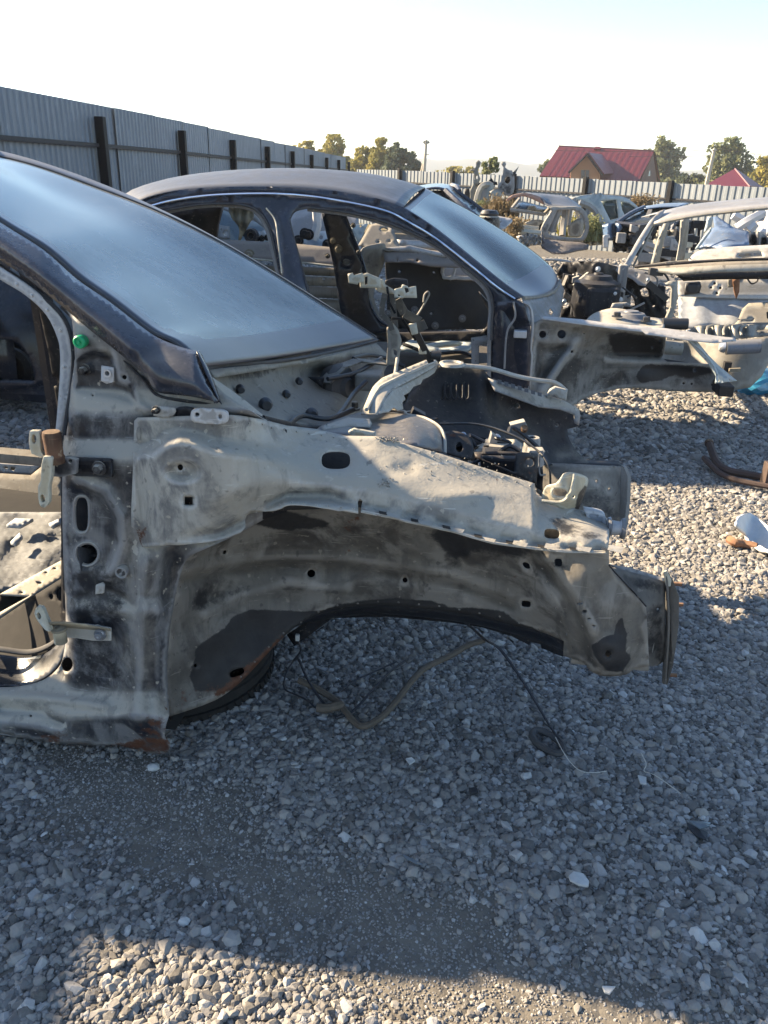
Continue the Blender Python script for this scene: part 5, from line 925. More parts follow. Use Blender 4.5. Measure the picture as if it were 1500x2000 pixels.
wire('far_white_edge', PX([(1064, 507, 6.0), (1090, 508, 6.0), (1118, 515, 6.0), (1121, 540, 5.9), (1126, 556, 5.9), (1120, 570, 5.9)]), .010, M['silver'], C2)
MB().lathe(p1(1168, 545, 5.6), (0, 0, 1), [(0, .04), (.03, .04), (.035, .03), (.085, .025), (.10, 0), (.15, -.02), (.16, -.16), (.13, -.25)], 24).build('far_spring_tower', D, C2, True)
MB().box(p1(1175, 590, 5.5), Vector(FV)*.11, Vector(LV)*.06, (0, 0, .10)).build('far_arch_block', M['dark'], C2, bevel=.03)
MB().box(p1(1212, 565, 5.7), Vector(FV)*.03, Vector(LV)*.03, (0, 0, .16)).build('post_bracket', M['side'], C2, bevel=.01)
rr = random.Random(5)
for k in range(26):
    x = rr.uniform(1095, 1290); y = rr.uniform(520, 612); c = p1(x, y, rr.uniform(5.45, 5.85))
    if k % 3 == 0: MB().box(c, Vector((rr.uniform(.02, .05), 0, rr.uniform(-.02, .02))), Vector((0, .02, 0)), Vector((0, 0, rr.uniform(.01, .035)))).build('bay_bracket', rr.choice([M['side'], D, M['plastic']]), C2, bevel=.003)
    elif k % 3 == 1: MB().tube(cat([c, c+Vector((rr.uniform(-.1, .1), 0, rr.uniform(-.06, -.02))), c+Vector((rr.uniform(-.15, .15), -.03, rr.uniform(-.14, -.05)))], 5), .007, 6).build('bay_hose', rr.choice([M['plastic'], M['side']]), C2, True)
    else: bolt('bay_bolt', c, -LV, .012, .02, M['zinc'], C2)
MB().bar(p1(1265, 552, 5.7), p1(1303, 585, 5.7), .03, .04).build('bay_brace', M['plastic'], C2)
for (a, b) in (((1108, 540), (1100, 560)), ((1150, 535), (1120, 560)), ((1150, 560), (1155, 610)), ((1104, 575), (1150, 615))): MB().bar(p1(*a, 5.7), p1(*b, 5.65), .02, .03).build('bay_brace', M['side'], C2)
# rear half, out of the picture or hidden
MB().tube([K(-1.95, 4.58, 1.0), K(-1.9, 4.5, .6), K(-1.9, 4.48, .2)], .06, 8).build('lower_b_pillar', M['navy'], C2, True)
MB().tube([K(f, 4.5, .14) for f in (0.0, -1, -2, -3)], .07, 8).build('near_sill', M['navy'], C2, True)
loft('rear_quarter', [[K(-2.6, 4.65, 1.05), K(-2.9, 4.6, .9), K(-2.9, 4.5, .2)], [K(-3.3, 4.7, 1.0), K(-3.5, 4.6, .9), K(-3.6, 4.5, .3)], [K(-4.1, 4.7, .95), K(-4.1, 4.6, .8), K(-4.1, 4.55, .35)]], M['navy'], C2, 8, 8, .004)

panel('rear_side', [(-120, 540), (20, 536), (70, 556), (92, 600), (106, 690), (96, 752), (-120, 778)], [(-120, 540, 4.6), (70, 556, 4.55), (106, 690, 4.45), (-120, 778, 4.45), (0, 640, 4.42)], M['black'], C2, [cat([(-40, 742), (-30, 690), (0, 664), (35, 672), (60, 705), (68, 745)], 3)], 12, .004)
panel('rear_wheel_house', [(-60, 640), (90, 650), (90, 770), (-60, 775)], 4.75, M['dark'], C2, [], 14, .004)
MB().lathe(p1(18, 722, 4.55), LV, [(.03, 0), (.10, .0), (.13, .03), (.13, .06), (.05, .08), (.05, .2)], 22).build('hub_drum', M['dark'], C2, True)
for (x, y, d) in ((690, 440, 5.93), (700, 492, 5.93), (716, 560, 5.93), (640, 500, 5.93)): bolt('pillar_bolt', p1(x, y, d), -LV, .012, .02, M['side'], C2)
# ================================================================ third wreck, glimpsed through the saloon's doorways
D = M['dark']
car3 = thing('grey_gutted_shell', 'grey gutted car shell with felt covered bulkhead, seen through the saloon doorways', 'car wreck', K(-.8, 7.6, 0)); C3 = car3
panel('belt_side', [(300, 462), (440, 468), (560, 474), (660, 484), (664, 520), (600, 514), (500, 506), (400, 492), (300, 480)], [(300, 462, 6.95), (660, 484, 6.9), (664, 520, 6.8), (300, 492, 6.85), (500, 490, 6.85)], M['beltbrown'], C3, [], 12, .006, stains={'dust': lambda x, y: .35+0*x})
wire('belt_lip', PX([(300, 480, 6.8), (500, 506, 6.78), (600, 514, 6.78), (664, 521, 6.78)]), .008, M['hinge'], C3)
bolt('belt_stud', p1(488, 497, 6.84), -LV, .03, .05, M['hinge'], C3)
for k, (ya, yb_, c_) in enumerate(((516, 532, 'inner'), (534, 552, 'beige'), (554, 575, 'inner'), (577, 640, 'beige'))):
    panel('inner_side_sheet', [(480, ya), (700, ya+10), (700, yb_+10), (480, yb_)], 7.0+.05*(k % 2), M[c_], C3, [oval(632, 545, 3, 1.5, 8)] if k == 1 else [], 14, .02)
# felt bulkhead with its oblong opening
panel('felt_bulkhead', cat([(752, 500), (765, 486), (860, 486), (940, 500), (975, 520)], 3)+[(975, 642), (820, 645), (757, 640)], lambda x, y: 7.0+.03*np.sin(x*.05)*np.sin(y*.04), M['felt'], C3, [cat([(862, 530), (866, 521), (890, 517), (920, 522), (932, 540), (928, 545), (868, 543)], 2), oval(780, 530, 2.4, 2.4, 8), oval(847, 532, 2.4, 2.4, 8), oval(842, 612, 2.4, 2.4, 8)], 9, .01)
panel('bulkhead_window_frame', cat([(860, 532), (864, 519), (890, 515), (922, 520), (935, 541), (930, 547), (866, 546)], 3), 6.97, M['white'], C3, [cat([(867, 534), (869, 524), (886, 521), (881, 539), (869, 540)], 2), cat([(892, 521), (915, 523), (925, 539), (888, 539)], 2)], 5, .02)
panel('window_backing', [(862, 520), (930, 520), (930, 545), (862, 545)], 7.35, M['silver'], C3, [], 12, .003)
for x, y in ((810, 605), (850, 636), (903, 622), (758, 612)): bolt('felt_clip', p1(x, y, 6.98), -LV, .022, .02, M['white'], C3)
panel('bulkhead_ledge', [(745, 480), (770, 484), (860, 490), (905, 505), (900, 522), (840, 520), (800, 512), (752, 512)], [(745, 480, 6.95), (860, 490, 6.95), (900, 522, 6.85), (752, 512, 6.85), (820, 500, 6.88)], M['beltbrown'], C3, [oval(776, 508, 2, 1.5, 6), oval(815, 508, 3, 3, 8)], 8, .01, stains={'dust': lambda x, y: .3+0*x})
panel('white_ledge', [(755, 484), (800, 480), (880, 498), (868, 503), (800, 492), (770, 491)], 6.9, M['white'], C3, [], 8, .02)
panel('rear_shelf_panel', [(700, 478), (722, 440), (745, 432), (768, 446), (778, 478), (800, 486), (760, 490)], [(700, 478, 6.9), (722, 440, 7.1), (768, 446, 7.1), (800, 486, 6.95)], M['inner'], C3, [oval(751, 448, 8, 4.5, 14), oval(739, 472, 3, 3, 8), oval(760, 471, 4, 2, 8)], 7, .01)
panel('side_inner_panel', cat([(702, 500), (710, 484), (735, 477), (753, 478), (752, 510), (738, 545), (730, 580), (745, 620), (748, 640)], 3)+[(700, 640), (690, 560)], [(702, 500, 6.8), (753, 478, 6.9), (748, 640, 6.9), (700, 640, 6.8), (730, 560, 6.95)], M['inner'], C3, [], 10, .01)
panel('pale_side', [(684, 440), (719, 437), (700, 476), (696, 470)], 7.6, M['lightblue'], C3, [oval(704, 442, 2, 2, 8)], 8, .01); panel('pale_side', [(775, 468), (830, 470), (862, 487), (800, 484), (780, 478)], 7.6, M['white'], C3, [], 8, .01)
panel('far_wing', [(720, 432), (800, 430), (850, 470), (830, 474), (790, 455), (770, 455)], 8.2, M['silver'], C3, [], 10, .02)
MB().tube([K(-2.4, 6.9, .15), K(0, 6.9, .15)], .06, 8).build('sill', D, C3, True)
# light blue front structure of a further wreck behind it
car3b = thing('pale_blue_front_shell', 'pale blue stripped front end with brown cloth hanging over it', 'car wreck', K(-2.6, 9.5, 0)); B3 = car3b
panel('fender_inner', [(420, 405), (445, 410), (480, 430), (540, 440), (535, 478), (470, 474), (420, 470)], [(420, 405, 9.3), (540, 440, 9.1), (535, 478, 9.0), (420, 470, 9.2), (470, 440, 9.1)], M['lightblue'], B3, [oval(440, 456, 5, 5, 12), oval(517, 461, 1.5, 2, 6), oval(505, 468, 1.5, 2, 6)], 7, .01)
panel('recess_plate', [(425, 440), (446, 443), (448, 466), (424, 466)], 9.1, M['silver'], B3, [oval(440, 456, 5.2, 5.2, 12)], 6, .05)
panel('crossbar', [(420, 405), (430, 400), (500, 420), (536, 452), (532, 458), (495, 430)], 8.9, M['silver'], B3, [], 8, .03)
MB().lathe(p1(492, 460, 8.8), -Vector(LV), [(0, .03), (.03, .03), (.04, .06), (.07, .06), (.08, 0)], 18).build('dark_mount', D, B3, True)
for k in range(9): bolt('mount_bolt', p1(478+k*5.5, 455+((k*7) % 16), 8.85), -Vector(LV), .025, .04, (D, M['zinc'])[k % 2], B3)
bx = thing('cloth', None, None, (0, 0, 0)); bpy.data.objects.remove(bx)
cl = panel('brown_cloth', cat([(446, 404), (470, 400), (490, 404), (495, 422), (488, 436), (478, 452), (470, 470), (466, 468), (468, 448), (456, 430), (447, 415)], 3), lambda x, y: 8.7+.05*np.sin(x*.4)+.03*np.sin(y*.2), M['cloth'], None, [], 5, .006); tag(cl, 'brown crumpled cloth hanging over a pale blue wreck', 'cloth')
car3c = thing('white_front_shell', 'white stripped front end with an upright white post, beyond the saloon', 'car wreck', K(-1.4, 9.8, 0)); B4 = car3c
panel('white_wing', cat([(560, 425), (580, 410), (640, 408), (700, 420)], 3)+[(705, 490), (560, 480)], [(560, 425, 9.8), (700, 420, 9.8), (705, 490, 9.5), (560, 480, 9.5), (620, 450, 9.6)], M['silver'], B4, [], 10, .01)
panel('inner_tray', [(575, 462), (600, 455), (640, 450), (655, 470), (650, 488), (600, 480)], [(575, 462, 9.3), (640, 450, 9.4), (650, 488, 9.1), (600, 480, 9.2)], M['lightblue'], B4, [oval(627, 463, 4, 5, 10)], 7, .01)
MB().tube(PX([(618, 408, 9.2), (620, 440, 9.2), (612, 468, 9.2)]), .05, 8).build('white_post', M['white'], B4, True)
for x, y in ((596, 456), (603, 458), (640, 478), (583, 470)): bolt('black_clip', p1(x, y, 9.15), -Vector(LV), .04, .06, D, B4)

# ================================================================ silver shell at the right
car4 = thing('silver_open_shell', 'silver roofed shell with beige inner panels and no doors, at the right edge', 'car wreck', K(2.2, 6.6, 0)); C4 = car4
r0_ = [(1277, 436, 5.95), (1330, 424, 5.9), (1400, 414, 5.85), (1500, 404, 5.8), (1620, 396, 5.75)]; r1_ = [(1286, 416, 6.3), (1335, 402, 6.4), (1400, 393, 6.5), (1500, 385, 6.5), (1620, 380, 6.5)]
r0_ = PX(r0_); r1_ = PX(r1_); r2_ = [p+Vector(LV)*.75-Vector((0, 0, .06)) for p in r1_]; rm = [(a*.5+b*.5)+Vector((0, 0, .02)) for a, b in zip(r0_, r1_)]
loft('roof', [r0_, rm, r1_, r2_], M['silver'], C4, 24, 14, .005)
wire('gutter', [p+Vector((0, 0, -.01)) for p in r0_], .010, M['inner'], C4)
panel('a_pillar', [(1216, 520), (1229, 520), (1252, 480), (1272, 446), (1292, 424), (1300, 408), (1288, 412), (1276, 424), (1250, 463)], [(1216, 520, 5.75), (1229, 520, 5.75), (1300, 408, 6.1), (1276, 424, 6.0), (1250, 470, 5.88)], M['silver'], C4, [], 7, .05)
wire('pillar_seam', PX([(1237, 520, 5.8), (1258, 478, 5.9), (1280, 436, 6.0)]), .008, M['inner'], C4)
panel('far_b_pillar', [(1272, 518), (1287, 516), (1296, 475), (1309, 431), (1300, 431), (1285, 470)], 7.5, M['beige'], C4, [], 8, .05); panel('far_c_pillar', [(1321, 514), (1335, 512), (1343, 470), (1347, 426), (1331, 426), (1329, 470)], 7.5, M['beige'], C4, [], 8, .05)
panel('far_sill_rail', [(1240, 521), (1300, 512), (1345, 508), (1500, 500), (1500, 508), (1240, 528)], 7.4, M['beige'], C4, [], 12, .03)
panel('rear_shelf', cat([(1345, 508), (1352, 498), (1366, 489)], 3)+[(1420, 482), (1500, 478), (1600, 474), (1600, 500), (1500, 506)], [(1345, 508, 7.2), (1366, 489, 7.4), (1600, 474, 7.4), (1600, 500, 7.1), (1430, 495, 7.2)], M['white'], C4, [[(1440, 499), (1445, 494), (1487, 491), (1491, 501), (1450, 504)]], 8, .01)
panel('shelf_opening_back', [(1436, 490), (1495, 488), (1495, 505), (1436, 507)], 7.7, M['silver'], C4, [], 12, .003)
panel('cowl_top', [(1240, 520), (1330, 513), (1420, 508), (1500, 506), (1600, 504), (1600, 514), (1500, 516), (1400, 519), (1300, 524), (1262, 525)], [(1240, 520, 5.72), (1600, 504, 5.5), (1600, 514, 5.4), (1262, 525, 5.65), (1420, 512, 5.52)], M['inner'], C4, [], 8, .006, stains={'dust': lambda x, y: .6+0*x})
wire('cowl_lip', PX([(1240, 521, 5.65), (1330, 514, 5.5), (1420, 508, 5.42), (1600, 504, 5.3)]), .010, M['dark'], C4)
panel('cowl_beam', [(1246, 524), (1300, 523), (1400, 518), (1500, 515), (1600, 513), (1600, 528), (1500, 529), (1400, 531), (1320, 536), (1280, 531)], [(1246, 524, 5.6), (1600, 513, 5.3), (1600, 528, 5.28), (1320, 536, 5.45), (1400, 524, 5.34)], M['beige'], C4, [], 8, .01)
panel('cowl_underside', [(1318, 535), (1400, 531), (1500, 529), (1600, 528), (1600, 544), (1500, 545), (1400, 546), (1335, 549)], 5.75, D, C4, [], 14, .006)
panel('firewall', [(1322, 548), (1400, 545), (1600, 542), (1600, 590), (1500, 584), (1420, 582), (1325, 578)], [(1322, 548, 6.3), (1600, 542, 6.3), (1600, 590, 6.2), (1325, 578, 6.2), (1450, 565, 6.25)], M['white'], C4, [oval(1396, 553, 3, 3, 8), oval(1389, 561, 2.8, 2.8, 8), oval(1407, 562, 3, 3, 8), oval(1400, 572, 3, 3, 8)], 8, .006)
panel('firewall_backing', [(1380, 548), (1415, 548), (1415, 578), (1380, 578)], 6.4, D, C4, [], 12, .003)
panel('black_duct', [(1340, 553), (1368, 551), (1370, 560), (1366, 573), (1338, 576)], 6.18, M['plastic'], C4, [], 8, .05)
panel('rust_strap', [(1431, 545), (1445, 545), (1444, 570), (1438, 585), (1434, 572)], 6.12, M['rusty'], C4, [], 6, .01); panel('strap_plate', [(1422, 546), (1433, 546), (1434, 560), (1422, 562)], 6.14, M['inner'], C4, [], 6, .01)
wire('loose_wire', PX([(1460, 545, 6.1), (1468, 554, 6.1), (1478, 550, 6.1), (1481, 543, 6.1)]), .006, D, C4)
panel('felt_wall', [(1326, 578), (1420, 582), (1500, 584), (1600, 590), (1600, 640), (1326, 640)], lambda x, y: 6.25-.004*(y-580)+.01*np.sin(x*.1), M['paleblue_felt'], C4, [], 9, .008)
panel('near_post', [(1300, 555), (1308, 550), (1324, 549), (1324, 580), (1318, 605), (1312, 625), (1300, 622), (1310, 600), (1312, 560)], 5.3, M['beige'], C4, [], 6, .03)
tb = panel('centre_tunnel', [(1420, 645), (1440, 628), (1450, 603), (1462, 592), (1500, 590), (1600, 592), (1600, 650), (1425, 652)], [(1420, 645, 5.6), (1450, 603, 5.9), (1462, 592, 6.05), (1600, 592, 6.05), (1600, 650, 5.5), (1500, 625, 5.75)], M['beige'], C4, [[(1449, 625), (1474, 621), (1470, 630), (1447, 629)]], 8, .008)
panel('tunnel_slot', [(1497, 610), (1520, 600), (1520, 625), (1498, 622)], 5.7, D, C4, [], 6, .003)
panel('front_member', cat([(1345, 654), (1352, 640), (1365, 636)], 3)+[(1430, 634), (1500, 634), (1600, 634), (1600, 652), (1500, 656), (1430, 662), (1380, 662)], lambda x, y: 5.45+.03*np.sin((x-1345)/33*math.pi*2)*1.0-.002*(y-634), M['beige'], C4, [oval(1492, 647, 14, 3.5, 14)], 6, .01)
panel('member_slot', [(1474, 641), (1520, 641), (1520, 653), (1474, 653)], 5.6, D, C4, [], 12, .003)
for x in (1385, 1418, 1452): wire('member_rib', PX([(x-4, 655, 5.36), (x-5, 645, 5.40), (x, 637, 5.44), (x+20, 635, 5.46)]), .008, M['beige'], C4)
panel('lower_front', [(1296, 668), (1340, 662), (1438, 664), (1500, 657), (1600, 650), (1600, 690), (1500, 712), (1488, 735), (1465, 757), (1420, 764), (1300, 764), (1290, 700)], [(1296, 668, 5.3), (1600, 650, 5.2), (1600, 690, 5.15), (1465, 757, 5.05), (1300, 764, 5.2), (1400, 700, 5.12), (1440, 740, 5.05), (1340, 690, 5.3)], M['beige'], C4, [oval(1312, 704, 2, 2, 6)], 9, .008, stains={'dust': lambda x, y: .3+0*x, 'tar': lambda x, y: .42*ridge([(1300, 690), (1400, 690)], 7, x, y)})
for (a, b, r_, m_) in (((1292, 678), (1332, 680), .042, 'beige'), ((1418, 679), (1484, 676), .042, 'midgrey')): MB().tube([p1(*a, 5.0), p1(*b, 5.0)], r_, 16).build('crash_tube', M[m_], C4, True)
MB().lathe(p1(1415, 678, 5.0), -Vector(FV), [(.0, .03), (.02, .03), (.03, .02), (.035, 0)], 14).build('tube_bolt', M['zinc'], C4, True)
MB().bar(p1(1424, 723, 4.95), p1(1446, 722, 4.95), .02, .02).build('hook_rod', M['hinge'], C4); MB().box(p1(1420, 716, 5.0), Vector(FV)*.02, Vector(LV)*.02, (0, 0, .03)).build('tow_block', D, C4)
MB().tube([p1(1296, 690, 5.6), K(1.5, 7.3, .25)], .04, 8).build('far_rail', M['inner'], C4, True)
# ================================================================ fences
def sheet_mesh(name, w_, h, waves, depth):
    vs = []; prof = []
    p = w_/waves
    for k in range(waves):
        x = k*p; prof += [(x, 0), (x+p*.38, 0), (x+p*.5, depth), (x+p*.88, depth)]
    prof.append((w_, 0))
    for x, y in prof: vs += [(x, y, 0), (x, y, h)]
    me = bpy.data.meshes.new(name); me.from_pydata(vs, [], [(2*i, 2*i+2, 2*i+3, 2*i+1) for i in range(len(prof)-1)]); return me
def fence(nm, label, a, bvec, k0, k1, spacing, top, h, shm, mat, posth, railz, pw, gname, sink=lambda p: 0, side=1, phase=.3):
    u = Vector((bvec[0], bvec[1], 0)).normalized(); nrm = Vector((-u.y, u.x, 0))*side      # nrm points away from the yard
    t = thing(nm, label, 'fence', Vector((*a, 0))); A = Vector((*a, 0))
    L0, L1 = k0*spacing, k1*spacing; w_ = 1.13; n = int((L1-L0)/w_)
    shm.materials.clear(); shm.materials.append(mat)
    for i in range(n):
        s = L0+i*w_; p = A+u*s+nrm*(.06+.006*(i % 2)); z = top(p)-h+random.uniform(-.005, .005)
        o = bpy.data.objects.new('sheet', shm); COL.objects.link(o); o.parent = t; o.location = p+Vector((0, 0, z))-t.location; o.rotation_euler = (random.uniform(-.006, .006), 0, math.atan2(u.y, u.x)+random.uniform(-.004, .004)); 
        o.scale = (1.05, side, 1)
    pts = [A+u*(L0+(L1-L0)*j/12)+nrm*.03 for j in range(13)]
    for rz in railz:
        mb = MB()
        for q0, q1 in zip(pts, pts[1:]): mb.bar(q0+Vector((0, 0, top(q0)-rz)), q1+Vector((0, 0, top(q1)-rz)), .03, .036)
        mb.build('rail', M['railing'], t)
    for k in range(int(math.ceil(k0)), int(k1)+1):
        q = A+u*(k*spacing); zt_ = top(q)-posth; zb_ = gz(q.x, q.y)-.2
        MB().bar(q+Vector((0, 0, zb_)), q+Vector((0, 0, zt_)), pw, pw, tuple(u)).build('post', M['post'], t, bevel=.006)
    return t
Y0 = 8.4
sd = sheet_mesh('sheet_dark', 1.13, 2.25, 12, .014)
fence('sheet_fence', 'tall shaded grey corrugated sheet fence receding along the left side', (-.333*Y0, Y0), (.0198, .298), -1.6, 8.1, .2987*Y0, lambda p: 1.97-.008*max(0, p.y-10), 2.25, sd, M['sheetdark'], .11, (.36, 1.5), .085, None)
Y1 = 28.2
sl_ = sheet_mesh('sheet_light', 1.13, 1.75, 7, .020)
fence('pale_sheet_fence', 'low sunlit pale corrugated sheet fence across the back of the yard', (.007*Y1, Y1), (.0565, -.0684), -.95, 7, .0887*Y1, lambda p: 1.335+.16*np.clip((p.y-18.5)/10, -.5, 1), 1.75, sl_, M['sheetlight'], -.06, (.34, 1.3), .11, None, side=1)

# ================================================================ far wrecks in a row along the pale fence
def tubes(name, lines, r, mat, par):
    mb = MB()
    for ln in lines: mb.tube(cat(PX(ln), 3) if len(ln) > 2 else PX(ln), r, 6)
    return mb.build(name, mat, par, True)
G_ = 'gutted car shells in the far row'
w5 = thing('gutted_hatchback', 'gutted grey hatchback shell with reddish front roof rim and open rear end', 'car wreck', K(1.9, 14, -.05), G_)
panel('roof_rim', cat([(988, 391), (1000, 381), (1028, 377), (1057, 386), (1069, 399)], 3)+cat([(1062, 400), (1048, 393), (1025, 384), (1005, 386), (993, 393)], 3), 13.3, M['redbrown'], w5, [], 5, .05)
loft('roof', [PX([(1028, 377, 13.4), (1057, 386, 13.3), (1069, 400, 13.2), (1100, 404, 13.1), (1134, 406, 13.0)]), PX([(1030, 376, 14), (1070, 379, 14), (1104, 383, 14), (1122, 393, 13.9), (1136, 404, 13.8)])], M['roof'], w5, 14, 6, .02)
panel('windscreen', [(999, 409), (1014, 391), (1050, 400), (1075, 404), (1062, 418)], [(999, 409, 13.6), (1050, 400, 13.8), (1062, 418, 13.5), (1014, 391, 14.0)], M['glass2'], w5, [], 9, .01)
tubes('windscreen_frame', [[(997, 410, 13.4), (1030, 414, 13.4), (1063, 419, 13.4)], [(999, 408, 13.5), (1014, 389, 13.9)], [(1063, 418, 13.4), (1076, 404, 13.6)]], .03, M['side'], w5)
ring = cat([(1068, 404), (1100, 404), (1134, 405), (1147, 420), (1151, 444), (1145, 464), (1134, 473), (1100, 471), (1064, 466), (1056, 450), (1066, 428), (1078, 412)], 3)
panel('rear_frame', ring, 13.0, M['side'], w5, [cat([(1088, 411), (1120, 411), (1137, 421), (1143, 444), (1138, 460), (1128, 465), (1090, 462), (1070, 455), (1078, 435)], 3)], 5, .12, stains={'dust': lambda x, y: .3+0*x})
tubes('door_pillar', [[(1091, 409, 13.1), (1084, 430, 13.1), (1076, 452, 13.1)], [(1105, 408, 13.3), (1100, 440, 13.3), (1098, 462, 13.2)], [(1112, 408, 14.0), (1108, 440, 14.0)]], .055, M['side'], w5)
panel('inner_quarter', cat([(1108, 440), (1120, 432), (1137, 425), (1140, 446), (1134, 462), (1110, 462)], 2), 14.0, M['beige'], w5, [oval(1125, 420, 3, 3, 8)], 6, .02)
panel('rear_bumper_member', [(1057, 450), (1063, 466), (1100, 471), (1134, 473), (1151, 478), (1148, 486), (1128, 489), (1104, 495), (1079, 495), (1058, 484)], [(1057, 450, 12.9), (1151, 478, 12.8), (1100, 485, 12.6), (1058, 484, 12.8), (1100, 471, 12.8)], M['rear5'], w5, [], 6, .02)
panel('front_wheel_house', cat([(1018, 448), (1024, 436), (1040, 430), (1058, 430), (1072, 440), (1074, 456)], 3)+[(1060, 462), (1020, 458)], 13.5, M['beige'], w5, [oval(1060, 445, 8, 9, 12)], 5, .05)
MB().lathe(p1(1061, 446, 13.6), -LV, [(.02, 0), (.07, .02), (.11, .0), (.12, .06), (.10, .1)], 16).build('brake_drum', M['rubber'], w5, True)
panel('crumpled_front', [(1008, 462), (1030, 456), (1058, 460), (1056, 478), (1030, 481), (1014, 474)], lambda x, y: 12.8+.15*np.sin(x*.7)*np.sin(y*.6), M['white'], w5, [], 4, .01)
tubes('front_crossbars', [[(1016, 440, 13.2), (1018, 456, 13.2)], [(1024, 445, 13.2), (1052, 448, 13.2)], [(1018, 452, 13), (1058, 456, 13)]], .05, M['hinge'], w5)
w6 = thing('pale_blue_saloon', 'pale blue saloon shell with two dark side windows, against the pale fence', 'car wreck', K(3.2, 16, -.2), G_)
panel('side_frame', cat([(1114, 386), (1140, 381), (1165, 380), (1212, 383), (1234, 393), (1249, 407)], 3)+[(1240, 420), (1218, 436), (1190, 460), (1175, 452), (1172, 430), (1160, 404), (1135, 393)], 15.6, M['lightblue'], w6,
      [[(1174, 393), (1204, 390), (1208, 426), (1192, 430), (1182, 410)], [(1212, 393), (1230, 398), (1244, 408), (1222, 424), (1215, 410)]], 6, .05)
for po in ([(1174, 393), (1204, 390), (1208, 426), (1192, 430), (1182, 410)], [(1212, 393), (1230, 398), (1244, 408), (1222, 424), (1215, 410)]): panel('side_window', po, 15.66, M['window2'], w6, [], 9, .005)
tubes('rear_arch', [[(1132, 396, 15.2), (1152, 404, 15.2), (1166, 420, 15.2), (1174, 448, 15.2), (1168, 462, 15.2)], [(1118, 388, 15.4), (1128, 410, 15.4), (1136, 436, 15.4)]], .06, M['side'], w6)
panel('floor_side', [(1130, 450), (1175, 452), (1190, 462), (1180, 478), (1150, 480), (1132, 470)], lambda x, y: 15+.2*np.sin(x*.5), M['hinge'], w6, [], 6, .02)
w7 = thing('dark_blue_saloon', 'dark blue saloon with windscreen but stripped black engine bay, left of the silver shell', 'car wreck', K(4.1, 13.2, -.05), G_)
loft('roof', [PX([(1256, 407, 13.2), (1290, 403, 13.1), (1330, 402, 13.0)]), PX([(1262, 402, 13.8), (1300, 397, 13.8), (1345, 396, 13.8)])], M['midblue'], w7, 12, 5, .02)
panel('windscreen', [(1207, 434), (1232, 418), (1258, 406), (1290, 403), (1322, 403), (1300, 430), (1290, 440)], [(1207, 434, 12.8), (1258, 406, 13.4), (1322, 403, 13.2), (1290, 440, 12.5)], M['glass2'], w7, [], 8, .01)
tubes('windscreen_frame', [[(1204, 436, 12.7), (1232, 417, 13.0), (1258, 405, 13.3)], [(1206, 436, 12.7), (1250, 440, 12.5), (1292, 440, 12.4)]], .035, M['navy'], w7)
MB().bar(p1(1262, 430, 12.9), p1(1270, 410, 13.1), .06, .02).build('wiper_post', M['silver'], w7)
panel('wing', cat([(1176, 440), (1190, 436), (1208, 437), (1216, 445), (1206, 456), (1196, 470), (1180, 466)], 3), lambda x, y: 12.6+.1*np.sin(x*.3), M['midblue'], w7, [], 5, .02)
panel('engine_bay', [(1208, 438), (1292, 441), (1290, 470), (1280, 490), (1200, 491), (1196, 468), (1206, 452)], lambda x, y: 12.7+.15*np.sin(x*.4)*np.sin(y*.5), M['dark'], w7, [], 5, .02)
for k in range(16):
    c = p1(random.uniform(1204, 1290), random.uniform(444, 488), 12.35); MB().box(c, Vector((random.uniform(.03, .12), 0, random.uniform(-.03, .03))), (0, .05, 0), (0, 0, random.uniform(.02, .07))).build('engine_part', random.choice([M['side'], M['dark'], M['inner'], M['plastic']]), w7, bevel=.01)
panel('front_bracket', [(1178, 460), (1190, 458), (1192, 464), (1187, 466), (1187, 486), (1178, 484)], 12.3, M['white'], w7, [], 4, .03)
# more shells between those and the silver one
w7b = thing('stripped_grey_front', 'stripped grey engine bay of a wreck seen through the silver shell', 'car wreck', K(4.9, 10.5, 0))
panel('inner_wing', cat([(1275, 470), (1285, 452), (1300, 448), (1318, 455), (1322, 480), (1310, 500), (1280, 505)], 3), lambda x, y: 9.6+.1*np.sin(x*.4), M['inner'], w7b, [oval(1291, 461, 5, 5, 12), oval(1308, 480, 3, 3, 8)], 5, .02)
panel('bay_floor', [(1245, 500), (1330, 494), (1500, 490), (1500, 512), (1245, 522)], lambda x, y: 9.3+.1*np.sin(x*.2), M['side'], w7b, [], 9, .02)
panel('inner_wing', cat([(1310, 440), (1330, 430), (1352, 436), (1350, 480), (1330, 498), (1312, 480)], 3), lambda x, y: 10+.12*np.sin(x*.4+y*.2), M['midgrey'], w7b, [oval(1322, 445, 3, 3, 8)], 5, .02)
for k in range(18):
    c = p1(random.uniform(1250, 1350), random.uniform(455, 505), 9.1); MB().box(c, Vector((random.uniform(.02, .10), 0, random.uniform(-.05, .05))), (0, .04, 0), (0, 0, random.uniform(.01, .06))).build('engine_part', random.choice([M['side'], M['dark'], M['silver'], M['hinge']]), w7b, bevel=.006)
w8 = thing('upended_rear_section', 'upended grey body section with two upright arms standing at the pale fence', 'car wreck', K(.2, 16.5, -.2), G_)
def z8(pts): return [(860+x/7.5, 300+y/7.5) for x, y in pts]
panel('left_arm', z8([(520, 130), (560, 95), (595, 130), (575, 190), (550, 230), (560, 310), (585, 370), (560, 430), (520, 500), (510, 700), (430, 710), (440, 520), (480, 440), (500, 380), (490, 300), (500, 250), (430, 255), (450, 225), (505, 220), (525, 180)]), 16.0, M['inner'], w8, [z8(oval(535, 350, 18, 28, 10))], 4, .2)
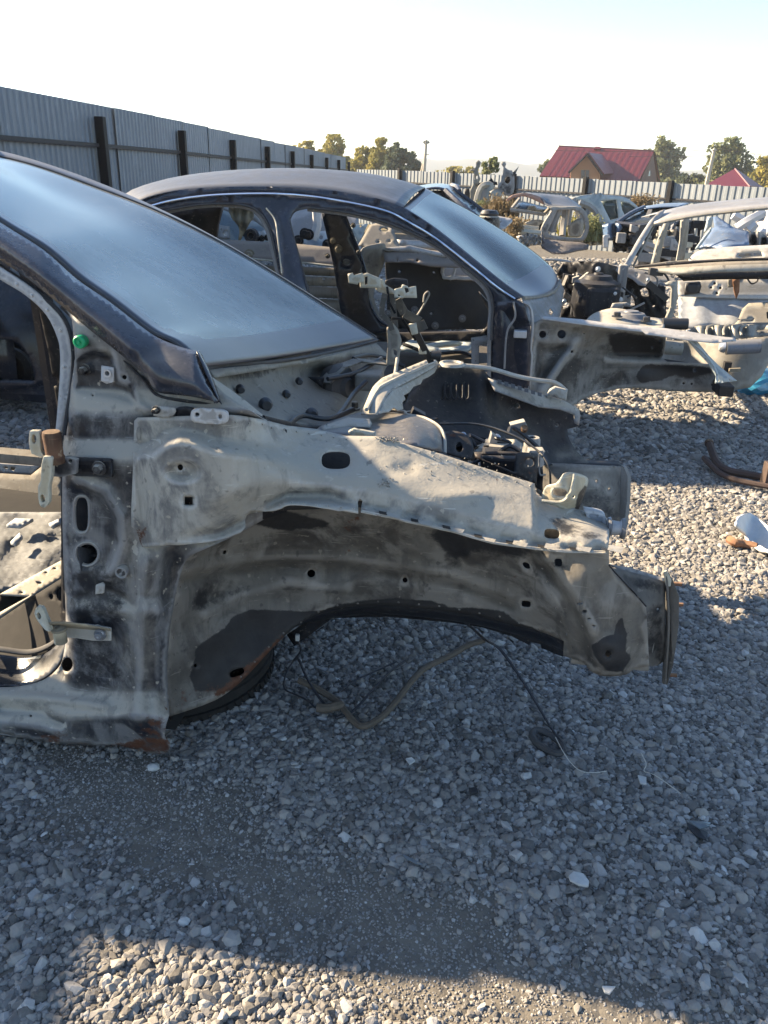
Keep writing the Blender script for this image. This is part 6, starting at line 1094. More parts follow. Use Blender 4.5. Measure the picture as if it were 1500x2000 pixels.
panel('right_arm', z8([(890, 150), (905, 120), (950, 118), (965, 150), (945, 200), (1000, 240), (1050, 245), (1085, 340), (1090, 480), (1075, 570), (1000, 630), (930, 600), (860, 560), (840, 480), (895, 390), (910, 300), (925, 200)]), 15.9, M['side'], w8, [z8(oval(985, 390, 40, 52, 16, 15))], 4, .25)
panel('arm_recess', z8(oval(985, 390, 48, 60, 12, 15)), 16.2, M['dark'], w8, [], 6, .02)
tubes('door_frame', [[(*z8([(530, 700)])[0], 15.8), (*z8([(560, 580)])[0], 15.8), (*z8([(620, 470)])[0], 15.8), (*z8([(740, 460)])[0], 15.8), (*z8([(710, 600)])[0], 15.8), (*z8([(670, 780)])[0], 15.8)]], .06, M['beige'], w8)
panel('blue_inner', z8([(550, 690), (575, 580), (630, 490), (720, 480), (700, 590), (660, 760), (600, 740)]), 16.1, M['lightblue2'], w8, [], 8, .02)
panel('cross_section', z8([(500, 440), (700, 405), (830, 415), (840, 460), (760, 460), (640, 450), (520, 480)]), 16.0, M['dark'], w8, [], 6, .1)
panel('centre_bracket', z8([(720, 560), (780, 520), (860, 540), (930, 610), (870, 640), (850, 780), (760, 780), (760, 620)]), 15.7, M['beige'], w8, [], 6, .1)
panel('left_scrap', z8([(360, 520), (420, 510), (440, 640), (400, 690), (350, 650)]), 16.4, M['dark'], w8, [], 6, .1)
w9 = thing('low_dark_hatchback', 'dark car roof with pale rear glass just beyond the saloon windscreen', 'car wreck', K(.3, 9.5, 0), G_)
loft('roof', [PX([(815, 372, 9.0), (850, 366, 9.0), (872, 372, 9.0), (880, 385, 9.0)]), PX([(820, 362, 9.8), (850, 358, 9.8), (880, 361, 9.8), (896, 373, 9.8)])], M['navy'], w9, 12, 6, .02)
panel('rear_glass', [(872, 372), (886, 372), (915, 393), (945, 416), (930, 424), (900, 402)], [(872, 372, 9.0), (886, 372, 9.4), (945, 416, 9.3), (930, 424, 8.8)], M['glass2'], w9, [], 8, .01)
tubes('glass_frame', [[(885, 370, 9.5), (915, 391, 9.5), (946, 415, 9.4)], [(870, 372, 9), (900, 400, 8.8), (930, 424, 8.7)], [(882, 362, 9.8), (893, 366, 9.7), (897, 374, 9.6)]], .03, M['navy'], w9)
panel('side', [(815, 372), (872, 372), (930, 424), (940, 470), (815, 470)], 9.1, M['navy'], w9, [], 16, .01)
# boxes, buffers, fenders lying about
mt = thing('rubber_mount', 'black rubber capped metal mount standing behind the saloon windscreen', 'car part', p1(955, 440, 8.2)); c = p1(955, 428, 8.2)
MB().lathe(c, (0, 0, 1), [(.09, -.12), (.11, -.05), (.10, .02), (.085, .03)], 20).build('casing', M['side'], mt, True); MB().lathe(c, (0, 0, 1), [(.085, .03), (.09, .05), (.07, .08), (.03, .085), (0, .08)], 20).build('rubber_cap', M['plastic'], mt, True)
for k in range(3): bolt('casing_bolt', p1(948+6*k, 426+k, 8.08), -LV, .008, .02, M['dark'], mt)
pn = panel('scrap_panel', [(965, 420), (1000, 427), (1001, 432), (992, 440), (980, 448), (968, 440)], [(965, 420, 8.8), (1001, 430, 8.9), (980, 448, 8.6)], M['silver'], None, [oval(978, 433, 2, 2, 8)], 5, .02); tag(pn, 'silver scrap panel with a hole beside the rubber capped mount', 'scrap panel')
bf = thing('blue_fender_pile', 'mid blue crumpled car wing propped up behind the silver shell', 'car wing', K(4.6, 9, .8))
panel('wing_skin', cat([(1358, 486), (1372, 470), (1392, 445), (1410, 442), (1440, 448), (1462, 453)], 2)+[(1463, 478), (1430, 481), (1400, 484), (1380, 480), (1366, 484)], [(1358, 486, 8.9), (1392, 445, 9.2), (1462, 453, 9.1), (1463, 478, 8.7), (1400, 484, 8.7), (1420, 460, 8.85)], M['midblue'], bf, [], 6, .01)
panel('wing_top', [(1393, 424), (1400, 422), (1431, 443), (1462, 452), (1440, 450), (1410, 445), (1396, 448)], [(1393, 424, 9.5), (1462, 452, 9.2), (1396, 448, 9.2), (1420, 440, 9.25)], M['midblue'], bf, [], 5, .01)
panel('pale_edge', [(1358, 486), (1375, 462), (1391, 443), (1389, 452), (1376, 470), (1364, 486)], 8.8, M['lightblue'], bf, [], 5, .02)
wp = thing('white_panel_heap', 'white body panels leaning together at the right edge behind the silver shell', 'scrap panels', K(5.4, 9.6, .3))
panel('white_sheet', cat([(1474, 420), (1482, 412), (1500, 408), (1600, 405)], 2)+[(1600, 465), (1500, 462), (1478, 452)], lambda x, y: 9.6+.15*np.sin(x*.08+y*.05), M['white2'], wp, [], 8, .01)
tubes('white_bar', [[(1432, 420, 9.6), (1452, 432, 9.6), (1462, 446, 9.6)], [(1438, 446, 9.3), (1460, 432, 9.3), (1490, 416, 9.4)], [(1462, 450, 9.3), (1476, 436, 9.3)]], .05, M['white2'], wp)
panel('dark_scrap', [(1462, 455), (1480, 452), (1500, 462), (1600, 465), (1600, 480), (1463, 479)], lambda x, y: 9.2+.1*np.sin(x*.3), M['side'], wp, [], 6, .02)
fe = thing('pale_blue_pillar', 'pale blue door pillar standing behind the silver shell', 'scrap panel', K(4.3, 9.5, .2))
panel('pillar', [(1384, 424), (1394, 424), (1390, 440), (1376, 455), (1380, 440)], 9.6, M['lightblue'], fe, [], 5, .05); panel('dark_frame', [(1352, 430), (1384, 432), (1380, 446), (1368, 450), (1366, 486), (1350, 490), (1348, 460)], 9.9, M['dark'], fe, [[(1356, 446), (1364, 446), (1362, 478), (1354, 478)]], 6, .04)

# ================================================================ weeds
def weed(name, label, cat_, x, y, hpx, wpx, d, mat, n=120, seed=1):
    r = np.random.default_rng(seed); mb = MB()
    for i in range(n):
        px = x+r.normal(0, wpx*.33); b = p1(px, y+r.uniform(-3, 3), d+r.normal(0, .12)); t = p1(px+r.normal(0, wpx*.14), y-hpx*r.uniform(.45, 1), d+r.normal(0, .15)); s = r.uniform(.006, .014)
        sd_ = Vector((s, 0, 0)); m_ = (b+t)/2+Vector((r.normal(0, .02), 0, 0)); mb.add([b-sd_, b+sd_, m_+sd_, m_-sd_, t], [(0, 1, 2, 3), (3, 2, 4)])
        for k in range(3):
            c = b.lerp(t, r.uniform(.3, 1)); q = Vector(r.normal(0, 1, 3)).normalized(); e = q.orthogonal().normalized(); l = r.uniform(.025, .05)
            mb.add([c, c+q*l+e*l*.4, c+q*l*1.8, c+q*l-e*l*.4], [(0, 1, 2, 3)])
    o = mb.build(name, M[mat], None); tag(o, label, cat_, kind=None); return o
weed('weed_clump', 'tall dry orange weeds in front of the upended body section', 'weeds', 975, 440, 62, 40, 14.6, 'dryweed', 260, 1)
weed('weed_clump', 'low dry weeds left of the upended body section', 'weeds', 940, 420, 30, 26, 15, 'leafg', 140, 2)
weed('weed_clump', 'dry orange weeds growing through the hatchback front end', 'weeds', 1022, 466, 42, 40, 14.2, 'dryweed', 220, 3)
weed('weed_clump', 'green weeds between the hatchback and the pale blue saloon', 'weeds', 1158, 470, 52, 22, 15, 'leafg', 240, 4)
weed('weed_clump', 'yellowing weeds inside the gutted hatchback', 'weeds', 1112, 466, 50, 26, 14.8, 'leafy', 150, 5)
weed('weed_clump', 'dry seed heads above the dark blue saloon roof', 'weeds', 1252, 408, 30, 34, 16.4, 'dryweed', 160, 6)
weed('weed_clump', 'dry grass beside the rubber capped mount', 'weeds', 1003, 452, 30, 20, 13, 'dryweed', 110, 7)

# ================================================================ house, sheds
hs = thing('house', 'brick house with big red metal roof and a gabled dormer beyond the fence', 'house', (22, 92, -2))
def quad(name, pts, mat, par, t=.15):
    q = PX(pts); n = (q[1]-q[0]).cross(q[2]-q[0]).normalized()
    return MB().prism(q, n*t).build(name, mat, par)
DR = 90.
quad('roof', [(1054, 343, DR-4.5), (1091, 286.5, DR), (1277, 296, DR), (1247, 354, DR-4.5)], M['redroof'], hs)
quad('rear_roof', [(1091, 286.5, DR), (1277, 296, DR), (1290, 356, DR+5), (1090, 345, DR+5)], M['redroof'], hs)
for k in range(15):
    f = (k+1)/16; a = PX([(1054+193*f, 343+11*f-.6, DR-4.6)])[0]; b = PX([(1091+186*f, 286.5+9.5*f-.6, DR-.1)])[0]; MB().bar(a, b, .03, .012).build('roof_seam', M['redroof'], hs)
quad('gable_wall', [(1276, 300, DR-.2), (1283, 356, DR+4), (1283, 380, DR+4), (1252, 380, DR-3.8), (1252, 352, DR-3.8)], M['brickd'], hs)
quad('gable_window', [(1265, 333, DR-1.6), (1270, 333, DR-.8), (1270, 344, DR-.8), (1265, 344, DR-1.6)], M['window'], hs)
quad('verge_board', [(1277, 295, DR-.1), (1281, 300, DR+.4), (1290, 356, DR+5), (1284, 356, DR+5)], M['post'], hs, .1)
quad('front_wall', [(1060, 342, DR-4), (1245, 354, DR-4), (1245, 385, DR-4), (1060, 385, DR-4)], M['brickd'], hs, .2)
quad('dormer_wall', [(1114, 336, DR-5.3), (1146, 305, DR-5.3), (1172, 340, DR-5.3), (1172, 385, DR-5.3), (1114, 385, DR-5.3)], M['brick'], hs, .2)
fw_ = quad('dormer_window', [(1135, 332, DR-5.42), (1151, 332.5, DR-5.42), (1150, 352, DR-5.42), (1135, 351, DR-5.42)], M['window'], hs, .05); fw_['label'] = 'dark window with mullion'
MB().bar(p1(1143, 332, DR-5.5), p1(1143, 351, DR-5.5), .08, .05).build('mullion', M['brickd'], fw_)
quad('dormer_roof_left', [(1110, 337, DR-6), (1148, 299.5, DR-6), (1174, 303, DR-1.5), (1138, 325, DR-1.5)], M['redroof'], hs, .12)
quad('dormer_roof_right', [(1148, 299.5, DR-6), (1178, 341, DR-6), (1200, 340, DR-3), (1174, 303, DR-1.5)], M['redroof'], hs, .12)
quad('verge_board', [(1109, 338, DR-6.1), (1148, 299, DR-6.1), (1148, 302.5, DR-6.1), (1112, 339, DR-6.1)], M['post'], hs, .08); quad('verge_board', [(1148, 299, DR-6.1), (1179, 342, DR-6.1), (1176, 343, DR-6.1), (1148, 302.5, DR-6.1)], M['post'], hs, .08)
quad('ridge_vent', [(1160, 290, DR-.3), (1163, 286, DR), (1172, 286.5, DR), (1174, 290.5, DR-.3)], M['redroof'], hs, .5)
sh = thing('red_roof_shed', 'small hipped red metal roof beside the leaning pale pole', 'shed', (32, 80, -2))
quad('roof', [(1376, 362, 77), (1434, 330, 80), (1463, 365, 76.5)], M['redroof'], sh, .1); quad('roof_side', [(1434, 330, 80), (1463, 365, 76.5), (1490, 368, 80)], M['redroof'], sh, .1); quad('wall', [(1380, 362, 78), (1486, 366, 78), (1486, 395, 78), (1380, 395, 78)], M['brickd'], sh, .3)

# ================================================================ poles and wires
pA = thing('utility_pole', 'twin legged grey utility pole with cross arms rising behind the pale fence', 'utility pole', p1(828, 350, 62))
MB().tube(PX([(827, 352, 62), (833, 273, 62)]), [.13, .09], 8).build('leg', M['woodpole'], pA, True); MB().tube(PX([(821, 352, 62.6), (831, 295, 62)]), [.12, .08], 8).build('leg', M['woodpole'], pA, True)
for y, x0, x1 in ((281, 828, 837), (276, 829, 835), (302, 829, 839)): MB().bar(p1(x0, y, 61.9), p1(x1, y-1, 61.9), .07, .07).build('cross_arm', M['woodpole'], pA)
for x in (828, 837): MB().lathe(p1(x, 280, 61.9), (0, 0, 1), [(0, 0), (.06, 0), (.07, .1), (.03, .16), (0, .16)], 8).build('insulator', M['silver'], pA, True)
pB = thing('leaning_pole', 'pale leaning concrete pole between the big tree and the small red roof', 'utility pole', p1(1379, 365, 55))
MB().tube(PX([(1378, 368, 55), (1396, 290, 55)]), [.14, .10], 8).build('shaft', M['woodpole'], pB, True); MB().bar(p1(1391, 294, 54.9), p1(1400, 293, 54.9), .06, .06).build('cross_arm', M['woodpole'], pB)
def sag(name, label, pts): o = MB().tube(cat(PX(pts), 8), .012, 4).build(name, M['wirem'], None, True); tag(o, label, 'cable')
sag('overhead_wire', 'upper overhead wire running left from the leaning pole over the house', [(1396, 291, 55), (1326, 295.5, 57), (1210, 296, 59), (1000, 291, 62), (833, 278, 62)])
sag('overhead_wire', 'overhead wire running right from the leaning pole', [(1396, 291, 55), (1450, 297, 54), (1500, 303.5, 53), (1600, 312, 52)])
sag('overhead_wire', 'lower overhead wire left of the leaning pole', [(1395, 303, 55), (1326, 306, 57), (1230, 306, 58)])

# ================================================================ trees
def tree(name, label, x, ytop, ybase, wpx, d, mat, seed, n=1500, leafsz=.22, lobes=9, sparse=0, group=None):
    r = np.random.default_rng(seed); b = p1(x, ybase, d); t = p1(x, ytop, d); b.z = min(b.z, -1.5) if d > 30 else b.z; H = t.z-b.z; W_ = wpx/1600*d*.8
    root = thing(name, label, 'tree' if H > 2.5 else 'bush', b, group)
    mb = MB(); tr = H*.028+.03; mb.tube([b+Vector((0, 0, -.3)), b+Vector((r.normal(0, .05)*H*.3, 0, H*.35)), b+Vector((r.normal(0, .1)*W_, 0, H*.8))], [tr, tr*.7, tr*.2], 8)
    cs = []
    for k in range(lobes):
        f = (k+.5)/lobes; zz = b.z+H*(.16+.72*f); rad = W_*(1-max(0, f-.35)*1.25)*.55*r.uniform(.6, 1.1); a = k*2.4+r.uniform(-.5, .5)
        c = Vector((b.x+math.cos(a)*rad, b.y+math.sin(a)*rad, zz)); s = W_*r.uniform(.42, .6)*(1-.35*f); cs.append((c, s))
        mb.tube([b+Vector((0, 0, H*(.10+.5*f))), (c+b+Vector((0, 0, H*f)))/2+Vector((0, 0, -.1)), c], [tr*.4, tr*.25, tr*.08], 5)
    mb.build('trunk', M['bark'], root, True)
    vs = []; fs = []
    # small sub clumps on each lobe so that light and gaps break up the crown
    for c, s in cs:
        sub = [(c+Vector(r.normal(0, 1, 3)).normalized()*s*r.uniform(.3, 1.0), s*r.uniform(.28, .5)) for _ in range(14)]
        for _ in range(int(n*1.7/lobes)):
            cc, ss = sub[r.integers(0, 14)]; q = Vector(r.normal(0, 1, 3)).normalized()*ss*r.uniform(.4, 1)**.5; q.z *= .8; p = cc+q
            if p.z > t.z: p.z = t.z-r.uniform(0, .3)
            nn = Vector(r.normal(0, 1, 3)).normalized(); e = nn.orthogonal().normalized(); g = nn.cross(e); l = leafsz*r.uniform(.5, 1.2); i = len(vs)
            vs += [p-e*l, p+g*l*.6, p+e*l, p-g*l*.6]; fs.append((i, i+1, i+2, i+3))
    me = bpy.data.meshes.new('crown'); me.from_pydata([tuple(v) for v in vs], [], fs); link('crown', me, M[mat], root, False); return root
GT = 'trees beyond the fences'
tree('birch_tree', 'low yellow green tree rising just over the end of the left fence', 592, 275, 345, 72, 85, 'leafy', 11, 2200, .22, 9, group=GT)
tree('birch_tree', 'tall yellow green tree, left of the gap in the tree line', 650, 262, 345, 64, 85, 'leafy', 12, 2800, .22, 12, group=GT)
tree('birch_tree', 'broad yellow green tree, leftmost of the dense clump', 712, 283, 345, 56, 80, 'leafy', 13, 2200, .22, 9, group=GT)
tree('birch_tree', 'tallest olive green tree in the middle of the dense clump', 742, 270, 345, 58, 78, 'leafy', 14, 2600, .22, 11, group=GT)
tree('leafy_tree', 'dark green tree right of the tallest one in the dense clump', 778, 277, 345, 58, 76, 'leafd', 15, 2600, .22, 10, group=GT)
tree('leafy_tree', 'small dark green tree at the right end of the dense clump, beside the utility pole', 806, 288, 345, 42, 76, 'leafd', 16, 1800, .2, 8, group=GT)
tree('small_tree', 'low olive bush filling the gap behind the two yellow trees', 684, 303, 345, 40, 90, 'leafg', 17, 1200, .2, 7, group=GT)
tree('birch_tree', 'low yellow bushy tree in front of the gap between the two tree groups', 668, 296, 345, 50, 88, 'leafy', 41, 1500, .22, 8, group=GT)
tree('leafy_tree', 'grey green tree between the olive and the dark tree of the clump', 760, 292, 345, 50, 82, 'leafg', 42, 1500, .22, 8, group=GT)
tree('young_tree', 'young green tree with loose upright shoots behind the upended body section', 952, 291, 348, 52, 34, 'leafg', 18, 1500, .10, 9, group=GT)
tree('small_tree', 'small tree half hidden by the left eave of the brick house', 1064, 304, 350, 26, 110, 'leafg', 19, 700, .25, 6, group=GT)
tree('willow_tree', 'tall olive tree directly behind the right gable of the brick house', 1292, 265, 358, 66, 112, 'leafg', 20, 3200, .28, 13, group=GT)
tree('willow_tree', 'lower olive tree top showing over the ridge of the brick house', 1252, 280, 350, 40, 118, 'leafg', 21, 1200, .28, 7, group=GT)
tree('leafy_tree', 'large green tree behind the leaning pale pole', 1414, 269, 360, 84, 95, 'leafg', 22, 3200, .25, 13, group=GT)
tree('leafy_tree', 'olive tree cut by the right edge of the picture', 1500, 300, 365, 70, 90, 'leafy', 23, 2600, .25, 10, group=GT)
for i, (x, yt, w_, lb) in enumerate(((1335, 338, 44, 'dark low bush right of the brick house'), (1362, 341, 40, 'low bush left of the small red roof'), (1470, 325, 60, 'dark low tree behind the right slope of the small red roof'), (880, 326, 60, 'pale low bushes right of the utility pole'), (912, 326, 50, 'pale yellow bush left of the young tree'))):
    tree('low_bush', lb, x, yt, 362, w_, 100, ('leafd', 'leafg', 'leafd', 'leafy', 'leafy')[i], 30+i, 900, .25, 6, group='low bushes beyond the pale fence')
# far wooded hills
hx = np.linspace(-900, 900, 181); prof = 9+3.5*np.sin(hx*.006+1)+2*np.sin(hx*.021)+.9*np.sin(hx*.09)+.6*RNG.normal(0, 1, 181)
vs = []; fs = []
for j, (yy, f) in enumerate(((640, -.3), (690, .45), (760, .85), (820, 1.), (1000, .9))):
    for i, x in enumerate(hx): vs.append((x, yy+20*math.sin(x*.01), -3+(prof[i]+3)*f if f > 0 else -4))
for j in range(4):
    for i in range(180): a = j*181+i; fs.append((a, a+1, a+182, a+181))
me = bpy.data.meshes.new('hills'); me.from_pydata(vs, [], fs); tag(link('hills', me, M['hill']), kind='structure')

# ================================================================ things lying on the gravel
def on(x, y, z=.02): 
    p = p1(x, y, z, 'Z'); g = float(gz(p.x, p.y)); return p1(x, y, z+g, 'Z')
hn = thing('wire_harness', 'brown sleeved wire harness with loose black wires lying under the wheel arch', 'wire harness', on(700, 1400, 0))
def ln(name, pts, r, mat, par): return MB().tube(cat([on(*p) for p in pts], 6), r, 8).build(name, M[mat], par, True)
ln('sleeve', [(583, 1328, .05), (620, 1346, .04), (660, 1372, .03), (690, 1408, .025), (712, 1418, .025), (745, 1400, .03), (775, 1368, .04), (800, 1335, .05), (830, 1305, .06), (880, 1280, .07), (915, 1260, .08), (946, 1250, .09)], .0095, 'hose', hn)
ln('sleeve', [(618, 1382, .035), (640, 1383, .035), (668, 1376, .035)], .013, 'hose', hn)
ln('black_wire', [(584, 1288, .09), (600, 1325, .06), (625, 1365, .03), (645, 1385, .02)], .004, 'wirem', hn); ln('black_wire', [(655, 1402, .02), (690, 1388, .025), (730, 1345, .03), (762, 1312, .03), (792, 1290, .03)], .004, 'wirem', hn)
ln('grey_wire', [(581, 1246, .16), (587, 1270, .12), (572, 1292, .07), (558, 1318, .04), (556, 1345, .03), (580, 1358, .03), (600, 1368, .03), (616, 1382, .03)], .0028, 'wirem', hn); ln('grey_wire', [(660, 1352, .03), (700, 1326, .03), (740, 1308, .03), (775, 1292, .03)], .0028, 'wirem', hn)
MB().box(on(581, 1245, .165), (.006, 0, 0), (0, .006, 0), (0, 0, .01)).build('white_plug', M['whitestuff'], hn, bevel=.002)
cb = thing('brake_cable', 'thin doubled black cable hanging from the arch down to the oval gasket', 'cable', on(1040, 1360, 0))
for k in (0, 1): ln('strand', [(905+k*3, 1213, .30), (925+k*3, 1230, .20), (946+k*3, 1249, .10), (975+k*3, 1268, .06), (1010+k*2, 1315, .04), (1040+k*2, 1362, .03), (1075+k, 1420, .025), (1102+k, 1456, .02)], .003, 'wirem', cb)
gk = MB(); c = on(1070, 1452, .012); prt = cat([on(x, y, .014) for x, y in oval(1070, 1449, 34, 14, 16, 32, 2.4)], 2, True); gk.tube(prt+[prt[0]], .010, 8, caps=False)
o = gk.build('oval_gasket', M['rubber'], None, True); tag(o, 'oval dusty rubber ring lying on the gravel at the end of the black cable', 'gasket')
o = MB().tube(cat([on(*p) for p in [(1085, 1440, .03), (1098, 1465, .03), (1115, 1490, .02), (1135, 1506, .015), (1160, 1509, .015), (1185, 1506, .015)]], 6), .0012, 5).build('string', M['pale'], None, True); tag(o, 'thin pale string trailing from the oval rubber ring', 'string')
o = MB().tube(cat([on(*p) for p in [(1252, 1470, .02), (1262, 1492, .02), (1258, 1506, .015), (1275, 1512, .02), (1300, 1528, .015), (1330, 1550, .015)]], 6), .0012, 5).build('string', M['pale'], None, True); tag(o, 'thin dry stalk curling on the gravel right of the oval ring', 'stalk')
ex = thing('bent_pipes', 'two bent black pipes with a rusty end lying on the gravel at the right edge', 'pipes', on(1440, 930, 0))
ln('pipe', [(1386, 868, .09), (1392, 885, .07), (1402, 906, .05), (1422, 919, .05), (1460, 927, .05), (1500, 934, .05), (1560, 945, .05)], .021, 'rusty2', ex); ln('rusty_pipe', [(1375, 894, .06), (1388, 908, .05), (1408, 925, .04), (1440, 938, .04), (1500, 950, .04), (1560, 960, .04)], .015, 'rusty2', ex)
MB().lathe(on(1386, 868, .09), on(1386, 868, .09)-on(1392, 885, .07), [(.0, .0), (.023, 0), (.024, .025), (.02, .03), (.018, .0)], 14).build('pipe_end', M['rusty'], ex, True); MB().box(on(1497, 925, .09), (.012, 0, 0), (0, .03, 0), (0, 0, .06)).build('pipe_hanger', M['rusty2'], ex, bevel=.004)
fo = thing('foam_shield', 'white dimpled foam heat shield curling up from the gravel at the right edge', 'heat shield', on(1480, 1050, 0))
fp = cat([(1465, 1001), (1450, 1006), (1438, 1016), (1443, 1030), (1458, 1044), (1464, 1060), (1478, 1071), (1500, 1079)], 3)+[(1570, 1085), (1570, 1040), (1500, 1026), (1482, 1012)]
panel('foam_sheet', fp, lambda x, y: .05+.09*sstep(1470, 1438, x+(y-1020)*.2)+.02*np.sin(x*.08)+.0022*np.sin(x*.9)*np.sin(y*.9+x*.3), M['foam'], fo, [], 3, .012, 'Z')
o = MB().tube(cat([on(*p) for p in [(1424, 1053, .03), (1436, 1060, .03), (1450, 1062, .02), (1478, 1068, .02)]], 5), .018, 8).build('rusty_rod', M['rusty'], None, True); tag(o, 'short rusty rod poking out under the white foam heat shield', 'rod')
def crumple(name, label, cat_, pts, z, amp, mat, st=4, seed=0):
    rr_ = np.random.default_rng(seed).uniform(0, 6, 6)
    o = panel(name, pts, lambda x, y: z+amp*(np.abs(np.sin(x*.10+y*.07+rr_[0]))+.6*np.abs(np.sin(x*.17-y*.13+rr_[2]))+.3*np.abs(np.sin(x*.33+y*.21+rr_[3]))-.6), M[mat], None, [], st, .002, 'Z'); tag(o, label, cat_); return o
def crumpled_bag():
    import bmesh
    bm = bmesh.new(); bmesh.ops.create_icosphere(bm, subdivisions=4, radius=1); rg = np.random.default_rng(4); ds = rg.normal(0, 1, (26, 3)); ds /= np.linalg.norm(ds, axis=1)[:, None]; am = rg.uniform(.08, .3, 26)
    for v in bm.verts:
        q = np.array(v.co); f = 1+sum(a*(1-2*abs(math.sin(3.2*float(q@d)+k))) for k, (a, d) in enumerate(zip(am, ds)))*.16
        v.co = Vector((v.co.x*.42*f, v.co.y*.3*f, max(v.co.z, -.25)*.15*f))
    me = bpy.data.meshes.new('plastic_bag'); bm.to_mesh(me); bm.free(); o = link('plastic_bag', me, M['bag'], None, False); o.location = on(1500, 768, .03)+Vector((.02, .25, 0)); return tag(o, 'crumpled blue plastic bag lying under the silver shell', 'plastic bag')
crumpled_bag()
def chip(name, label, cat_, pts, z, mat, t=.004):
    q = [on(x, y, z+dz_) for x, y, dz_ in pts]; n = Vector((0, 0, 1)); o = MB().prism(q, n*t).build(name, M[mat], None, bevel=.001); tag(o, label, cat_)
chip('glass_shard', 'pale blue white shard lying over a black one on the gravel at right', 'shard', [(1343, 1604, .01), (1388, 1608, .02), (1384, 1616, .012), (1366, 1620, .012)], .012, 'lightblue')
chip('plastic_shard', 'black plastic shard under the pale shard on the gravel at right', 'shard', [(1342, 1609, 0), (1362, 1618, .005), (1382, 1628, 0), (1380, 1643, 0), (1362, 1636, 0), (1344, 1620, 0)], .008, 'plastic')
chip('white_flake', 'large white oval flake lying alone on the shaded gravel', 'flake', [(1110, 1714, 0), (1120, 1705, .004), (1138, 1709, .004), (1150, 1724, 0), (1149, 1734, 0), (1132, 1731, .003), (1113, 1722, 0)], .02, 'whitestuff', .006)
chip('white_flake', 'white chip on the sunlit gravel edge at the bottom', 'flake', [(1175, 1928, 0), (1202, 1929, .004), (1190, 1944, 0), (1180, 1940, 0)], .018, 'whitestuff', .005)
chip('white_flake', 'white chip just right of the dry stalk', 'flake', [(1245, 1516, 0), (1262, 1520, .004), (1262, 1534, 0), (1250, 1532, 0)], .018, 'whitestuff', .005)
chip('white_flake', 'small white chip on the gravel left of the oval ring', 'flake', [(792, 1484, 0), (804, 1481, .004), (811, 1488, 0), (800, 1495, 0)], .018, 'whitestuff', .005)
chip('black_chip', 'small square black chip on the gravel under the front end', 'chip', [(915, 1543, 0), (930, 1541, 0), (934, 1550, 0), (919, 1555, 0)], .018, 'plastic', .008)
chip('blue_scrap', 'thin pale blue scrap lying on the shaded gravel', 'scrap', [(785, 1668, 0), (815, 1682, 0), (828, 1690, 0), (812, 1688, 0), (790, 1676, 0)], .014, 'lightblue', .002)
def rock(name, label, x, y, r, mat, sq=.7):
    rg = np.random.default_rng(int(x)); c = on(x, y, r*.5); import bmesh
    bm = bmesh.new(); bmesh.ops.create_icosphere(bm, subdivisions=2, radius=r)
    for v in bm.verts: v.co *= 1+rg.uniform(-.2, .15); v.co.z *= sq; v.co.x *= 1.2
    me = bpy.data.meshes.new(name); bm.to_mesh(me); bm.free(); o = bpy.data.objects.new(name, me); COL.objects.link(o); me.materials.append(M[mat]); o.location = c; tag(o, label, 'stone')
rock('white_stone', 'white stone lying just below the rusty sill corner', 300, 1498, .014, 'whitestuff')
rock('pale_stone', 'largest pale stone in the sunlit gravel at the bottom', 452, 1834, .018, 'palestone')
rock('white_stone', 'bright white stone at the top edge of the sunlit gravel', 360, 1800, .010, 'whitestuff')
# tyre lying flat under the near wreck
ty = thing('worn_tyre', 'worn black tyre lying flat on the gravel under the near wheel arch', 'tyre', on(350, 1300, 0)); c = p1(334, 1283, .085, 'Z')+Vector(LV)*.06-Vector(FV)*.02
mb = MB(); mb.lathe(c, (0, 0, 1), [(.20, -.085), (.26, -.10), (.295, -.095), (.305, -.08), (.308, -.05), (.302, -.047), (.302, -.04), (.309, -.036), (.309, -.012), (.303, -.009), (.303, -.002), (.309, .002), (.309, .028), (.303, .031), (.303, .038), (.307, .042), (.303, .075), (.285, .09), (.25, .092), (.20, .075), (.195, .0), (.20, -.085)], 64)
mb.build('carcass', M['tyre'], ty, True, 40)
tb_ = MB()
for k in range(72):
    a = k*2*math.pi/72; v = Vector((math.cos(a), math.sin(a), 0)); tn = Vector((-v.y, v.x, 0)); tb_.box(c+v*.308+Vector((0, 0, .055)), v*.004, tn*.008, Vector((0, 0, .014))+tn*.006); tb_.box(c+v*.308+Vector((0, 0, -.06)), v*.004, tn*.008, Vector((0, 0, .014))-tn*.006)
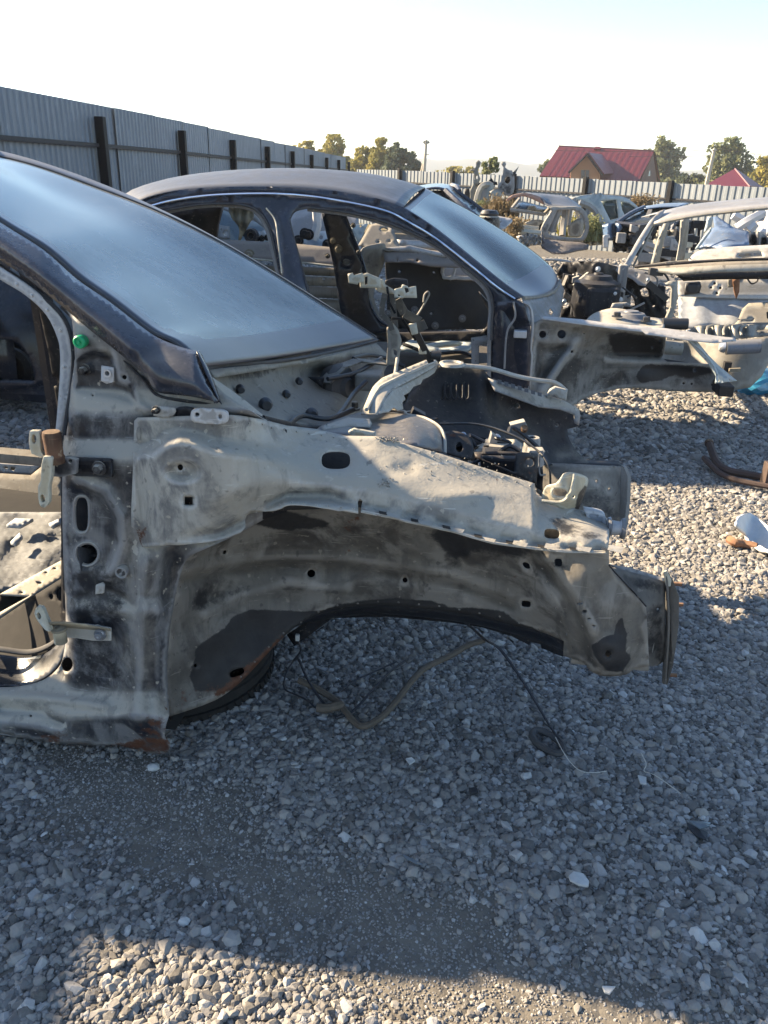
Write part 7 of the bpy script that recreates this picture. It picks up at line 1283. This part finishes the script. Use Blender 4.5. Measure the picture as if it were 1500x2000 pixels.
tag(tb_.build('tread_blocks', M['tyre'], ty), kind='stuff')
# ================================================================ added van shell left of the camera, out of the picture; it shades the lower left of the gravel
wz = thing('unseen_shade_van', 'added unseen van shell that shades the lower left gravel', 'added shade blocker', K(-6, 1.8, 0))
loft('roof', [[K(-4.75, 0.65, 2.1), K(-6, 0.6, 2.2), K(-8.2, 0.6, 2.15)], [K(-4.7, 1.45, 2.16), K(-6, 1.45, 2.26), K(-8.2, 1.45, 2.2)], [K(-4.75, 2.4, 2.1), K(-6, 2.45, 2.2), K(-8.2, 2.45, 2.15)]], M['black'], wz, 12, 10, .004)
for d_, n_ in ((.6, 0), (2.45, 1)):
    loft('side_panel', [[K(-4.75, d_+.05*(1-2*n_), 2.1), K(-6, d_, 2.2), K(-8.2, d_, 2.15)], [K(-4.5, d_, 1.2), K(-6, d_-.03*(1-2*n_), 1.2), K(-8.2, d_, 1.2)], [K(-4.4, d_, .3), K(-6, d_, .25), K(-8.2, d_, .3)]], M['navy'], wz, 12, 10, .004)
loft('front_frame', [[K(-4.72, 0.65, 2.1), K(-4.70, 1.45, 2.14), K(-4.72, 2.4, 2.1)], [K(-4.3, 0.62, 1.2), K(-4.2, 1.45, 1.2), K(-4.3, 2.43, 1.2)], [K(-4.3, 0.62, .3), K(-4.15, 1.45, .3), K(-4.3, 2.43, .3)]], M['navy'], wz, 12, 8, .004)

# ================================================================ thin evening haze over the whole place
hz = bpy.data.materials.new('thin_haze'); hz.use_nodes = True; t_ = hz.node_tree; t_.nodes.remove(t_.nodes['Principled BSDF']); pv = t_.nodes.new('ShaderNodeVolumePrincipled')
pv.inputs['Color'].default_value = (.88, .93, 1, 1); pv.inputs['Density'].default_value = .0006; pv.inputs['Anisotropy'].default_value = .3; t_.links.new(pv.outputs[0], t_.nodes['Material Output'].inputs['Volume'])
hb = MB().box((0, 0, 6), (3200, 0, 0), (0, 3200, 0), (0, 0, 14)).build('haze', hz, None); tag(hb, kind='stuff'); hb.display_type = 'WIRE'
